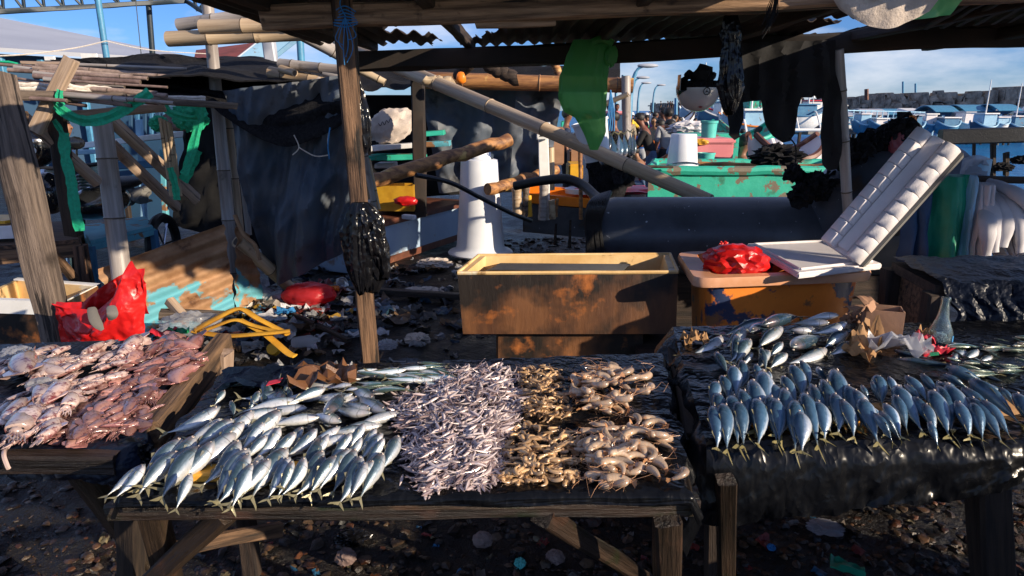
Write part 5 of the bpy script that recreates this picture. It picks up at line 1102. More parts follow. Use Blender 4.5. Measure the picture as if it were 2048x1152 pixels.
# ================================================================ BETWEEN STALL AND SHORE: LEFT
bamboo('leaning_post', W(415,6,5.3), W(474,618,5.2), .042, 'bamboo_grey', label='tall upright bamboo pole in front of the dark tarp, split open at its top', r2=.05, node=.42)
bamboo('leaning_post', W(452,195,5.35), W(486,500,5.3), .03, 'bamboo', label='thin short bamboo behind the tall upright pole', node=.4)
bamboo('leaning_post', W(470,205,5.5), W(498,470,5.4), .028, 'bamboo_grey', label='thin greyish bamboo at the left edge of the dark tarp', node=.4)
for k, (p, q, Y, r_, mt, lb) in enumerate((((357,50),(560,20),4.9,.042,'bamboo_grey','dark weathered bamboo crossing the tall pole near the top, uppermost of three'),((402,54),(700,45),4.75,.048,'bamboo','bamboo with an open cut mouth resting on the tall pole, middle of three'),((336,78),(740,62),4.8,.050,'bamboo','long bamboo crossing the tall pole, lowest of three'))):
    bamboo('cross_pole', W(*p,Y), W(*q,Y-.1), r_, mt, label=lb, node=.36)
bamboo('cross_pole', W(455,-14,5.4), W(700,120,5.9), .06, 'bamboo_grey', label='thick pale bamboo slanting down behind the top of the middle post', node=.5)
bamboo('long_bamboo', W(590,50,8.8), W(1420,402,4.75), .084, 'bamboo', label='long bamboo slanting from the upper middle down to the thick pipe', cat='bamboo pole', node=.8, r2=.050, bend=.02)
bamboo('fallen_bamboo', W(476,482,5.0), W(592,586,5.5), .055, 'bamboo', label='thick bamboo lying from the rusty sheet down to the litter', cat='bamboo pole', node=.5)
bamboo('thin_bamboo', W(722,270,4.3), W(752,425,4.4), .022, 'bamboo_grey', label='thin bamboo leaning just right of the middle post', cat='bamboo pole', node=.3)
bamboo('thin_cane', W(738,318,4.35), W(760,418,4.4), .010, 'bamboo', label='very thin cane beside the thin bamboo right of the middle post', cat='cane', node=.3)
# tarp wall and net over it
tA, tB, tC, tD = W(455,182,5.0), W(705,150,4.9), W(705,500,5.1), W(558,572,5.55)
def tf(u, v): return V((0, -.09*math.sin(u*8+v*5)*(.3+v)-.05*math.sin(u*23+v*9)*v, 0))
def tarp(u, v):
    L_ = W(455,182,5.0).lerp(W(506,470,5.2), min(1, v/.8)) if v < .8 else W(506,470,5.2).lerp(W(535,575,5.5), (v-.8)/.2)
    R_ = tB.lerp(tC, v); p = L_.lerp(R_, u); return p+tf(u, v)+V((0, -.11*ridge((u*2.4+v, v*1.6, 2), 3)-.035*ridge((u*7+v*2, v*3, 7), 2), 0))
solo('tarp_wall', MB().grid(70, 70, tarp), 'blue_tarp', 'faded dark blue tarp wall with painted sun patches left of the middle post', 'tarp', thick=.004)
def netf(u, v):
    top_ = W(160,128,6.0).lerp(W(460,185,5.2), min(1, u/.55)) if u < .55 else W(460,185,5.2).lerp(W(720,168,4.85), (u-.55)/.45)
    lo = W(200,190,5.4).lerp(W(455,215,4.95), min(1, u/.55)) if u < .55 else W(455,215,4.95).lerp(W(700,240,4.78), (u-.55)/.45)
    p = top_.lerp(lo, v); p.z -= .22*max(0, math.sin((u-.5)*2*math.pi))*v if u > .5 else 0
    return p+V((0, -.04*ridge((u*5, v*1.5, 3), 3)+.02*math.sin(v*14+u*5), .03*fbm((u*4, v*2, 1))))
solo('shade_net', MB().grid(90, 30, netf), 'net_black', 'black shade net draped over the roof and the top of the blue tarp', 'net', thick=.004)
def roofnet(u, v): 
    p = W(130,132,7.2).lerp(W(690,138,6.6), u).lerp(W(60,190,5.0).lerp(W(700,180,4.9), u), v); p.z += .10*math.sin(u*3.1)+.05*fbm((u*5, v*3, 9)); return p
solo('shade_net', MB().grid(60, 20, roofnet), 'net_black', 'black shade net spread over the low roof at the left', 'net', thick=.01)
mb = MB()
for (a, b_, c_) in (((588,270),(598,295),(585,310)),((598,295),(630,312),(658,310)),((658,310),(655,280),(660,258))): mb.tube(curve_pts([W(*a,4.7), W(*b_,4.7), W(*c_,4.7)], 5), .004, 5)
solo('tarp_string', mb, 'rope_white', 'white string looped across the blue tarp', 'string')
mb = MB(); mb.tube(curve_pts([W(660,255,4.7), W(656,290,4.68), W(659,318,4.7)], 5), .005, 5); solo('tarp_string', mb, 'rope_blue', 'short blue string knotted at the right of the tarp', 'string')
def netwall(u, v):
    p = W(110,124,6.6).lerp(W(695,138,6.2), u).lerp(W(230,196,6.0).lerp(W(695,215,5.7), u), v); p.z += .07*math.sin(u*4)*(1-v)+.02*ridge((u*7,v*2,4),2); p.y -= .08*ridge((u*5,v*3,8),3); return p
solo('shade_net', MB().grid(70, 24, netwall), 'net_black', 'broad charcoal net sloping behind the sticks of the left stall roof', 'net', thick=.01)
solo('dark_cloth', MB().grid(20, 20, lambda u, v: W(378,215,6.9).lerp(W(500,200,6.6), u).lerp(W(340,450,6.9).lerp(W(520,500,6.6), u), v)+V((0,.08*ridge((u*4,v*3,2),2),0))), 'black_cloth', 'black cloth hanging in the deep shade left of the dark blue tarp', 'cloth', thick=.01)
# sticks and bamboo ends on top of the tarp roof
for k, (a, b_, r_) in enumerate((((540,145),(690,170),.045),((560,128),(685,140),.04),((562,138),(590,146),.03),((650,146),(690,158),.035),((720,140),(770,165),.03))):
    bamboo('roof_pole', W(*a,5.3-k*.05), W(*b_,5.1), r_, 'bamboo_grey' if k % 2 else 'bamboo', label='weathered bamboo piece on top of the tarp roof, %s of five' % ORD[k], group='bamboo pieces on the tarp roof', node=.25)
mb = MB(); mb.tube(curve_pts([W(580,178,5.0), W(620,172,4.98), W(640,155,5.0)], 6), .012, 6); mb.tube([W(580,172,5.0), W(670,160,5.0)], .012, 6); solo('palm_strip', mb, 'sack', 'pale curled palm strips lying on the tarp roof', 'palm strip')
# corrugated sheets
def corr(A, B, Cc, D, name, label, nw, amp=.018, mat='corr_two'):
    A, B, Cc, D = map(V, (A, B, Cc, D)); nrm = (B-A).cross(D-A).normalized()
    def f(u, v):
        p = A.lerp(B, u).lerp(D.lerp(Cc, u), v); e = .02*fbm((u*9, v*7, 2)) if u in (0, 1) or v in (0, 1) else 0
        return p+nrm*amp*math.sin(v*nw*2*math.pi)+(B-A).normalized()*e+nrm*.02*fbm((u*2, v*2, 5))
    return solo(name, MB().grid(40, nw*14, f), mat, label, 'metal sheet', thick=.002)
corr(W(196,538,4.35), W(448,448,4.75), W(470,615,4.75), W(262,720,4.25), 'corrugated_sheet', 'rusty corrugated metal sheet with flaking turquoise paint standing behind the red bag', 6)
corr(W(472,452,4.95), W(500,470,5.05), W(532,610,5.3), W(470,625,4.95), 'corrugated_sheet', 'narrow torn rusty corrugated piece right of the tall bamboo pole', 5, .012)
mb = MB(); mb.tube(curve_pts([W(470,430,4.9),W(488,470,4.88),W(510,490,4.9),W(520,520,4.9)], 5), .03, 8, flat=.4); solo('rusty_bracket', mb, 'corrugated', 'bent rusty metal strap at the foot of the tarp', 'metal strap')
# red bag
def rbag():
    mb = MB(); rimp = [(107,605),(150,618),(200,620),(236,588),(262,520),(285,545),(292,560)]
    def f(u, v):
        k = u*6; i = min(5, int(k)); x = rimp[i][0]+(rimp[i+1][0]-rimp[i][0])*(k-i); y = rimp[i][1]+(rimp[i+1][1]-rimp[i][1])*(k-i)
        xb = 148+(292-148)*u; yb = 700
        bulge = .08*math.sin(u*math.pi)*math.sin(min(1, v*1.2)*math.pi*.8)
        return W(x+(xb-x)*v**.7, y+(yb-y)*v, 2.98)+V((0, -bulge-.02*ridge((u*2.5, v*2, 3), 3)-.008*ridge((u*8, v*5, 3), 2), 0))
    mb.grid(44, 30, f)
    def g_(u, v):
        x = 107+(285-107)*u; y = (605-70*math.sin(max(0,u-.3)*2.2)) ; y = min(y, 602-90*max(0, u-.35))
        return W(x+10*v, y+(90)*v+4, 3.06)+V((0, .03*ridge((u*3, v*2, 8), 3), 0))
    mb.grid(40, 18, g_); return mb
rb = solo('red_bag', rbag(), 'red_plastic', 'big open bright red plastic bag in front of the rusty sheet', 'plastic bag', thick=.002)
for k, (a, b_, c_) in enumerate((((183,615),(190,640),(205,660)),((222,612),(225,628),(220,640)))):
    mb = MB(); mb.tube(curve_pts([W(a[0],a[1],2.86), W(b_[0],b_[1],2.83), W(c_[0],c_[1],2.84)], 6), [.014,.018,.02,.02,.021,.022,.022,.021,.02,.018,.014,.01,.008], 8, flat=.3)
    solo('bag_rag', mb, 'concrete', '%s grey rag strip hanging out of the big red bag' % ('longer' if k == 0 else 'shorter'), 'rag', 'grey rag strips on the red bag')
# yellow crate at the far left and tub under it
A, B, Cc, D = W(-60,600,3.75), W(128,606,3.7), W(196,572,4.25), W(30,560,4.4)
t = thing('cream_tub', 'cream-rimmed rusty tub at the left edge behind the squid table', 'tub', (A+Cc)/2); dz = V((0,0,-.42))
part('body', open_box([A+dz,B+dz,Cc+dz,D+dz],[A,B,Cc,D], .03), ['tub_rust','tub_cream'], t)
mb = MB()
for a, b_ in ((A,B),(B,Cc),(Cc,D)): mb.add([a+V((0,-.012,.01)), b_+V((0,-.012,.01)), b_+V((0,-.012,-.07)), a+V((0,-.012,-.07)), a+V((0,.03,.01)), b_+V((0,.03,.01))], [(3,2,1,0),(0,1,5,4)], smooth=False)
part('rim', mb, 'label_white', t)
A, B, Cc, D = W(-60,455,4.6), W(35,450,4.6), W(38,435,4.9), W(-40,436,5.0); t = thing('fish_crate', 'yellow-topped white fish crate on the old table at the far left', 'crate', (A+Cc)/2); dz = V((0,0,-.09))
part('body', open_box([A+dz,B+dz,Cc+dz,D+dz],[A,B,Cc,D], .01), ['foam_white','tub_cream'], t)
mb = MB().box((A+B+Cc+D)/4+V((0,0,.02)), (.34,.30,.02)); part('lid', mb, 'yellow_paint', t)
# left stall frame
beam('leaning_post', W(-8,150,3.35), W(150,840,3.05), .12, .11, 'wood_grey', label='thick grey timber post leaning at the far left', cat='post', up=(0,1,0), rough=.008)
beam('stall_post', W(110,215,4.1), W(148,470,4.2), .085, .08, 'wood_dark', label='shaded timber post behind the thick leaning post at the left', cat='post', up=(0,1,0))
bamboo('stall_post', W(203,235,4.45), W(250,600,4.35), .058, 'bamboo_grey', label='thick pale bamboo post rising behind the red bag', node=.38, r2=.062)
beam('stall_rail', W(-30,188,3.7), W(250,196,4.0), .07, .055, 'wood_grey', label='grey timber rail across the top of the left stall', cat='rail')
beam('stall_rail', W(95,236,4.1), W(330,215,4.3), .06, .055, 'wood_pale', label='pale lower rail of the left stall held by green straps', cat='rail')
beam('stall_rail', W(250,196,4.05), W(470,212,4.5), .07, .04, 'wood_grey', label='grey rail reaching from the left stall to the tall bamboo pole', cat='rail')
beam('prop_board', W(143,118,3.9), W(72,262,3.85), .07, .05, 'wood_pale', label='short pale board sticking up from the left stall roof', cat='board', up=(0,1,0))
beam('brace_board', W(45,232,4.0), W(196,365,4.3), .05, .06, 'wood_pale', label='pale brace running down from the left stall to the bamboo post', cat='board', up=(0,1,0))
beam('brace_board', W(222,240,4.5), W(395,400,5.0), .055, .08, 'wood_pale', label='long pale plank slanting right from the top of the thick bamboo post', cat='board', up=(0,1,0))
beam('brace_board', W(224,290,4.6), W(355,415,5.1), .055, .07, 'wood_pale', label='pale plank slanting below and parallel to the long one', cat='board', up=(0,1,0))
beam('wood_block', W(14,232,3.6), W(46,236,3.6), .09, .06, 'wood_brown', label='broken wood block under the corner of the left stall rail', cat='wood block')
sticks = random.Random(2)
for k in range(30):
    x = sticks.uniform(-20,130); y = sticks.uniform(126,192); l = sticks.uniform(120,300); d = sticks.uniform(12,34); Y = 5.3-(y-120)/75*1.6
    bamboo('thin_stick', W(x,y,Y), W(x+l,y+d*.8,Y-.02), sticks.uniform(.009,.018), 'sticks' if k % 3 else 'bamboo_grey', label='one of the grey thin sticks laid over the left stall roof', cat='stick', group='sticks laid over the left stall roof', node=.5)
for k in range(3):
    mb = MB(); p = curve_pts([W(-10,165+k*9,3.9), W(90,170+k*8,4.0), W(200,176+k*4,4.2), W(300,190+k*6,4.3), W(410,196+k*5,4.5)], 10); mb.tube([q+V((0,0,.015*fbm((i*.4,k,1)))) for i, q in enumerate(p)], .012, 6); solo('old_rope', mb, 'rope_white', 'pale frayed rope over the left stall roof, %s from the top' % ORD[k], 'rope', 'frayed ropes over the left stall roof')
beam('roof_batten', W(45,125,5.2), W(125,126,5.2), .05, .02, 'wood_pale', label='pale flat batten at the back of the left stall roof', cat='batten')
def strap(pts, wpx, Y, label, mat='green_strap', tw=0):
    P = curve_pts([W(x, y, Y+dy) for x, y, dy in pts], 8); mb = MB(); n2 = len(P); vs = []
    for i, p in enumerate(P):
        d = (P[min(i+1,n2-1)]-P[max(i-1,0)]).normalized(); s = d.cross(V((0,1,0))).normalized(); a = tw*math.sin(i/n2*5); s = (s*math.cos(a)+V((0,1,0))*math.sin(a)).normalized()
        wv = wpx/F*Y/2*(1+.25*fbm((i*.3, Y, 1)))
        vs += [p+s*wv, p+s*wv*.3+V((0,-.006,0)), p-s*wv*.4+V((0,.004,0)), p-s*wv]
    mb.add(vs, [(i*4+k, i*4+k+1, (i+1)*4+k+1, (i+1)*4+k) for i in range(n2-1) for k in range(3)])
    return solo('green_strap', mb, mat, label, 'strap', thick=.003)
strap([(98,185,0),(110,210,0),(160,240,0),(215,235,0),(270,205,0),(300,184,0)], 20, 3.85, 'wide green mesh strap sagging in a loop from the left stall rail')
strap([(128,265,0),(130,310,0),(142,360,0),(150,420,0),(160,462,0)], 22, 3.9, 'long frayed green strap hanging down at the left stall')
strap([(108,240,0),(122,262,0),(130,285,0)], 10, 3.92, 'narrow green strap twisted above the long hanging one', tw=.8)
strap([(318,200,0),(340,225,0),(375,236,0),(395,236,0)], 14, 4.4, 'dark green strap looping to the right strap', tw=.5)
strap([(403,212,0),(392,270,0),(375,330,0),(368,350,0)], 17, 4.5, 'straight bright green strap at the right of the left stall')
strap([(395,300,0),(380,335,0),(366,362,0)], 20, 4.6, 'second green strap overlapping the foot of the straight one')
strap([(340,335,0),(350,370,0),(354,400,0)], 14, 4.55, 'short green strap tied round the bundle of canes')
strap([(-10,205,0),(20,208,0),(45,212,0)], 14, 3.6, 'green strap tied round the left end of the stall rail')
strap([(120,180,0),(118,200,0),(125,212,0)], 14, 3.8, 'green strap knot on the middle of the stall rail')
strap([(0,125,0),(30,128,0),(75,140,0)], 8, 5.2, 'green strap end lying on the back of the left stall roof')
crumple('green_bundle', 'green plastic knotted bundle under the right part of the left stall roof', 'green_strap', W(380,232,4.6), (.11,.05,.09), 4, 'plastic bag', flatb=None)
crumple('green_bundle', 'small green plastic bundle beside the basket', 'green_strap', W(318,248,4.65), (.06,.04,.05), 6, 'plastic bag', flatb=None)
mb = MB(); mb.ball(W(350,243,5.0), (.09,.07,.06), 3, amp=.3, sc=3); mb.tube([W(335,250,4.92)+V((0,0,-.0)), W(378,252,4.92)], .04, 10); solo('woven_basket', mb, 'sticks', 'brown woven basket under the roof of the left stall', 'basket')
t = thing('cane_bundle', 'bundle of split canes tied upright between the pale planks', 'cane bundle', W(340,320,4.6)); 
for k in range(6): bamboo('cane', W(320+k*4,236+k*2,4.6+.02*(k % 2)), W(342+k*4,392,4.65), .011, 'bamboo', t, node=.3)
# things under the left stall: old table, blue table, fish trays
def tbl(name, label, A, B, Cc, D, mat, legm, lw=.06, th=.1):
    t = thing(name, label, 'table', ((V(A)+V(Cc))/2).xy.to_3d()); P = [V(q) for q in (A,B,Cc,D)]
    mb = MB().hexa([p+V((0,0,-.03)) for p in P], P); part('tabletop', mb, mat, t, bev=.004)
    for i in range(4): beam('apron', P[i]+V((0,0,-.03-th/2)), P[(i+1)%4]+V((0,0,-.03-th/2)), .03, th, mat, t)
    for p in P: beam('leg', p+V((0,0,-.04)), V((p.x, p.y, gz(p.x,p.y)-.05)), lw, lw, legm, t, up=(0,1,0))
    return t
tbl('old_table', 'weathered brown timber table behind the thick leaning post', G(-90,500,.62), G(158,478,.62), G(150,442,.62), G(-60,446,.62), 'wood_brown', 'wood_brown', .08, .09)
beam('table_strut', W(100,500,4.4), W(150,560,4.6), .05, .05, 'wood_brown', label='slanting strut under the right end of the old brown table', cat='strut')
tbl('blue_table', 'peeling turquoise blue table right of the thick bamboo post', G(180,482,.5), G(306,452,.5), G(290,432,.5), G(160,450,.5), 'teal_paint', 'blue_paint', .05, .05)
tbl('dark_bench', 'dark low bench under the left stall in front of the motorcycle', G(70,382,.55), G(250,380,.55), G(250,370,.55), G(80,372,.55), 'wood_dark', 'wood_dark', .06, .05)
mb = MB()
for k in range(5): 
    pass
for k in range(5):
    lay('stacked_fish', SA[k % 4], W(150+k*2,352+k*6,5.6), W(190,350+k*7,5.6), .4, 1.6, 'dark fish in the small stack on the bench, %s from the top' % ORD[k], 'fish', 'fish stacked on the bench under the left stall')
mb = MB(); mb.grid(30, 8, lambda u, v: W(120+u*180,372+v*30+4*math.sin(u*9),6.5)+V((0,.1*fbm((u*6,v*2,1)),0))); solo('fish_sacks', mb, 'concrete', 'grey sacks lying on the mud under the left stall', 'sack', thick=.05)
# blue shop structure behind the left stall
t = thing('blue_kiosk', 'dark blue slatted kiosk with a white shelf behind the left stall', 'kiosk', W(330,420,8.0))
P = W(200,230,8.4); Q = W(450,430,8.4); mb = MB().box(((P.x+Q.x)/2, 8.6, (P.z+Q.z)/2), (Q.x-P.x, .1, P.z-Q.z+.2)); part('wall', mb, 'wall_blue', t)
for k in range(7): beam('slat', W(262+k*14,225,7.9), W(262+k*14,272,7.9), .04, .05, 'blue_paint' if k % 2 else 'wall_blue', t, up=(0,1,0))
beam('shelf', W(160,292,7.6), W(420,262,7.6), .2, .06, 'label_white', t); beam('shelf', W(150,305,7.4), W(240,300,7.4), .2, .05, 'lightblue_paint', t)
beam('counter', W(240,330,7.7), W(340,326,7.7), .2, .08, 'blue_paint', t); beam('post', W(278,240,7.7), W(288,440,7.7), .06, .06, 'lightblue_paint', t, up=(0,1,0)); beam('post', W(327,300,7.5), W(332,440,7.5), .06, .06, 'teal_paint', t, up=(0,1,0))
for k in range(5): beam('grey_board', W(376+k*14,280,7.3), W(384+k*14,400,7.3), .07, .02, 'roof_grey', t, up=(0,1,0))
# motorcycle with black helmet
mc = W(62,360,5.2); t = thing('motorcycle', 'dark motorcycle parked under the left stall, seen behind the thick leaning post', 'motorcycle', (mc.x, mc.y, gz(mc.x, mc.y)))
def mcp(x, y, z): return V((mc.x+x, mc.y+y, mc.z+z-.35))
z0 = gz(mc.x, mc.y)-mc.z+.35
for nm, yy in (('wheel', -.1), ('wheel', 1.1)):
    mb = MB(); c = mcp(.15+yy*.2, yy, z0+.28); mb.tube([c+V((0, math.cos(a)*.25, math.sin(a)*.25)) for a in [i*math.pi/12 for i in range(25)]], .045, 8, cap=False)
    wh_ = part('wheel', mb, 'rubber', t); mb = MB()
    for i in range(6): a = i*math.pi/3; mb.tube([c, c+V((0, math.cos(a)*.22, math.sin(a)*.22))], .01, 5)
    link('rim', mb.mesh('rim', 'chrome'), wh_)
mb = MB()
for s in (-.08,.08): mb.tube([mcp(.15+s,-.08,z0+.3), mcp(.12+s,.1,.42)], .02, 8)
part('fork', mb, 'chrome', t)
mb = MB(); mb.ball(mcp(.12,.0,.25), (.11,.14,.16), 3); mb.ball(mcp(.2,.5,.12), (.14,.4,.14), 3); part('body', mb, 'helmet_black', t)
mb = MB(); mb.tube([mcp(-.2,.1,.46), mcp(.12,.14,.42), mcp(.45,.12,.46)], .016, 8); part('handlebar', mb, 'rubber', t)
mb = MB(); mb.tube([mcp(.3,.1,.45), mcp(.32,.1,.58)], .008, 6); mb.ball(mcp(.33,.08,.62), (.075,.02,.05), 2); part('mirror', mb, 'helmet_black', t)
mb = MB(); mb.ball(mcp(.25,.7,.25), (.13,.35,.06), 3); part('seat', mb, 'rubber', t)
hc2 = W(72,292,4.7); t = thing('crash_helmet', 'black crash helmet lettered NHK on a white oval, hanging from the motorcycle', 'helmet', hc2)
mb = MB().ball(hc2, (.118,.118,.14), 4); part('shell', mb, 'helmet_black', t)
mb = MB().lathe([(.119,.02),(.123,.035),(.118,.05)], 40, hc2); part('trim', mb, 'chrome', t)
nn = V((.10,-.96,-.22)).normalized(); m = facing(hc2+nn*.126, nn, roll=R(188)); mb = MB()
mb.add([m @ V((math.cos(i*math.pi/14)*.062, math.sin(i*math.pi/14)*.036, -.006*abs(math.cos(i*math.pi/14)))) for i in range(28)]+[m @ V((0,0,.004))], [(i, (i+1)%28, 28) for i in range(28)]); part('badge', mb, 'label_white', t)
m2 = facing(hc2+nn*.1315, nn, roll=R(188)); o = link('lettering', text_mesh('NHK', .046, 'ink', .2), t, m2)
# a seated person in the shade and one behind the stall
PBASE = {}
# ================================================================ PEOPLE
def skin_mesh(J, E, rad, sub=2):
    me = bpy.data.meshes.new('tmp'); me.from_pydata([V(j) for j in J], E, []); o = bpy.data.objects.new('tmp', me); C.objects.link(o)
    md = o.modifiers.new('s', 'SKIN'); md.use_smooth_shade = True
    for i, r in enumerate(rad): me.skin_vertices[0].data[i].radius = (r if isinstance(r, tuple) else (r, r))
    me.skin_vertices[0].data[0].use_root = True
    m2 = o.modifiers.new('u', 'SUBSURF'); m2.levels = sub; m2.render_levels = sub
    dg = bpy.context.evaluated_depsgraph_get(); dg.update(); r = bpy.data.meshes.new_from_object(o.evaluated_get(dg)); bpy.data.objects.remove(o); return r
def person(loc, yaw, H, pose, shirt, pants, label, hair='short', group=None, cap=None, short=False, skin='skin', cat='person'):
    """faces +Y in its own frame before yaw; loc = point between the feet"""
    s = H/1.7; bend, sq = {'stand':(0,0), 'lean':(.35,0), 'bend':(1.15,.05), 'squat':(.35,.46), 'sit':(.15,.42), 'walk':(.08,0)}[pose if pose in ('stand','lean','bend','squat','sit','walk') else 'stand']
    hz_ = .92-sq; pel = V((0,0,hz_)); up = V((0, math.sin(bend), math.cos(bend))); fw = V((0, math.cos(bend), -math.sin(bend)))
    kz = .48 if sq < .1 else (.42 if pose == 'squat' else .48); ky = .03 if sq < .1 else .36
    fy = .12 if pose == 'walk' else 0
    J = [pel, pel+up*.14, pel+up*.32, pel+up*.46, pel+up*.53, pel+up*.60+fw*.01]
    rd = [(.15,.105), (.135,.095), (.155,.10), (.12,.085), (.055,.055), (.05,.052)]
    E = [(0,1),(1,2),(2,3),(3,4),(4,5)]
    hd = pel+up*.70+fw*(.03 if bend < .9 else .05)+V((0,0,-.0)); J += [hd+up*-.03, hd+up*.05, hd+up*.10]; rd += [(.072,.082),(.078,.092),(.055,.07)]; E += [(5,6),(6,7),(7,8)]
    for sd in (-1, 1):
        k = len(J); sh_ = pel+up*.45+V((sd*.17,0,0))
        if pose in ('bend','squat','lean','sit'): el = sh_+V((sd*.04,.06,-.24))+fw*.05; wr = el+V((-sd*.06,.20,-.12)); 
        else: el = sh_+V((sd*.06,-.02+sd*fy*.4,-.27)); wr = el+V((0,.08+sd*fy,-.22))
        dr = (wr-el).normalized()
        J += [sh_, el, wr, wr+dr*.06]; rd += [(.052,.052),(.038,.038),(.026,.026),(.03,.018)]; E += [(3,k),(k,k+1),(k+1,k+2),(k+2,k+3)]
        b_ = wr+dr*.06; q = len(J)
        for f in range(5):
            a = (f-2)*.014; n2 = len(J); l_ = (.055,.075,.08,.075,.055)[f] if f else .05
            sidev = V((0,1,0)) if abs(dr.y) < .7 else V((1,0,0))
            if f == 0: J += [wr+dr*.035+sidev*.028, wr+dr*.065+sidev*.042]
            else: J += [b_+sidev*(a-.006)+dr*.02, b_+sidev*(a-.006)+dr*l_+V((-sd*.012,0,0))]
            rd += [.010,.008]; E += [(k+3 if f else k+2, n2), (n2, n2+1)]
        k = len(J); hp = pel+V((sd*.09,0,-.05)); kn_ = V((sd*.11, ky+sd*fy, kz)); an = V((sd*.11, (.0 if sq < .1 else .16)+sd*fy*1.6, .08)); to = an+V((sd*.02,.17,-.045)); J += [hp, kn_, an, to]; rd += [(.092,.092),(.06,.06),(.038,.04),(.035,.025)]; E += [(0,k),(k,k+1),(k+1,k+2),(k+2,k+3)]
    # nose and ears belong to the head
    k = len(J); J += [hd+fw*.105+up*.02]; rd += [.014]; E += [(7,k)]
    for sd in (-1,1): J.append(hd+V((sd*.086,0,0))+up*.03); rd.append(.014); E.append((7, len(J)-1))
    body = skin_mesh(J, E, rd, 2); body.materials.clear(); body.materials.append(MT[skin]); body.name = 'body'
    M4 = Matrix.Translation(V(loc)) @ Matrix.Rotation(yaw, 4, 'Z') @ Matrix.Scale(s, 4)
    t = thing('person', label, cat, loc, group)
    link('body', body, t, M4)
    def cl(name, idx, grow, mat):
        mp_ = {a: i for i, a in enumerate(idx)}; E2 = [(mp_[a], mp_[b_]) for a, b_ in E if a in mp_ and b_ in mp_]
        me = skin_mesh([J[i] for i in idx], E2, [tuple(x+grow for x in (rd[i] if isinstance(rd[i], tuple) else (rd[i], rd[i]))) for i in idx], 2)
        me.materials.clear(); me.materials.append(MT['cl_'+mat]); me.name = name; link(name, me, t, M4)
    a1 = 9; per = 4+10+4; a2 = a1+per; l1 = a1+14; l2 = a2+14
    if shirt: cl('shirt', [0,1,2,3,a1,a1+1,a2,a2+1], .016, shirt)
    if pants: cl('trousers', [0,1,l1,l1+1,l2,l2+1] if short else [0,1,l1,l1+1,l1+2,l2,l2+1,l2+2], .012 if shirt else .014, pants)
    rotm = Matrix((V((1,0,0)), fw, up)).transposed()
    bm = MB()
    if cap:
        mb = MB(); mb.lathe([(.098,-.005),(.102,.03),(.09,.075),(.05,.105),(.001,.112)], 20, (0,0,0)); mb.add([(-.075,.07,.0),(.075,.07,.0),(.06,.17,-.012),(-.06,.17,-.012),(-.075,.07,.008),(.075,.07,.008),(.06,.17,-.004),(-.06,.17,-.004)], [(3,2,1,0),(4,5,6,7),(2,3,7,6)])
        mb.v = [tuple(rotm @ V(p)+hd+up*.055) for p in mb.v]; link('cap', mb.mesh('cap', 'cl_'+cap), t, M4)
    mb = MB(); mb.ball((0,-.012,.045), (.092,.108,.10), 3, amp=.12, sc=5); mb.v = [tuple(rotm @ (V(p) if not (p[1] > .03 and p[2] < .085) else V((p[0]*.8, .02, p[2])))+hd) for p in mb.v]
    link('hair', mb.mesh('hair', 'hair'), t, M4)
    mb = MB()
    for sd in (-1,1): mb.ball((sd*.032,.094,.025), (.012,.006,.008), 1, 0)
    mb.ball((0,.098,-.045), (.024,.005,.006), 1, 0); mb.v = [tuple(rotm @ V(p)+hd) for p in mb.v]; link('face_features', mb.mesh('face_features', 'hair'), t, M4)
    return t
def at_head(x, ytop, hpx, yaw, pose, shirt, pants, label, H=1.62, **k):
    Y = .235/hpx*F; p = W(x, ytop, Y); hh = {'stand':1, 'walk':1, 'lean':.95, 'bend':.72, 'squat':.70, 'sit':.72}[pose]*H*.985
    off = {'bend':.55, 'lean':.22, 'squat':.2, 'sit':.1}.get(pose, 0); return person((p.x+math.sin(yaw)*off, p.y-math.cos(yaw)*off, p.z-hh), yaw, H, pose, shirt, pants, label, **k)
at_head(1133,226,26, R(-90), 'stand', 'navy', 'black', 'man in a navy shirt with a yellow chest band, facing right by the numbered stake')
at_head(1168,243,26, R(-60), 'lean', 'white', 'gray', 'man with a red cap behind the one in navy', cap='red')
at_head(1230,232,27, R(95), 'stand', 'navy', 'gray', 'man in dark shirt and grey shorts looking down behind the hanging fish', short=True)
at_head(1283,238,25, R(70), 'lean', 'black', 'denim', 'man in a black and orange jacket bending left beside the bamboo post')
at_head(1255,228,18, R(10), 'stand', 'khaki', 'black', 'person in a brown hooded jacket seen from behind, right of the bamboo post', cap='khaki')
at_head(1338,224,25, R(8), 'stand', 'gray', 'black', 'man in a grey T-shirt seen from behind above the white bucket')
at_head(1329,222,21, R(60), 'stand', 'black', 'black', 'man with his head turned left just behind the grey T-shirt man')
at_head(1345,252,27, R(70), 'lean', 'ltblue', 'gray', 'man in a light blue shirt bending down left of the upturned white bucket')
at_head(1325,250,24, R(80), 'lean', 'blue', 'black', 'man in a blue shirt with a yellow print, bending beside the light blue shirt')
at_head(1290,280,20, R(80), 'bend', 'gray', 'khaki', 'stooping person with pale trousers in the middle of the crowd')
at_head(1240,300,24, R(-60), 'squat', 'blue', 'denim', 'squatting person in bright blue behind the bamboo post')
at_head(1275,300,22, R(60), 'squat', 'maroon', 'denim', 'squatting person in denim shorts handling fish', short=True)
at_head(1487,282,31, R(-95), 'stand', 'cream', 'khaki', 'man in a dark cap and cream shirt behind the green concrete tub', cap='black')
at_head(1462,296,26, R(-95), 'stand', 'gray', 'khaki', 'man in a grey cap left of the man in the dark cap', cap='gray')
at_head(1518,262,26, R(-80), 'stand', 'maroon', 'black', 'boy in a dark red shirt left of the hanging black jacket')
at_head(1486,262,13, R(20), 'stand', 'yellow', 'black', 'small figure in a yellow shirt beyond the pink cooler')
at_head(1361,238,12, R(90), 'stand', 'black', 'black', 'dark-clad man beyond the grey T-shirt man')
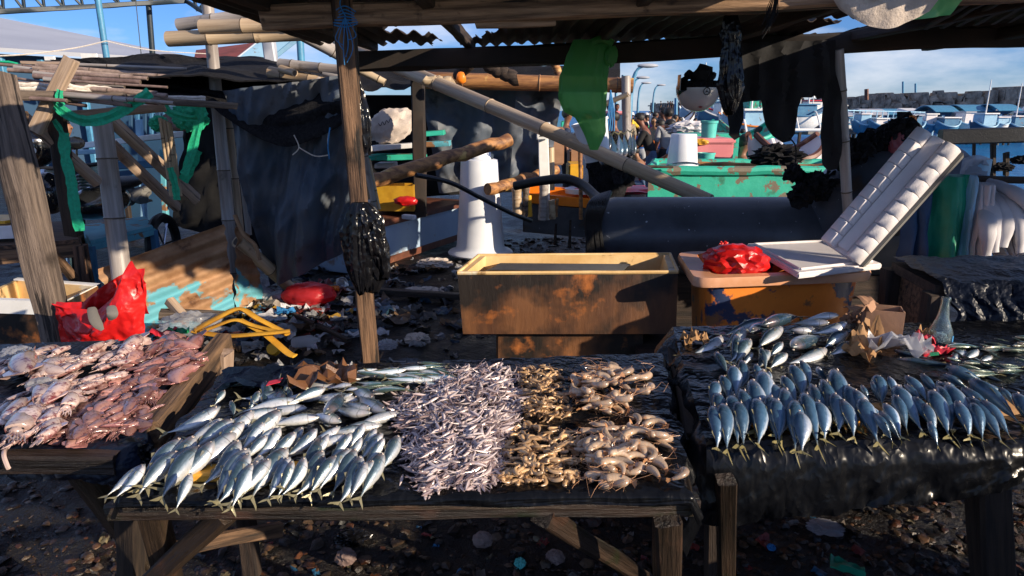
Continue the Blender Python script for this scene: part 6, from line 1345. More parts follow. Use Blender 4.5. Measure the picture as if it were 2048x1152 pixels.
at_head(1391,240,12, R(160), 'squat', 'gray', 'black', 'man beside the white heap of bags left of the turquoise bucket')
cr_ = random.Random(12); cols = ['red','white','blue','navy','gray','black','cream','maroon','green','purple','orange','khaki','ltblue','teal','yellow']
desc = ['walking away','turned left','turned right','standing still']
for k in range(44):
    x = cr_.uniform(1252,1335); hp = cr_.uniform(6,11.5); yt = 244-4*(11-hp)*.5+cr_.uniform(-3,5)+(12 if hp > 10 else 0)
    sc_, pc_ = cr_.choice(cols), cr_.choice(['black','denim','khaki','navy','gray'])
    at_head(x, yt, hp, cr_.uniform(-3,3), cr_.choice(['stand','walk','stand','lean']), sc_, pc_, 'crowd member in a %s shirt and %s trousers in the distant market crowd' % (sc_, pc_), H=cr_.uniform(1.5,1.72), group='distant market crowd', cap=cr_.choice([None,None,None,'red','white','black']))
for k in range(44):
    x = cr_.uniform(1248,1348) if k < 30 else cr_.uniform(1190,1262); hp = cr_.uniform(11,16); yt = cr_.uniform(228,262)
    sc_, pc_ = cr_.choice(cols), cr_.choice(['black','denim','khaki','navy','gray'])
    at_head(x, yt, hp, cr_.uniform(-3,3), cr_.choice(['stand','walk','lean','bend']), sc_, pc_, 'nearer crowd member in a %s shirt and %s trousers behind the bending men' % (sc_, pc_), H=cr_.uniform(1.5,1.72), group='nearer market crowd', cap=cr_.choice([None,None,None,'red','white','black']))
for k, x in enumerate((1322,1336,1341,1345,1355,1360)):
    at_head(x, 203, 3.1, R(90), 'stand', 'black', 'black', 'tiny figure standing on the breakwater, %s from the left' % ORD[k], group='figures on the breakwater')
at_head(1218,213,11, R(20), 'stand', 'white', 'black', 'person in white sitting high on the pink-railed truck, left one')
at_head(1234,212,12, R(190), 'stand', 'black', 'black', 'person in a black T-shirt on the pink-railed truck')
at_head(1219,232,13, R(100), 'stand', 'red', 'navy', 'person in dark clothes below the pink rail')
at_head(405,275,34, R(60), 'sit', 'black', 'black', 'seated person in black in the deep shade left of the tall bamboo pole', short=True, H=1.6)
at_head(125,252,34, R(-75), 'stand', 'black', 'black', 'person behind the left stall, head in shadow looking right', H=1.55)
# ================================================================ MIDDLE GROUND, CENTRE
a, b_ = G(700,548), G(936,470); bx = b_-a; n_ = V((-bx.y, bx.x, 0)).normalized()*.62
t = thing('blue_bench_box', 'long pale blue box with a rusty brown top behind the black bags', 'box', (a+b_)/2+n_/2)
H_ = V((0,0,.40)); mb = MB().hexa([a,b_,b_+n_,a+n_], [a+H_,b_+H_,b_+n_+H_,a+n_+H_]); part('side', mb, 'box_side', t, bev=.01)
e = bx.normalized()*.04; q = n_.normalized()*-.03
mb = MB().hexa([a+H_-e+q+V((0,0,-.03)), b_+H_+e+q+V((0,0,-.03)), b_+H_+n_+e+V((0,0,-.03)), a+H_+n_-e+V((0,0,-.03))], [a+H_-e+q+V((0,0,.03)), b_+H_+e+q+V((0,0,.03)), b_+H_+n_+e+V((0,0,.03)), a+H_+n_-e+V((0,0,.03))]); part('top', mb, 'rust_top', t, bev=.008)
mb = MB().hexa([a+q*.6-V((0,0,.02)), b_+q*.6-V((0,0,.02)), b_+q*.1-V((0,0,.02)), a+q*.1-V((0,0,.02))], [a+q*.6+V((0,0,.05)), b_+q*.6+V((0,0,.05)), b_+q*.1+V((0,0,.05)), a+q*.1+V((0,0,.05))]); part('skirting', mb, 'rust_top', t)
# white cone
cc = G(961,506); t = thing('white_cone', 'tall white plastic cone on a wide round base in front of the blue box', 'cone', cc)
mb = MB().lathe([(0,.0),(.345,.0),(.352,.015),(.34,.03),(.29,.045),(.27,.06),(.262,.075),(.255,.10),(.236,.35),(.212,.7),(.198,.97),(.192,1.0),(.17,1.005),(.15,1.01)], 40, cc); part('shaft', mb, 'white_plastic', t)
mb = MB().lathe([(.125,1.0),(.12,1.07),(.11,1.085),(0,1.085)], 30, cc); part('cap', mb, 'white_plastic', t)
def logb(name, p, q, r, mat, label, cat='log', r2=None):
    p, q = V(p), V(q); n2 = 14; mb = MB().tube([p.lerp(q, i/n2)+V((0,0,.02*fbm((i*.5,p.x,2)))) for i in range(n2+1)], [r*(1+.12*fbm((i*.7,p.y,1))) for i in range(n2+1)], 14); return solo(name, mb, mat, label, cat)
logb('peeled_log', W(742,362,5.0), W(1018,280,5.8), .055, 'log_peeled', 'orange-brown peeled log slanting up above the white cone')
logb('peeled_log', W(975,380,6.9), W(1112,340,7.6), .06, 'log_peeled', 'second peeled log right of the white cone')
bamboo('tarp_log', W(838,160,8.0), W(1266,171,7.8), .095, 'log_peeled', label='thick log with a sawn round end holding up the dark tarp', node=.9)
bamboo('shed_post', W(1252,152,7.7), W(1256,440,7.7), .05, 'bamboo_grey', label='tall pale bamboo post with fish hanging beside it', node=.5)
bamboo('shed_brace', W(1210,208,6.4), W(1256,188,6.3), .025, 'bamboo', label='short bamboo brace under the sawn log by the green bag')
def tarp2(u, v):
    A, B, Cc, D = W(842,168,8.5), W(1130,166,8.4), W(1092,366,8.3), W(880,385,8.7); p = A.lerp(B, u).lerp(D.lerp(Cc, u), v)
    return p+V((0, -.12*ridge((u*3, v*2, 5), 3)-.05*math.sin(u*21), 0))
solo('dark_tarp', MB().grid(60, 40, tarp2), 'blue_tarp', 'dark blue-black tarp hanging from the sawn log behind the white cone', 'tarp', thick=.004)
def tarp3(u, v):
    A, B, Cc, D = W(700,138,9.6), W(1240,130,9.6), W(1240,180,8.1), W(700,176,8.1); p = A.lerp(B, u).lerp(D.lerp(Cc, u), v); p.z += .06*fbm((u*6,v*3,3))+.03*ridge((u*8,v*3,5)); return p
solo('tarp_roof', MB().grid(60, 24, tarp3), 'net_black', 'black tarp and netting spread as a low roof over the sawn log', 'tarp', thick=.01)
mb = MB().grid(20, 14, lambda u, v: W(700,190,9.0).lerp(W(1085,190,9.2), u).lerp(W(700,400,9.0).lerp(W(1085,380,9.2), u), v)+V((0,.15*fbm((u*5,v*3,2)),0))); solo('shade_backdrop', mb, 'black_cloth', 'black backdrop standing in for the dark interior of the shed behind the white sack', 'cloth', thick=.02)  # black sheet stands in for the shade inside the shed
logb('dark_pole', W(915,150,7.6), W(940,128,7.4), .06, 'wood_dark', 'dark pole end on the shed roof, left of the small orange thing', 'pole'); logb('dark_pole', W(975,130,7.4), W(1035,160,7.4), .07, 'wood_dark', 'dark pole end on the shed roof by the sky gap', 'pole')
logb('yellow_pole', W(848,160,6.9), W(908,163,6.9), .045, 'bamboo', 'short yellow bamboo end on the shed roof', 'pole')
mb = MB().ball(W(922,156,7.0), (.05,.04,.06), 2, amp=.2); solo('orange_float', mb, 'orange_paint', 'small orange object on the shed roof beside the yellow bamboo end', 'float')
# white sack with scribble in the shed
sc0 = W(782,252,7.7); crumple('rice_sack', 'white rice sack with handwriting slumped inside the dark shed', 'sack', sc0, (.27,.12,.18), 3, 'sack', amp=.22, sc=1.6, flatb=None, rot=Matrix.Rotation(-.35, 3, 'Y'))
mb = MB(); mb.tube(curve_pts([W(757+k*4.0, 250-k*1.6+(3.5 if k % 2 else -3)+rnd.uniform(-1,1), 7.52) for k in range(8)], 4), .004, 4); solo('handwriting', mb, 'ink', 'scribbled black handwriting on the white rice sack', 'writing')
for k, (x0, y0, x1, y1, Y, mt, lb) in enumerate(((748,296,828,290,7.7,'label_white','pale board edge left of the dark shaded post'),(845,268,888,265,8.0,'green_concrete','narrow green board at the right of the dark shaded post'),(845,288,900,286,7.9,'teal_paint','wide green and cream board below the narrow green one'),(740,315,850,312,7.8,'green_concrete','dark green board behind the dark shaded post'),(755,330,790,330,8.0,'foam_white','pale foam piece under the dark green board'))):
    beam('stored_board', W(x0,y0,Y), W(x1,y1,Y), .34, .055, mt, label=lb, cat='board')
mb = MB(); A, B, Cc, D = W(748,372,7.1), W(826,372,7.0), W(832,366,7.5), W(760,366,7.6); dz = V((0,0,-.26))
solo('yellow_crate', open_box([A+dz,B+dz,Cc+dz,D+dz],[A,B,Cc,D],.02), ['yellow_paint','yellow_paint'], 'yellow plastic crate on the ground behind the blue box', 'crate')
mb = MB().ball(W(812,402,6.9), (.12,.08,.05), 3, amp=.2); solo('red_bag', mb, 'red_plastic', 'small red plastic bag right of the yellow crate', 'plastic bag')
mb = MB().box(W(818,434,6.2), (.13,.06,.04), Matrix.Rotation(-.5, 3, 'Z')); solo('foam_piece', mb, 'foam_white', 'small grey slab lying on the rusty top of the blue box', 'foam piece', bev=.006)
# orange trough, stakes, numbered stake
A, B, Cc, D = W(1046,386,7.3), W(1186,398,7.2), W(1184,378,7.8), W(1052,370,7.9); dz = V((0,0,-.10))
t = thing('orange_trough', 'long bright orange tray on a dark box behind the stakes', 'tray', (A+Cc)/2); part('body', open_box([A+dz,B+dz,Cc+dz,D+dz],[A,B,Cc,D],.03), ['orange_paint','orange_paint'], t)
mb = MB().hexa([p+V((0,0,-.42)) for p in (A,B,Cc,D)], [p+V((0,0,-.11)) for p in (A,B,Cc,D)]); part('base', mb, 'pipe_dark', t)
mb = MB().lathe([(.0,0),(.16,0),(.17,.05),(.155,.055),(.15,.02)], 24, W(1160,386,7.4)); solo('white_basin', mb, 'white_plastic', 'white basin standing in the orange tray', 'basin')
for k, (x, y0, y1, r_, mt) in enumerate(((1035,375,428,.05,'bamboo'),(1050,372,430,.035,'wood_grey'),(1060,390,432,.025,'yellow_paint'),(1085,368,438,.045,'bamboo_grey'),(1105,398,436,.035,'bamboo'),(1112,395,432,.015,'log_peeled'),(1162,300,436,.02,'log_peeled'),(1192,300,395,.07,'wood_dark'),(1205,330,385,.02,'foam_white'))):
    logb('stake', W(x,y1,6.9), W(x+(3 if k % 2 else -2),y0,6.9), r_, mt, 'upright stake in front of the orange tray, %s from the left' % ORD[k], 'stake')
t = thing('numbered_stake', 'white painted stake with a hand-painted number 2 near its top', 'stake', W(1086,400,7.0))
beam('post', W(1086,262,7.0), W(1090,440,7.0), .10, .06, 'label_white', t, up=(0,1,0)); beam('board', W(1086,245,6.92), W(1087,278,6.92), .135, .05, 'label_white', t, up=(0,1,0))
m = facing(W(1083,266,6.86), (0,-1,0)); link('lettering', text_mesh('2', .12, 'ink'), t, m)
bamboo('white_post', W(1100,295,7.2), W(1102,380,7.2), .045, 'bamboo', label='short pale post right of the numbered stake', node=.5)
# hanging fish and bucket by the post
for k, (x, y0, y1, mt) in enumerate(((1262,258,318,0),(1268,262,312,0),(1250,262,316,1),(1240,262,318,2),(1218,255,300,0),(1226,262,330,2),(1206,262,330,2))):
    lay('hanging_fish', (MK[0], MB_[0], MB_[2])[mt], W(x, y1, 5.95-.02*k), W(x-2, y0, 6.0), rnd.uniform(-.8,.8) , 1.25, 'fish hanging head down beside the pale bamboo post, %s in the bunch' % ORD[k], 'fish', 'fish hanging by the bamboo post')
mb = MB()
for k in range(5): mb.tube(curve_pts([W(1221,180,5.98), W(1216+k*3,225,5.98), W(1208+k*5,262,5.98)], 5), .006, 5)
solo('fish_strings', mb, 'rope_blue', 'light blue strings holding the hanging fish', 'string')
mb = MB().ball(W(1222,335,6.05), (.20,.12,.28), 4, amp=.35, sc=2.2, ridge=True); solo('dark_net_bag', mb, 'net_black', 'dark net bag hanging below the fish beside the bamboo post', 'net bag')
rt = Matrix.Rotation(R(-14), 3, 'Y'); mb = MB().lathe([(.0,-.30),(.10,-.30),(.14,.0),(.15,.0),(.15,.02),(.135,.02),(.095,-.28)], 30, W(1180,246,5.6), ax=rt); solo('white_bucket', mb, 'white_plastic', 'white bucket hanging half hidden behind the green bag', 'bucket')
# green concrete tub with things on it
A, B, Cc, D = W(1298,338,6.2), W(1668,345,6.2), W(1650,331,7.1), W(1310,330,7.1); zt_ = (A.z+B.z)/2
for p in (A,B,Cc,D): p.z = zt_
t = thing('concrete_tub', 'green painted concrete tub with bare mortar patches behind the thick pipe', 'tub', (A+Cc)/2)
dz = V((0,0,-1.15)); part('body', open_box([A+dz,B+dz,Cc+dz,D+dz],[A,B,Cc,D],.09), ['green_concrete','green_concrete'], t)
mb = MB()
for p, q in ((A,B),(B,Cc),(Cc,D),(D,A)): mb.tube([p.lerp(q, i/16)+V((0,0,.012*fbm((i*.8,p.x,0)))) for i in range(17)], .045, 8)
part('rim', mb, 'green_concrete', t)
mb = MB().lathe([(.0,.30),(.112,.30),(.118,.293),(.142,.02),(.150,.02),(.150,.0),(.14,.0)], 36, W(1364,333,6.5)+V((0,0,.0))); t = thing('upturned_bucket', 'white bucket standing upside down on the green concrete tub', 'bucket', W(1364,333,6.5)); part('body', mb, 'white_plastic', t)
mb = MB(); c = W(1364,333,6.5); mb.tube([c+V((math.cos(R(200+i*10))*.158, math.sin(R(200+i*10))*.158, .02+.03*math.sin(R(i*13)))) for i in range(15)], .006, 6); part('handle', mb, 'chrome', t)
bamboo('rod', W(1240,332,5.95), W(1345,334,6.1), .014, 'wood_dark', label='thin dark rod pointing left from the upturned bucket')
logb('rod', W(1392,328,6.9), W(1668,334,6.6), .025, 'log_peeled', 'long brown rod lying along the green concrete tub', 'rod')
mb = MB().ball(W(1556,312,6.6), (.22,.12,.10), 4, amp=.7, sc=3, ridge=True); solo('net_heap', mb, 'net_black', 'dark netting heaped on the green concrete tub under the jacket', 'net')
# behind: cooler, buckets, green box
def boxat(name, label, cat, x0, x1, y0, y1, Y, dpt, mat, lid=None, bev=.02, parts=None):
    p, q = W(x0, y0, Y), W(x1, y1, Y); t = thing(name, label, cat, ((p.x+q.x)/2, Y+dpt/2, q.z)); h = p.z-q.z
    mb = MB().box(((p.x+q.x)/2, Y+dpt/2, (p.z+q.z)/2-.0), (q.x-p.x, dpt, h)); part('body', mb, mat, t, bev=bev)
    if lid: mb = MB().box(((p.x+q.x)/2, Y+dpt/2, p.z+.02), ((q.x-p.x)*1.06, dpt*1.06, .07)); part('lid', mb, lid, t, bev=bev)
    return t
boxat('cooler_box', 'big pink cooler box behind the upturned white bucket', 'cooler', 1388, 1464, 286, 345, 8.6, .7, 'pink_plastic', 'pink_plastic')
boxat('green_box', 'long green box behind the pink cooler', 'box', 1376, 1475, 268, 330, 10.0, .8, 'green_concrete', None)
c = W(1411,326,7.9); mb = MB().lathe([(0,.0),(.085,.0),(.10,.10),(.105,.10),(.105,.115),(.095,.115),(.08,.01)], 30, c); solo('turquoise_bowl', mb, 'teal_plastic', 'small turquoise bowl in front of the pink cooler', 'bowl')
c = W(1416,285,8.9); mb = MB().lathe([(0,.0),(.085,.0),(.10,.24),(.11,.24),(.112,.27),(.098,.27),(.08,.01)], 30, c); solo('turquoise_bucket', mb, 'teal_plastic', 'tall turquoise bucket standing on the pink cooler', 'bucket')
mb = MB().ball(W(1400,284,8.6), (.10,.07,.04), 3, amp=.4); solo('yellow_cloth', mb, 'yellow_paint', 'crumpled yellow cloth lying on the pink cooler', 'cloth')
mb = MB().ball(W(1378,258,11), (.32,.2,.12), 4, amp=.4, sc=3, ridge=True); solo('white_heap', mb, 'cloth_white', 'white heap of bags left of the turquoise bucket', 'bags')
# boats and tarps just behind the green tub
def hull(name, label, x0, x1, yt, Y, h, beam_, mat, trim, mast=0, cabin=None, outr=None, dx=0):
    p, q = W(x0, yt, Y), W(x1, yt, Y); L_ = (q-p).length; t = thing(name, label, 'boat', ((p.x+q.x)/2, Y, p.z-h)); n2 = 18; mb = MB(); vs = []
    prof = [(-1,0),(-.85,-.5),(-.45,-.9),(0,-1),(.45,-.9),(.85,-.5),(1,0),(.8,-.08),(0,-.25),(-.8,-.08)]
    for i in range(n2+1):
        s_ = i/n2; wdt = max(.03, math.sin(math.pi*min(1, max(0, s_*.92+.04)))**.6)*beam_/2; rise = (abs(s_-.5)*2)**2.5*h*.55
        for (a, c_) in prof: vs.append(p.lerp(q, s_)+V((0, a*wdt, rise+c_*h*(1-.35*(abs(s_-.5)*2)**3)))+V((dx*a*.1,0,0)))
    fs = [(i*10+k, (i+1)*10+k, (i+1)*10+(k+1)%10, i*10+(k+1)%10) for i in range(n2) for k in range(10)]; mb.add(vs, fs+[list(range(10)), list(reversed(range(n2*10, n2*10+10)))])
    part('hull', mb, mat, t)
    mb = MB(); 
    for s in (0, 6): mb.tube([vs[i*10+s] for i in range(n2+1)], .035*max(1, Y/30), 6)
    part('gunwale', mb, trim, t)
    if cabin: 
        cx = p.lerp(q, cabin[0]); mb = MB().box(cx+V((0,0,cabin[2]/2)), (L_*cabin[1], beam_*.7, cabin[2])); part('cabin', mb, cabin[3], t, bev=.03)
        mb = MB().box(cx+V((0,0,cabin[2]+.04)), (L_*cabin[1]*1.12, beam_*.85, .07)); part('cabin_roof', mb, cabin[4], t)
    for k in range(mast):
        f = (k+1)/(mast+1); mb = MB().tube([p.lerp(q, f), p.lerp(q, f)+V((0,0,2.6+.5*k))], [.04,.025], 6); part('mast', mb, 'label_white', t)
    if outr:
        mb = MB(); 
        for f in (.3,.7): mb.tube(curve_pts([p.lerp(q,f)+V((0,-outr,-h*.8)), p.lerp(q,f)+V((0,-outr*.5,.2)), p.lerp(q,f)+V((0,0,.1))], 5), .05, 6)
        mb.tube([p.lerp(q,.05)+V((0,-outr,-h*.8)), p.lerp(q,.95)+V((0,-outr,-h*.8))], .08, 8); part('outrigger', mb, 'label_white', t)
    return t
hull('tarp_boat', 'small white and brown boat with a fabric cover behind the green tub', 1500, 1640, 312, 8.0, .45, .9, 'cloth_white', 'rust_top')
mb = MB(); mb.grid(20, 12, lambda u, v: W(1528+u*95, 320-50*math.sin(min(1,u*1.4+.1)*2.4)*(1-u*.5)*(1-v)-0*v, 7.9)+V((0,.25*(1-v)-.03*math.sin(u*28),0))); solo('boat_cover', mb, 'cloth_white', 'pleated whitish cover bulging over the small boat', 'cover', thick=.01)
hull('green_boat', 'green wooden boat moored just behind the cap-wearing man', 1430, 1545, 275, 12, .5, 1.3, 'green_concrete', 'green_concrete')
H2 = [(1395,1520,236,34,'blue_paint','label_white',2,(.45,.3,.7,'label_white','blue_paint'),1.6,'blue outrigger boat with a white cabin in the left of the harbour'),
 (1440,1560,252,26,'lightblue_paint','orange_paint',1,(.5,.4,.55,'lightblue_paint','label_white'),1.3,'pale blue boat with an orange gunwale in front of the moored row'),
 (1470,1570,228,42,'green_concrete','label_white',2,(.5,.6,.8,'green_concrete','green_concrete'),1.7,'boat with a bright green cabin among the moored row'),
 (1545,1650,232,40,'label_white','blue_paint',2,(.5,.5,.6,'blue_paint','blue_paint'),1.7,'white boat with a blue awning left of the hanging sleeve'),
 (1590,1690,225,52,'wall_blue','label_white',3,(.4,.4,.8,'label_white','label_red'),2,'dark blue boat with white and red superstructure near the breakwater'),
 (1400,1480,222,55,'label_white','label_red',3,(.5,.5,.9,'lightblue_paint','label_white'),2,'far white boat with red trim below the helmet'),
 (1300,1385,248,30,'label_white','wood_dark',0,None,1.2,'long grey open boat lying behind the crowd, nearest the quay'),
 (1360,1450,232,36,'lightblue_paint','label_white',1,None,1.6,'pale outrigger boat just below the helmet')]
for h_ in H2: hull('moored_boat', h_[9], h_[0], h_[1], h_[2], h_[3], .9, 1.8, h_[4], h_[5], h_[6], h_[7], h_[8])
for k, x in enumerate((1453,1497,1600,1625,1645,1478)):
    p = W(x, 216, 48); mb = MB().tube([p+V((0,0,-1.6)), p+V((0,0,1.3))], .035, 6); t = thing('flag_pole', 'thin mast with a red and white flag above the moored boats', 'flag', p, 'flags on the moored boats'); t['label'] = 'thin mast with a red and white flag above the moored boats'; part('pole', mb, 'label_white', t)
    mb = MB().grid(6, 2, lambda u, v: p+V((u*.5, .05*math.sin(u*6), 1.25-v*.28))); part('flag', mb, 'label_red', t, thick=.01); mb = MB().grid(6, 2, lambda u, v: p+V((u*.5, .05*math.sin(u*6), .96-v*.26))); part('flag', mb, 'label_white', t, thick=.01)
# jetty
p, q = W(1588,263,44), W(1830,262,52); t = thing('jetty', 'low blue-railed jetty standing on piles across the harbour', 'jetty', (p+q)/2)
beam('deck', p, q, 2.0, .35, 'concrete', t); 
for k in range(3): beam('railing', p+V((0,-.9,.45+k*.45)), q+V((0,-.9,.45+k*.45)), .06, .06, 'blue_paint' if k < 2 else 'lightblue_paint', t)
for k in range(22): r_ = p.lerp(q, k/21); beam('rail_post', r_+V((0,-.9,0)), r_+V((0,-.9,1.4)), .06, .06, 'lightblue_paint', t)
for k in range(11): r_ = p.lerp(q, k/10); beam('pile', r_+V((0,-.9,-1.3)), r_+V((0,-.9,0)), .16, .16, 'wood_dark', t)
# houses on stilts and covered boats, right
hr = random.Random(31); mats = ['lightblue_paint','label_white','blue_paint','roof_grey','foam_white','steel_blue','wall_blue']
for k in range(13):
    x0 = 1700+k*33+hr.uniform(-6,6); wpx = hr.uniform(26,40); Y = hr.uniform(50,60); yr = 231-k*.8+hr.uniform(-4,4); p, q = W(x0, yr, Y), W(x0+wpx, 264, Y); w_ = q.x-p.x
    mw, mr = hr.choice(mats), hr.choice(['roof_grey','foam_white','label_white','wall_blue','steel_blue'])
    t = thing('stilt_house', '%s shed on stilts with %s roof, %s from left' % ({'lightblue_paint':'pale blue','label_white':'white','blue_paint':'blue','roof_grey':'grey','foam_white':'off-white','steel_blue':'steel blue','wall_blue':'dark blue'}[mw], {'roof_grey':'grey','foam_white':'off-white','label_white':'white','wall_blue':'dark blue','steel_blue':'steel blue'}[mr], ORD[k]), 'shed', ((p.x+q.x)/2, Y, q.z), 'sheds on stilts across the harbour')
    zb = q.z+.25; h_ = max(.6, p.z-zb); cx = (p.x+q.x)/2
    part('wall', MB().box((cx, Y+1, zb+h_/2), (w_*.86, 2, h_)), mw, t)
    if hr.random() < .5: part('roof', MB().tube([V((p.x, Y-.6+0, zb+h_)), V((q.x, Y-.6, zb+h_))], .01, 4).grid(12, 8, lambda u, v: V((p.x-.2+u*(w_+.4), Y-.5+v*3, zb+h_+.45*math.sin(v*math.pi)))), mr, t, thick=.05)
    else: part('roof', MB().hexa([V((p.x-.2,Y-.4,zb+h_)),V((q.x+.2,Y-.4,zb+h_)),V((q.x+.2,Y+2.4,zb+h_)),V((p.x-.2,Y+2.4,zb+h_))],[V((p.x-.2,Y-.4,zb+h_+.08)),V((q.x+.2,Y-.4,zb+h_+.08)),V((q.x-.1,Y+2.4,zb+h_+.4)),V((p.x+.1,Y+2.4,zb+h_+.4))]), mr, t)
    for j in range(3): 
        f = t; part('window', MB().box((p.x+w_*(.22+.28*j), Y-.01, zb+h_*.55), (w_*.15, .06, h_*.5)), hr.choice(['ink','wall_blue','lightblue_paint']), t)
    for j in range(4): beam('stilt', V((p.x+w_*(.05+.3*j), Y, -1.2)), V((p.x+w_*(.05+.3*j), Y, zb)), .12, .12, hr.choice(['wood_dark','lightblue_paint','steel_dark']), t)
for k in range(11):
    x0 = 1700+k*34+hr.uniform(-6,6); m_ = hr.choice(['label_white','foam_white','lightblue_paint','blue_paint']); nm_ = {'label_white':'white','foam_white':'off-white','lightblue_paint':'pale blue','blue_paint':'blue'}[m_]
    hull('covered_boat', '%s covered boat moored before the stilt sheds, %s from left' % (nm_, ORD[k]), x0, x0+hr.uniform(34,48), 252+hr.uniform(-4,3), hr.uniform(40,46), .6, 1.4, hr.choice(['wall_blue','blue_paint','label_white']), 'lightblue_paint', hr.choice([0,0,1]), (.5, hr.uniform(.4,.7), hr.uniform(.35,.7), m_, hr.choice(['label_white','foam_white','roof_grey'])))
# breakwater: stacked weathered concrete blocks
def brk(u, v):
    p = W(1298,236,150).lerp(W(1700,236,95), min(1, u*2)) if u < .5 else W(1700,236,95).lerp(W(2300,232,62), (u-.5)*2)
    tp = 4.0*(1 if u > .15 else .85)
    zb = -1.6; d = V((0, 0, 0)); z = zb+(W(1298,209,150).z-zb if u < .001 else 0)
    top_y = 208-30*min(1, max(0, (u-.0)))**1.0 if True else 0
    tz = (W(1300,208,150).z*(1-u*2)+W(1700,192,95).z*u*2) if u < .5 else (W(1700,192,95).z*(2-u*2)+W(2300,165,62).z*(u*2-1))
    z = zb+(tz-zb)*min(1, v*1.25); y = -2.5*(1-min(1, v*1.25))*1.5+(max(0, v-.8)*14)
    s = V((p.x*1.9, p.y*.6, z*2.2)); cell = noise.cell(s)
    return V((p.x, p.y+y+.9*(cell-.5), z+.5*(noise.cell(s*1.3+V((9,9,9)))-.5)))
mb = MB().grid(900, 34, brk); solo('breakwater', mb, 'breakwater', 'long rough stone breakwater closing the harbour on the horizon', 'breakwater')
for k, (x, y0, y1) in enumerate(((1806,163,200),(1831,167,200),(1733,178,200))):
    mb = MB().tube([W(x,y1,90), W(x,y0,90)], .12 if k < 2 else .25, 6); solo('thin_tower', mb, 'steel_blue' if k < 2 else 'rust_top', ('thin pole standing on the breakwater at the right, %s' % ('taller left one' if k == 0 else 'shorter right one')) if k < 2 else 'rusty stub on the breakwater right of the bamboo post', 'pole')
# dark beam and posts over the water at the right
beam('pier_beam', W(1880,274,7.5), W(2300,262,7.2), .12, .16, 'rubber', label='black horizontal beam over the water behind the leaning foam box', cat='beam')
for k, (x, y0, y1, w_) in enumerate(((1948,285,345,.03),(1986,283,345,.05),(2012,305,343,.05))): beam('pier_post', W(x,y1+8,7.6), W(x,y0,7.6), w_, w_, 'wood_dark', label='thin dark post standing in the water below the black beam, %s' % ('leftmost','middle','rightmost and shortest')[k], cat='post')
for k, (x, y) in enumerate(((2002,336),(2046,322))): crumple('weed_clump', 'dark clump of rope and weed at the right water edge, %s one' % ('left' if k == 0 else 'right'), 'net_black', W(x,y,7.6), (.12,.08,.06), 3+k, 'weed')
# street lamps and masts beyond the crowd
for k, (x, yt, arm, Y) in enumerate(((1264,136,30,26),(1265,158,20,40),(1278,168,14,52),(1308,172,14,60))):
    p = W(x, yt, Y); a_ = arm/F*Y; t = thing('street_lamp', 'curved street lamp beyond the crowd, %s and %s of four' % (ORD[k], ('tallest','second tallest','third tallest','smallest')[k]), 'street lamp', (p.x, p.y, 0), 'street lamps on the quay')
    mb = MB().tube(curve_pts([V((p.x,p.y,-.2)), p+V((0,0,-1)), p+V((a_*.3,0,-.1)), p+V((a_,0,.1))], 8), [.09]*8+[.07]*8+[.05]*9, 8); part('pole', mb, 'steel_blue', t); part('lamp_head', MB().ball(p+V((a_,0,.08)), (.4,.15,.08), 2), 'roof_grey', t)
for k, (x, y0, y1, Y) in enumerate(((1206,215,140,22),(1232,210,165,30),(1246,200,150,30),(1352,218,196,70),(1500,250,205,50))):
    mb = MB().tube([W(x,y1,Y), W(x,y0+20,Y)], .05*Y/22, 6); solo('mast', mb, 'steel_blue', 'thin mast against the sky beyond the crowd, %s from the left' % ORD[k], 'mast', 'masts beyond the crowd')
t = boxat('pink_truck', 'truck bed with a pink rail far behind the hanging fish', 'truck', 1213, 1247, 227, 262, 17, 2.5, 'wall_blue', 'pink_plastic')
for k, (x0, x1, y0, y1, Y, mt, lb) in enumerate(((1105,1128,255,330,11,'cardboard','brown plywood stall side left of the navy shirt man'),(1140,1165,300,335,9.5,'cardboard','brown crate behind the navy shirt man'),(1138,1166,328,360,9,'yellow_paint','yellow crate below the brown crate'),(1098,1125,240,262,14,'blue_paint','blue drum behind the numbered stake'),(1120,1132,242,262,14,'green_concrete','green panel right of the blue drum'))):
    boxat('market_crate', lb, 'crate', x0, x1, y0, y1, Y, .5, mt, None)
mb = MB(); mb.ball(W(1225,380,7.6), (.5,.3,.05), 3, amp=.3); solo('fish_pile', mb, 'label_red', 'reddish pile of fish on the ground left of the bamboo post', 'fish pile')
# ================================================================ BUILDINGS UPPER LEFT
t = thing('market_hall', 'market hall with a long grey metal roof and blue wall at the upper left', 'building', W(150,240,22))
mb = MB().grid(60, 4, lambda u, v: W(-160,8,34).lerp(W(445,132,30), u).lerp(W(-160,94,20).lerp(W(445,131,24), u), v)+V((0,0,.05*math.sin(u*300)*0+.0))); part('roof', mb, 'roof_grey', t, thick=.12)
mb = MB(); P, Q = W(-160,98,20.6), W(445,134,24.6); mb.add([P, Q, V((Q.x,Q.y,-.3)), V((P.x,P.y,-.3))], [(0,3,2,1)], smooth=False); part('wall', mb, 'wall_blue', t, thick=.2)
for k in range(9): r_ = P.lerp(Q, k/8)+V((0,-.3,0)); beam('column', V((r_.x,r_.y,-.3)), r_+V((0,0,-.1)), .18, .18, 'steel_blue', t)
for (x0, x1, y0, y1) in ((90,110,113,121),(163,195,107,119)): P, Q = W(x0,y0,19.9), W(x1,y1,19.9); part('window', MB().box((P+Q)/2, (Q.x-P.x, .08, P.z-Q.z)), 'label_white', t)
t = thing('steel_truss', 'blue steel roof truss crossing the sky at the upper left', 'truss', W(180,10,11)+V((0,0,0)))
P, Q, P2, Q2 = W(-80,28,10), W(372,2,12), W(-80,-40,10), W(345,-34,12); beam('chord', P, Q, .06, .07, 'steel_dark', t); beam('chord', P2, Q2, .06, .06, 'steel_dark', t)
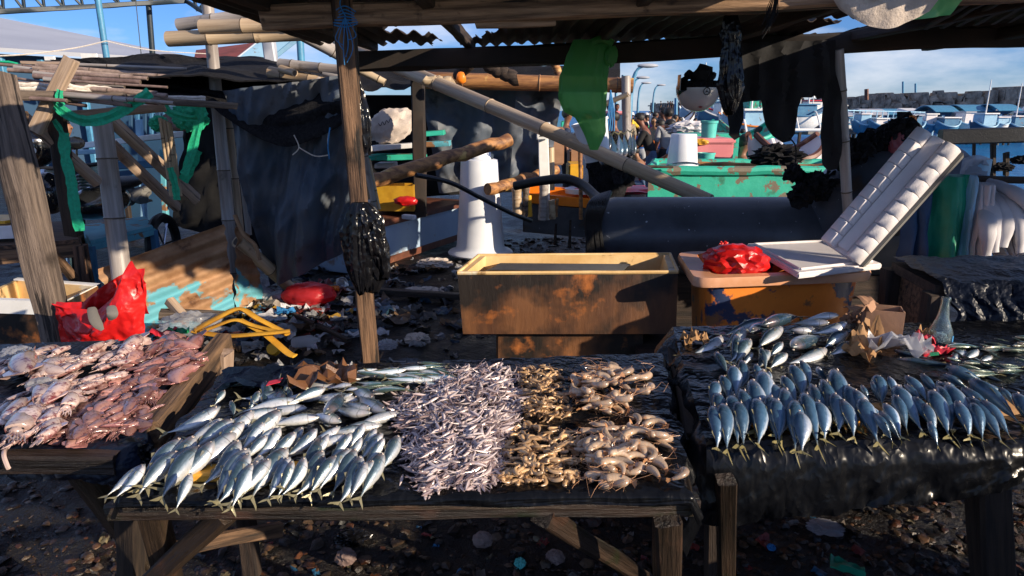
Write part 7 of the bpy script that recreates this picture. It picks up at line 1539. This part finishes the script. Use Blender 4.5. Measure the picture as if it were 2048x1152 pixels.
for k in range(12):
    a, b_ = P.lerp(Q, k/12), P2.lerp(Q2, k/12); beam('web', a, b_, .035, .035, 'steel_dark', t); beam('web', b_, P.lerp(Q, (k+1)/12), .03, .03, 'steel_dark', t)
beam('chord', Q, W(445,48,11), .05, .06, 'steel_dark', t); beam('web', W(385,-10,12), W(395,22,12), .04, .04, 'steel_dark', t); beam('web', W(395,22,12), W(420,-10,12), .03, .03, 'steel_dark', t)
mb = MB().tube([W(193,-20,9.5), W(216,135,9.5)], .04, 12); solo('steel_post', mb, 'steel_blue', 'bright blue round post under the truss, left one', 'post')
mb = MB().tube([W(297,6,12), W(307,135,12)], .045, 12); solo('steel_post', mb, 'steel_dark', 'dark blue round post under the truss, right one', 'post')
mb = MB().tube(curve_pts([W(-10,112,8), W(60,108,8.2), W(150,96,8.6), W(212,82,9.4)], 8), .008, 5); solo('cable', mb, 'rope_white', 'pale cable running up to the blue post', 'cable')
mb = MB().tube(curve_pts([W(212,82,9.4), W(300,100,10), W(420,108,11)], 8), .006, 5); solo('cable', mb, 'rope_white', 'thin cable from the blue post to the right', 'cable')
mb = MB().tube([W(271,-5,10), W(284,125,10)], .006, 5); solo('cable', mb, 'steel_dark', 'thin dark wire hanging straight down between the two posts', 'cable')
t = thing('red_roof_house', 'far house with a dull red roof right of the grey roof', 'house', W(450,130,40)); mb = MB().hexa([W(385,128,36),W(560,128,36),W(560,128,46),W(385,128,46)],[W(392,100,40),W(520,84,40),W(520,84,44),W(392,100,44)]); part('roof', mb, 'red_roof', t); P, Q = W(390,128,37), W(555,128,37); part('wall', MB().hexa([V((P.x,37,-.3)),V((Q.x,37,-.3)),V((Q.x,45,-.3)),V((P.x,45,-.3))],[V((P.x,37,P.z)),V((Q.x,37,P.z)),V((Q.x,45,P.z)),V((P.x,45,P.z))]), 'wall_blue', t)
t = thing('blue_sign_board', 'pale blue board with a blue frame tilted on the roof behind the bamboo', 'board', W(530,110,8)); A, B, Cc, D = W(455,135,8), W(517,86,8.3), W(592,80,8.3), W(505,150,8)
part('panel', MB().grid(6, 4, lambda u, v: A.lerp(B, u).lerp(D.lerp(Cc, u), v)), 'lightblue_paint', t, thick=.02); beam('frame', A, B, .03, .05, 'roof_grey', t); beam('frame', D, Cc, .03, .05, 'blue_paint', t)
mb = MB().box(W(486,145,7.6), (.35,.1,.18)); solo('yellow_wall', mb, 'yellow_paint', 'small yellowish wall piece under the pale blue board', 'wall piece')
beam('square_post', W(537,78,6.5), W(545,134,6.5), .10, .10, 'roof_grey', label='galvanized square post standing on the tarp roof', cat='post', up=(0,1,0))
mb = MB().tube([W(600,78,7.0), W(603,130,7.0)], .035, 10); solo('blue_pipe', mb, 'steel_blue', 'short blue pipe wrapped in cloth left of the middle post', 'pipe')
# houses behind the shed
for k, (x0, x1, y0, mw, lb) in enumerate(((1060,1095,128,'lightblue_paint','pale blue corrugated hut wall just above the dark tarp'),(1028,1056,126,'label_white','whitish hut corner left of the pale blue hut'))):
    t = boxat('hut', lb, 'hut', x0, x1, y0, 260, 12, 2, mw, None, .005)
logb('rust_pole', W(1108,125,8.5), W(1118,150,8.5), .05, 'log_peeled', 'rusty pole tip left of the green bag', 'pole')
# ================================================================ LITTER ONE CAN NAME
crumple('red_bag', 'filled pinkish red plastic bag lying on the litter left of the middle post', 'red_film', G(620,612,.0)+V((0,0,.09)), (.21,.14,.10), 12, 'plastic bag', amp=.12, sc=1.6, flatb=-.6)
strap_pts = [(388,660),(470,622),(540,662),(430,672),(392,668)]
mb = MB(); mb.tube(curve_pts([W(400,664,3.66), W(425,655,3.7), W(470,640,3.76), W(510,652,3.74), W(560,664,3.7)], 8), .022, 8, flat=.3); mb.tube(curve_pts([W(390,660,3.7), W(430,638,3.75), W(478,618,3.85), W(520,640,3.8), W(575,668,3.75)], 8), .036, 8, flat=.35); mb.tube(curve_pts([W(388,662,3.7), W(450,672,3.65), W(520,668,3.65), W(580,662,3.7)], 8), .028, 8, flat=.35); mb.tube(curve_pts([W(480,640,3.8), W(530,668,3.7), W(575,705,3.6), W(590,712,3.58)], 8), .025, 8, flat=.3)
solo('yellow_strapping', mb, 'yellow_strip', 'tangle of wide orange-yellow strapping on the litter', 'strapping')
beam('litter_plank', W(320,628,4.0), W(445,632,4.1), .09, .05, 'wood_grey', label='grey plank end lying at the foot of the rusty sheet', cat='plank'); beam('litter_plank', W(338,600,4.05), W(368,632,4.0), .05, .05, 'wood_pale', label='splintered pale wood piece leaning on the rusty sheet', cat='plank')
beam('litter_plank', G(600,582)+V((0,0,.04)), G(920,600)+V((0,0,.03)), .06, .05, 'wood_wet', label='long dark timber lying on the mud between post and rusty tub', cat='plank')
beam('litter_plank', G(590,640)+V((0,0,.04)), G(700,690)+V((0,0,.03)), .04, .03, 'wood_dark', label='thin dark stick lying left of the foot of the middle post', cat='plank')
crumple('clear_bag', 'large crumpled clear pinkish bag at the foot of the rusty sheet', 'clear_bag', W(380,650,3.8), (.17,.12,.07), 21, 'plastic bag', amp=.4)
paper('snack_packet', 'red and green snack packet at the back of the squid table', 'label_red', W(320,668,3.3), .14, .08, .03, 31, 'packet'); paper('snack_packet', 'green half-open packet right of the red one', 'label_green', W(352,665,3.32), .11, .07, .03, 33, 'packet')
def cup(name, lb, x, y, r, h, mat, rotx, roty, z=.03):
    m = (Matrix.Rotation(rotx, 3, 'X') @ Matrix.Rotation(roty, 3, 'Y')); mb = MB().lathe([(0,0),(r*.75,0),(r,h),(r*1.05,h),(r*.95,h),(r*.7,.004)], 20, G(x,y)+V((0,0,z+r*.5)), ax=m); return solo(name, mb, mat, lb, 'cup')
cup('plastic_cup', 'clear plastic cup tipped over left of the black bags, nearer one', 505+0, 590, .04, .09, 'clear_bag', 1.2, .4); cup('plastic_cup', 'clear plastic cup near the foot of the fallen bamboo', 545, 598, .04, .09, 'clear_bag', 1.0, -.6)
cup('plastic_cup', 'pale round cup lying beside the red filled bag at its upper right', 680, 575, .045, .09, 'label_white', 1.4, .5); cup('plastic_cup', 'second pale cup next to the first beside the black bags', 692, 583, .04, .08, 'label_white', 1.1, -.3)
mb = MB().lathe([(0,0),(.035,0),(.037,.05),(.037,.13),(.015,.17),(.015,.19),(0,.19)], 20, G(590,700)+V((0,0,.05)), ax=Matrix.Rotation(1.35, 3, 'Y') @ Matrix.Rotation(.3, 3, 'X')); solo('plastic_bottle', mb, 'clear_bag', 'clear plastic bottle lying behind the brown wrapper', 'bottle')
mb = MB().lathe([(0,0),(.035,0),(.038,.05),(.036,.055),(0,.05)], 20, G(552,716)+V((0,0,.05)), ax=Matrix.Rotation(1.0, 3, 'X')); solo('yellow_cup', mb, 'yellow_paint', 'small yellow labelled cup behind the squid table corner', 'cup')
crumple('clear_bag', 'white crumpled bag on the litter just right of the tall bamboo foot', 'clear_bag', G(488,606)+V((0,0,.06)), (.10,.08,.06), 22, 'plastic bag')
crumple('clear_bag', 'pale crumpled plastic right of the foot of the middle post', 'clear_bag', G(775,702)+V((0,0,.04)), (.06,.05,.035), 23, 'plastic bag'); crumple('brown_bag', 'pale brown bag in the mud right of the middle post', 'sack', G(835,690)+V((0,0,.04)), (.08,.06,.04), 24, 'plastic bag')
paper('blue_wrapper', 'blue and white wrapper on the litter below the red filled bag', 'rope_blue', G(572,640)+V((0,0,.06)), .13, .07, .04, 35, 'wrapper'); paper('orange_wrapper', 'orange and white wrapper right of the red filled bag', 'orange_paint', G(665,592)+V((0,0,.06)), .12, .08, .04, 37, 'wrapper')
crumple('paper_ball', 'pale rag heap on the mud left of the rusty tub', 'sack', G(845,588)+V((0,0,.03)), (.16,.08,.03), 26, 'rag'); crumple('paper_ball', 'pinkish rag heap at the foot of the blue box', 'sack', G(870,535)+V((0,0,.04)), (.16,.12,.05), 27, 'rag')
# under the near tables
crumple('grey_bag', 'grey plastic bag with a blue rim lying in the pebbles at the bottom centre', 'sticks', G(965,1095)+V((0,0,.03)), (.035,.03,.03), 41, 'plastic bag', amp=.25, sc=1.5); crumple('grey_bag', 'grey bag with a torn blue edge left of the bottom centre', 'sticks', G(692,1130)+V((0,0,.03)), (.035,.03,.03), 42, 'plastic bag', amp=.25, sc=1.5)
crumple('turquoise_scrap', 'small turquoise and brown scrap at the bottom edge', 'teal_plastic', G(1040,1138)+V((0,0,.02)), (.018,.018,.02), 43, 'scrap'); crumple('white_cup_scrap', 'crushed whitish cup right of the turquoise scrap', 'sticks', G(1110,1125)+V((0,0,.02)), (.032,.03,.025), 44, 'cup', amp=.25, sc=1.5)
mb = MB().grid(8, 4, lambda u, v: G(1660+u*70, 1110+u*28+v*26*(1-u*.3), .05)+V((0,0,.02*fbm((u*3,v*2,1))))); solo('green_board_scrap', mb, 'cloth_green', 'torn green board scrap at the bottom right', 'scrap', thick=.006)
crumple('blue_cap_scrap', 'small blue plastic cap in the pebbles at the lower right', 'rope_blue', G(1542,1100)+V((0,0,.01)), (.014,.014,.01), 45, 'cap'); crumple('clear_bag', 'dirty clear bag caught at the right corner of the middle table', 'clear_bag', W(1392,1010,1.5), (.03,.03,.05), 46, 'plastic bag', flatb=None)
crumple('black_scrap', 'crumpled black plastic lying in the pebbles under the middle table', 'black_bag', G(705,1085)+V((0,0,.02)), (.06,.04,.025), 47, 'plastic bag'); crumple('clear_bag', 'flattened clear bag in the shade under the right table', 'clear_bag', G(1650,1060)+V((0,0,.01)), (.06,.05,.012), 48, 'plastic bag')
crumple('shell', 'yellowish coral lump under the right end of the middle table', 'stones', G(1375,1085)+V((0,0,.02)), (.02,.02,.035), 49, 'stone')
# ================================================================ UNSEEN AWNING AND TABLE ADDED TO CAST SHADE
def awning(name, label, x0, x1, y0, y1, z, mat='roof_dark'):
    t = thing(name, label, 'awning', ((x0+x1)/2, (y0+y1)/2, 0))
    part('roof', MB().grid(40, 12, lambda u, v: V((x0+(x1-x0)*u+.05*noise.noise(V((v*9,x0,1))), y0+(y1-y0)*v+.06*noise.noise(V((u*14,y0,1))), z+.02*math.sin(u*90)+.03*fbm((u*4,v*3,0))))), mat, t, thick=.01)
    for x in (x0+.08, x1-.08):
        for y in (y0+.05, y1-.05): beam('post', V((x,y,-.05)), V((x,y,z)), .05, .05, 'wood_grey', t)
awning('awning', 'unseen corrugated awning added off to the right to shade the pipe and ground', 5.4, 8.6, .95, 2.5, 2.5)  # out of view, added only for the shade it casts

# unseen table added outside the frame to shade ground under the right table
t = thing('covered_table', 'unseen table added out of view at the right to shade ground under the right table', 'table', (2.2,.72,0))
part('tabletop', MB().box((2.2,.72,.76), (.95,1.35,.04)), 'wood_wet', t, bev=.004)
part('skirt', MB().grid(60, 10, lambda u, v: V((1.74+.9*min(1,u*2)+.02*math.sin(u*40), .05+(0 if u < .5 else (u-.5)*2*1.3)+.02*math.sin(u*50+v*3), .75-.7*v))), 'black_plastic', t, thick=.004)
for x in (1.78,2.62):
    for y in (.10,1.34): beam('leg', V((x,y,-.05)), V((x,y,.74)), .06, .06, 'wood_wet', t)
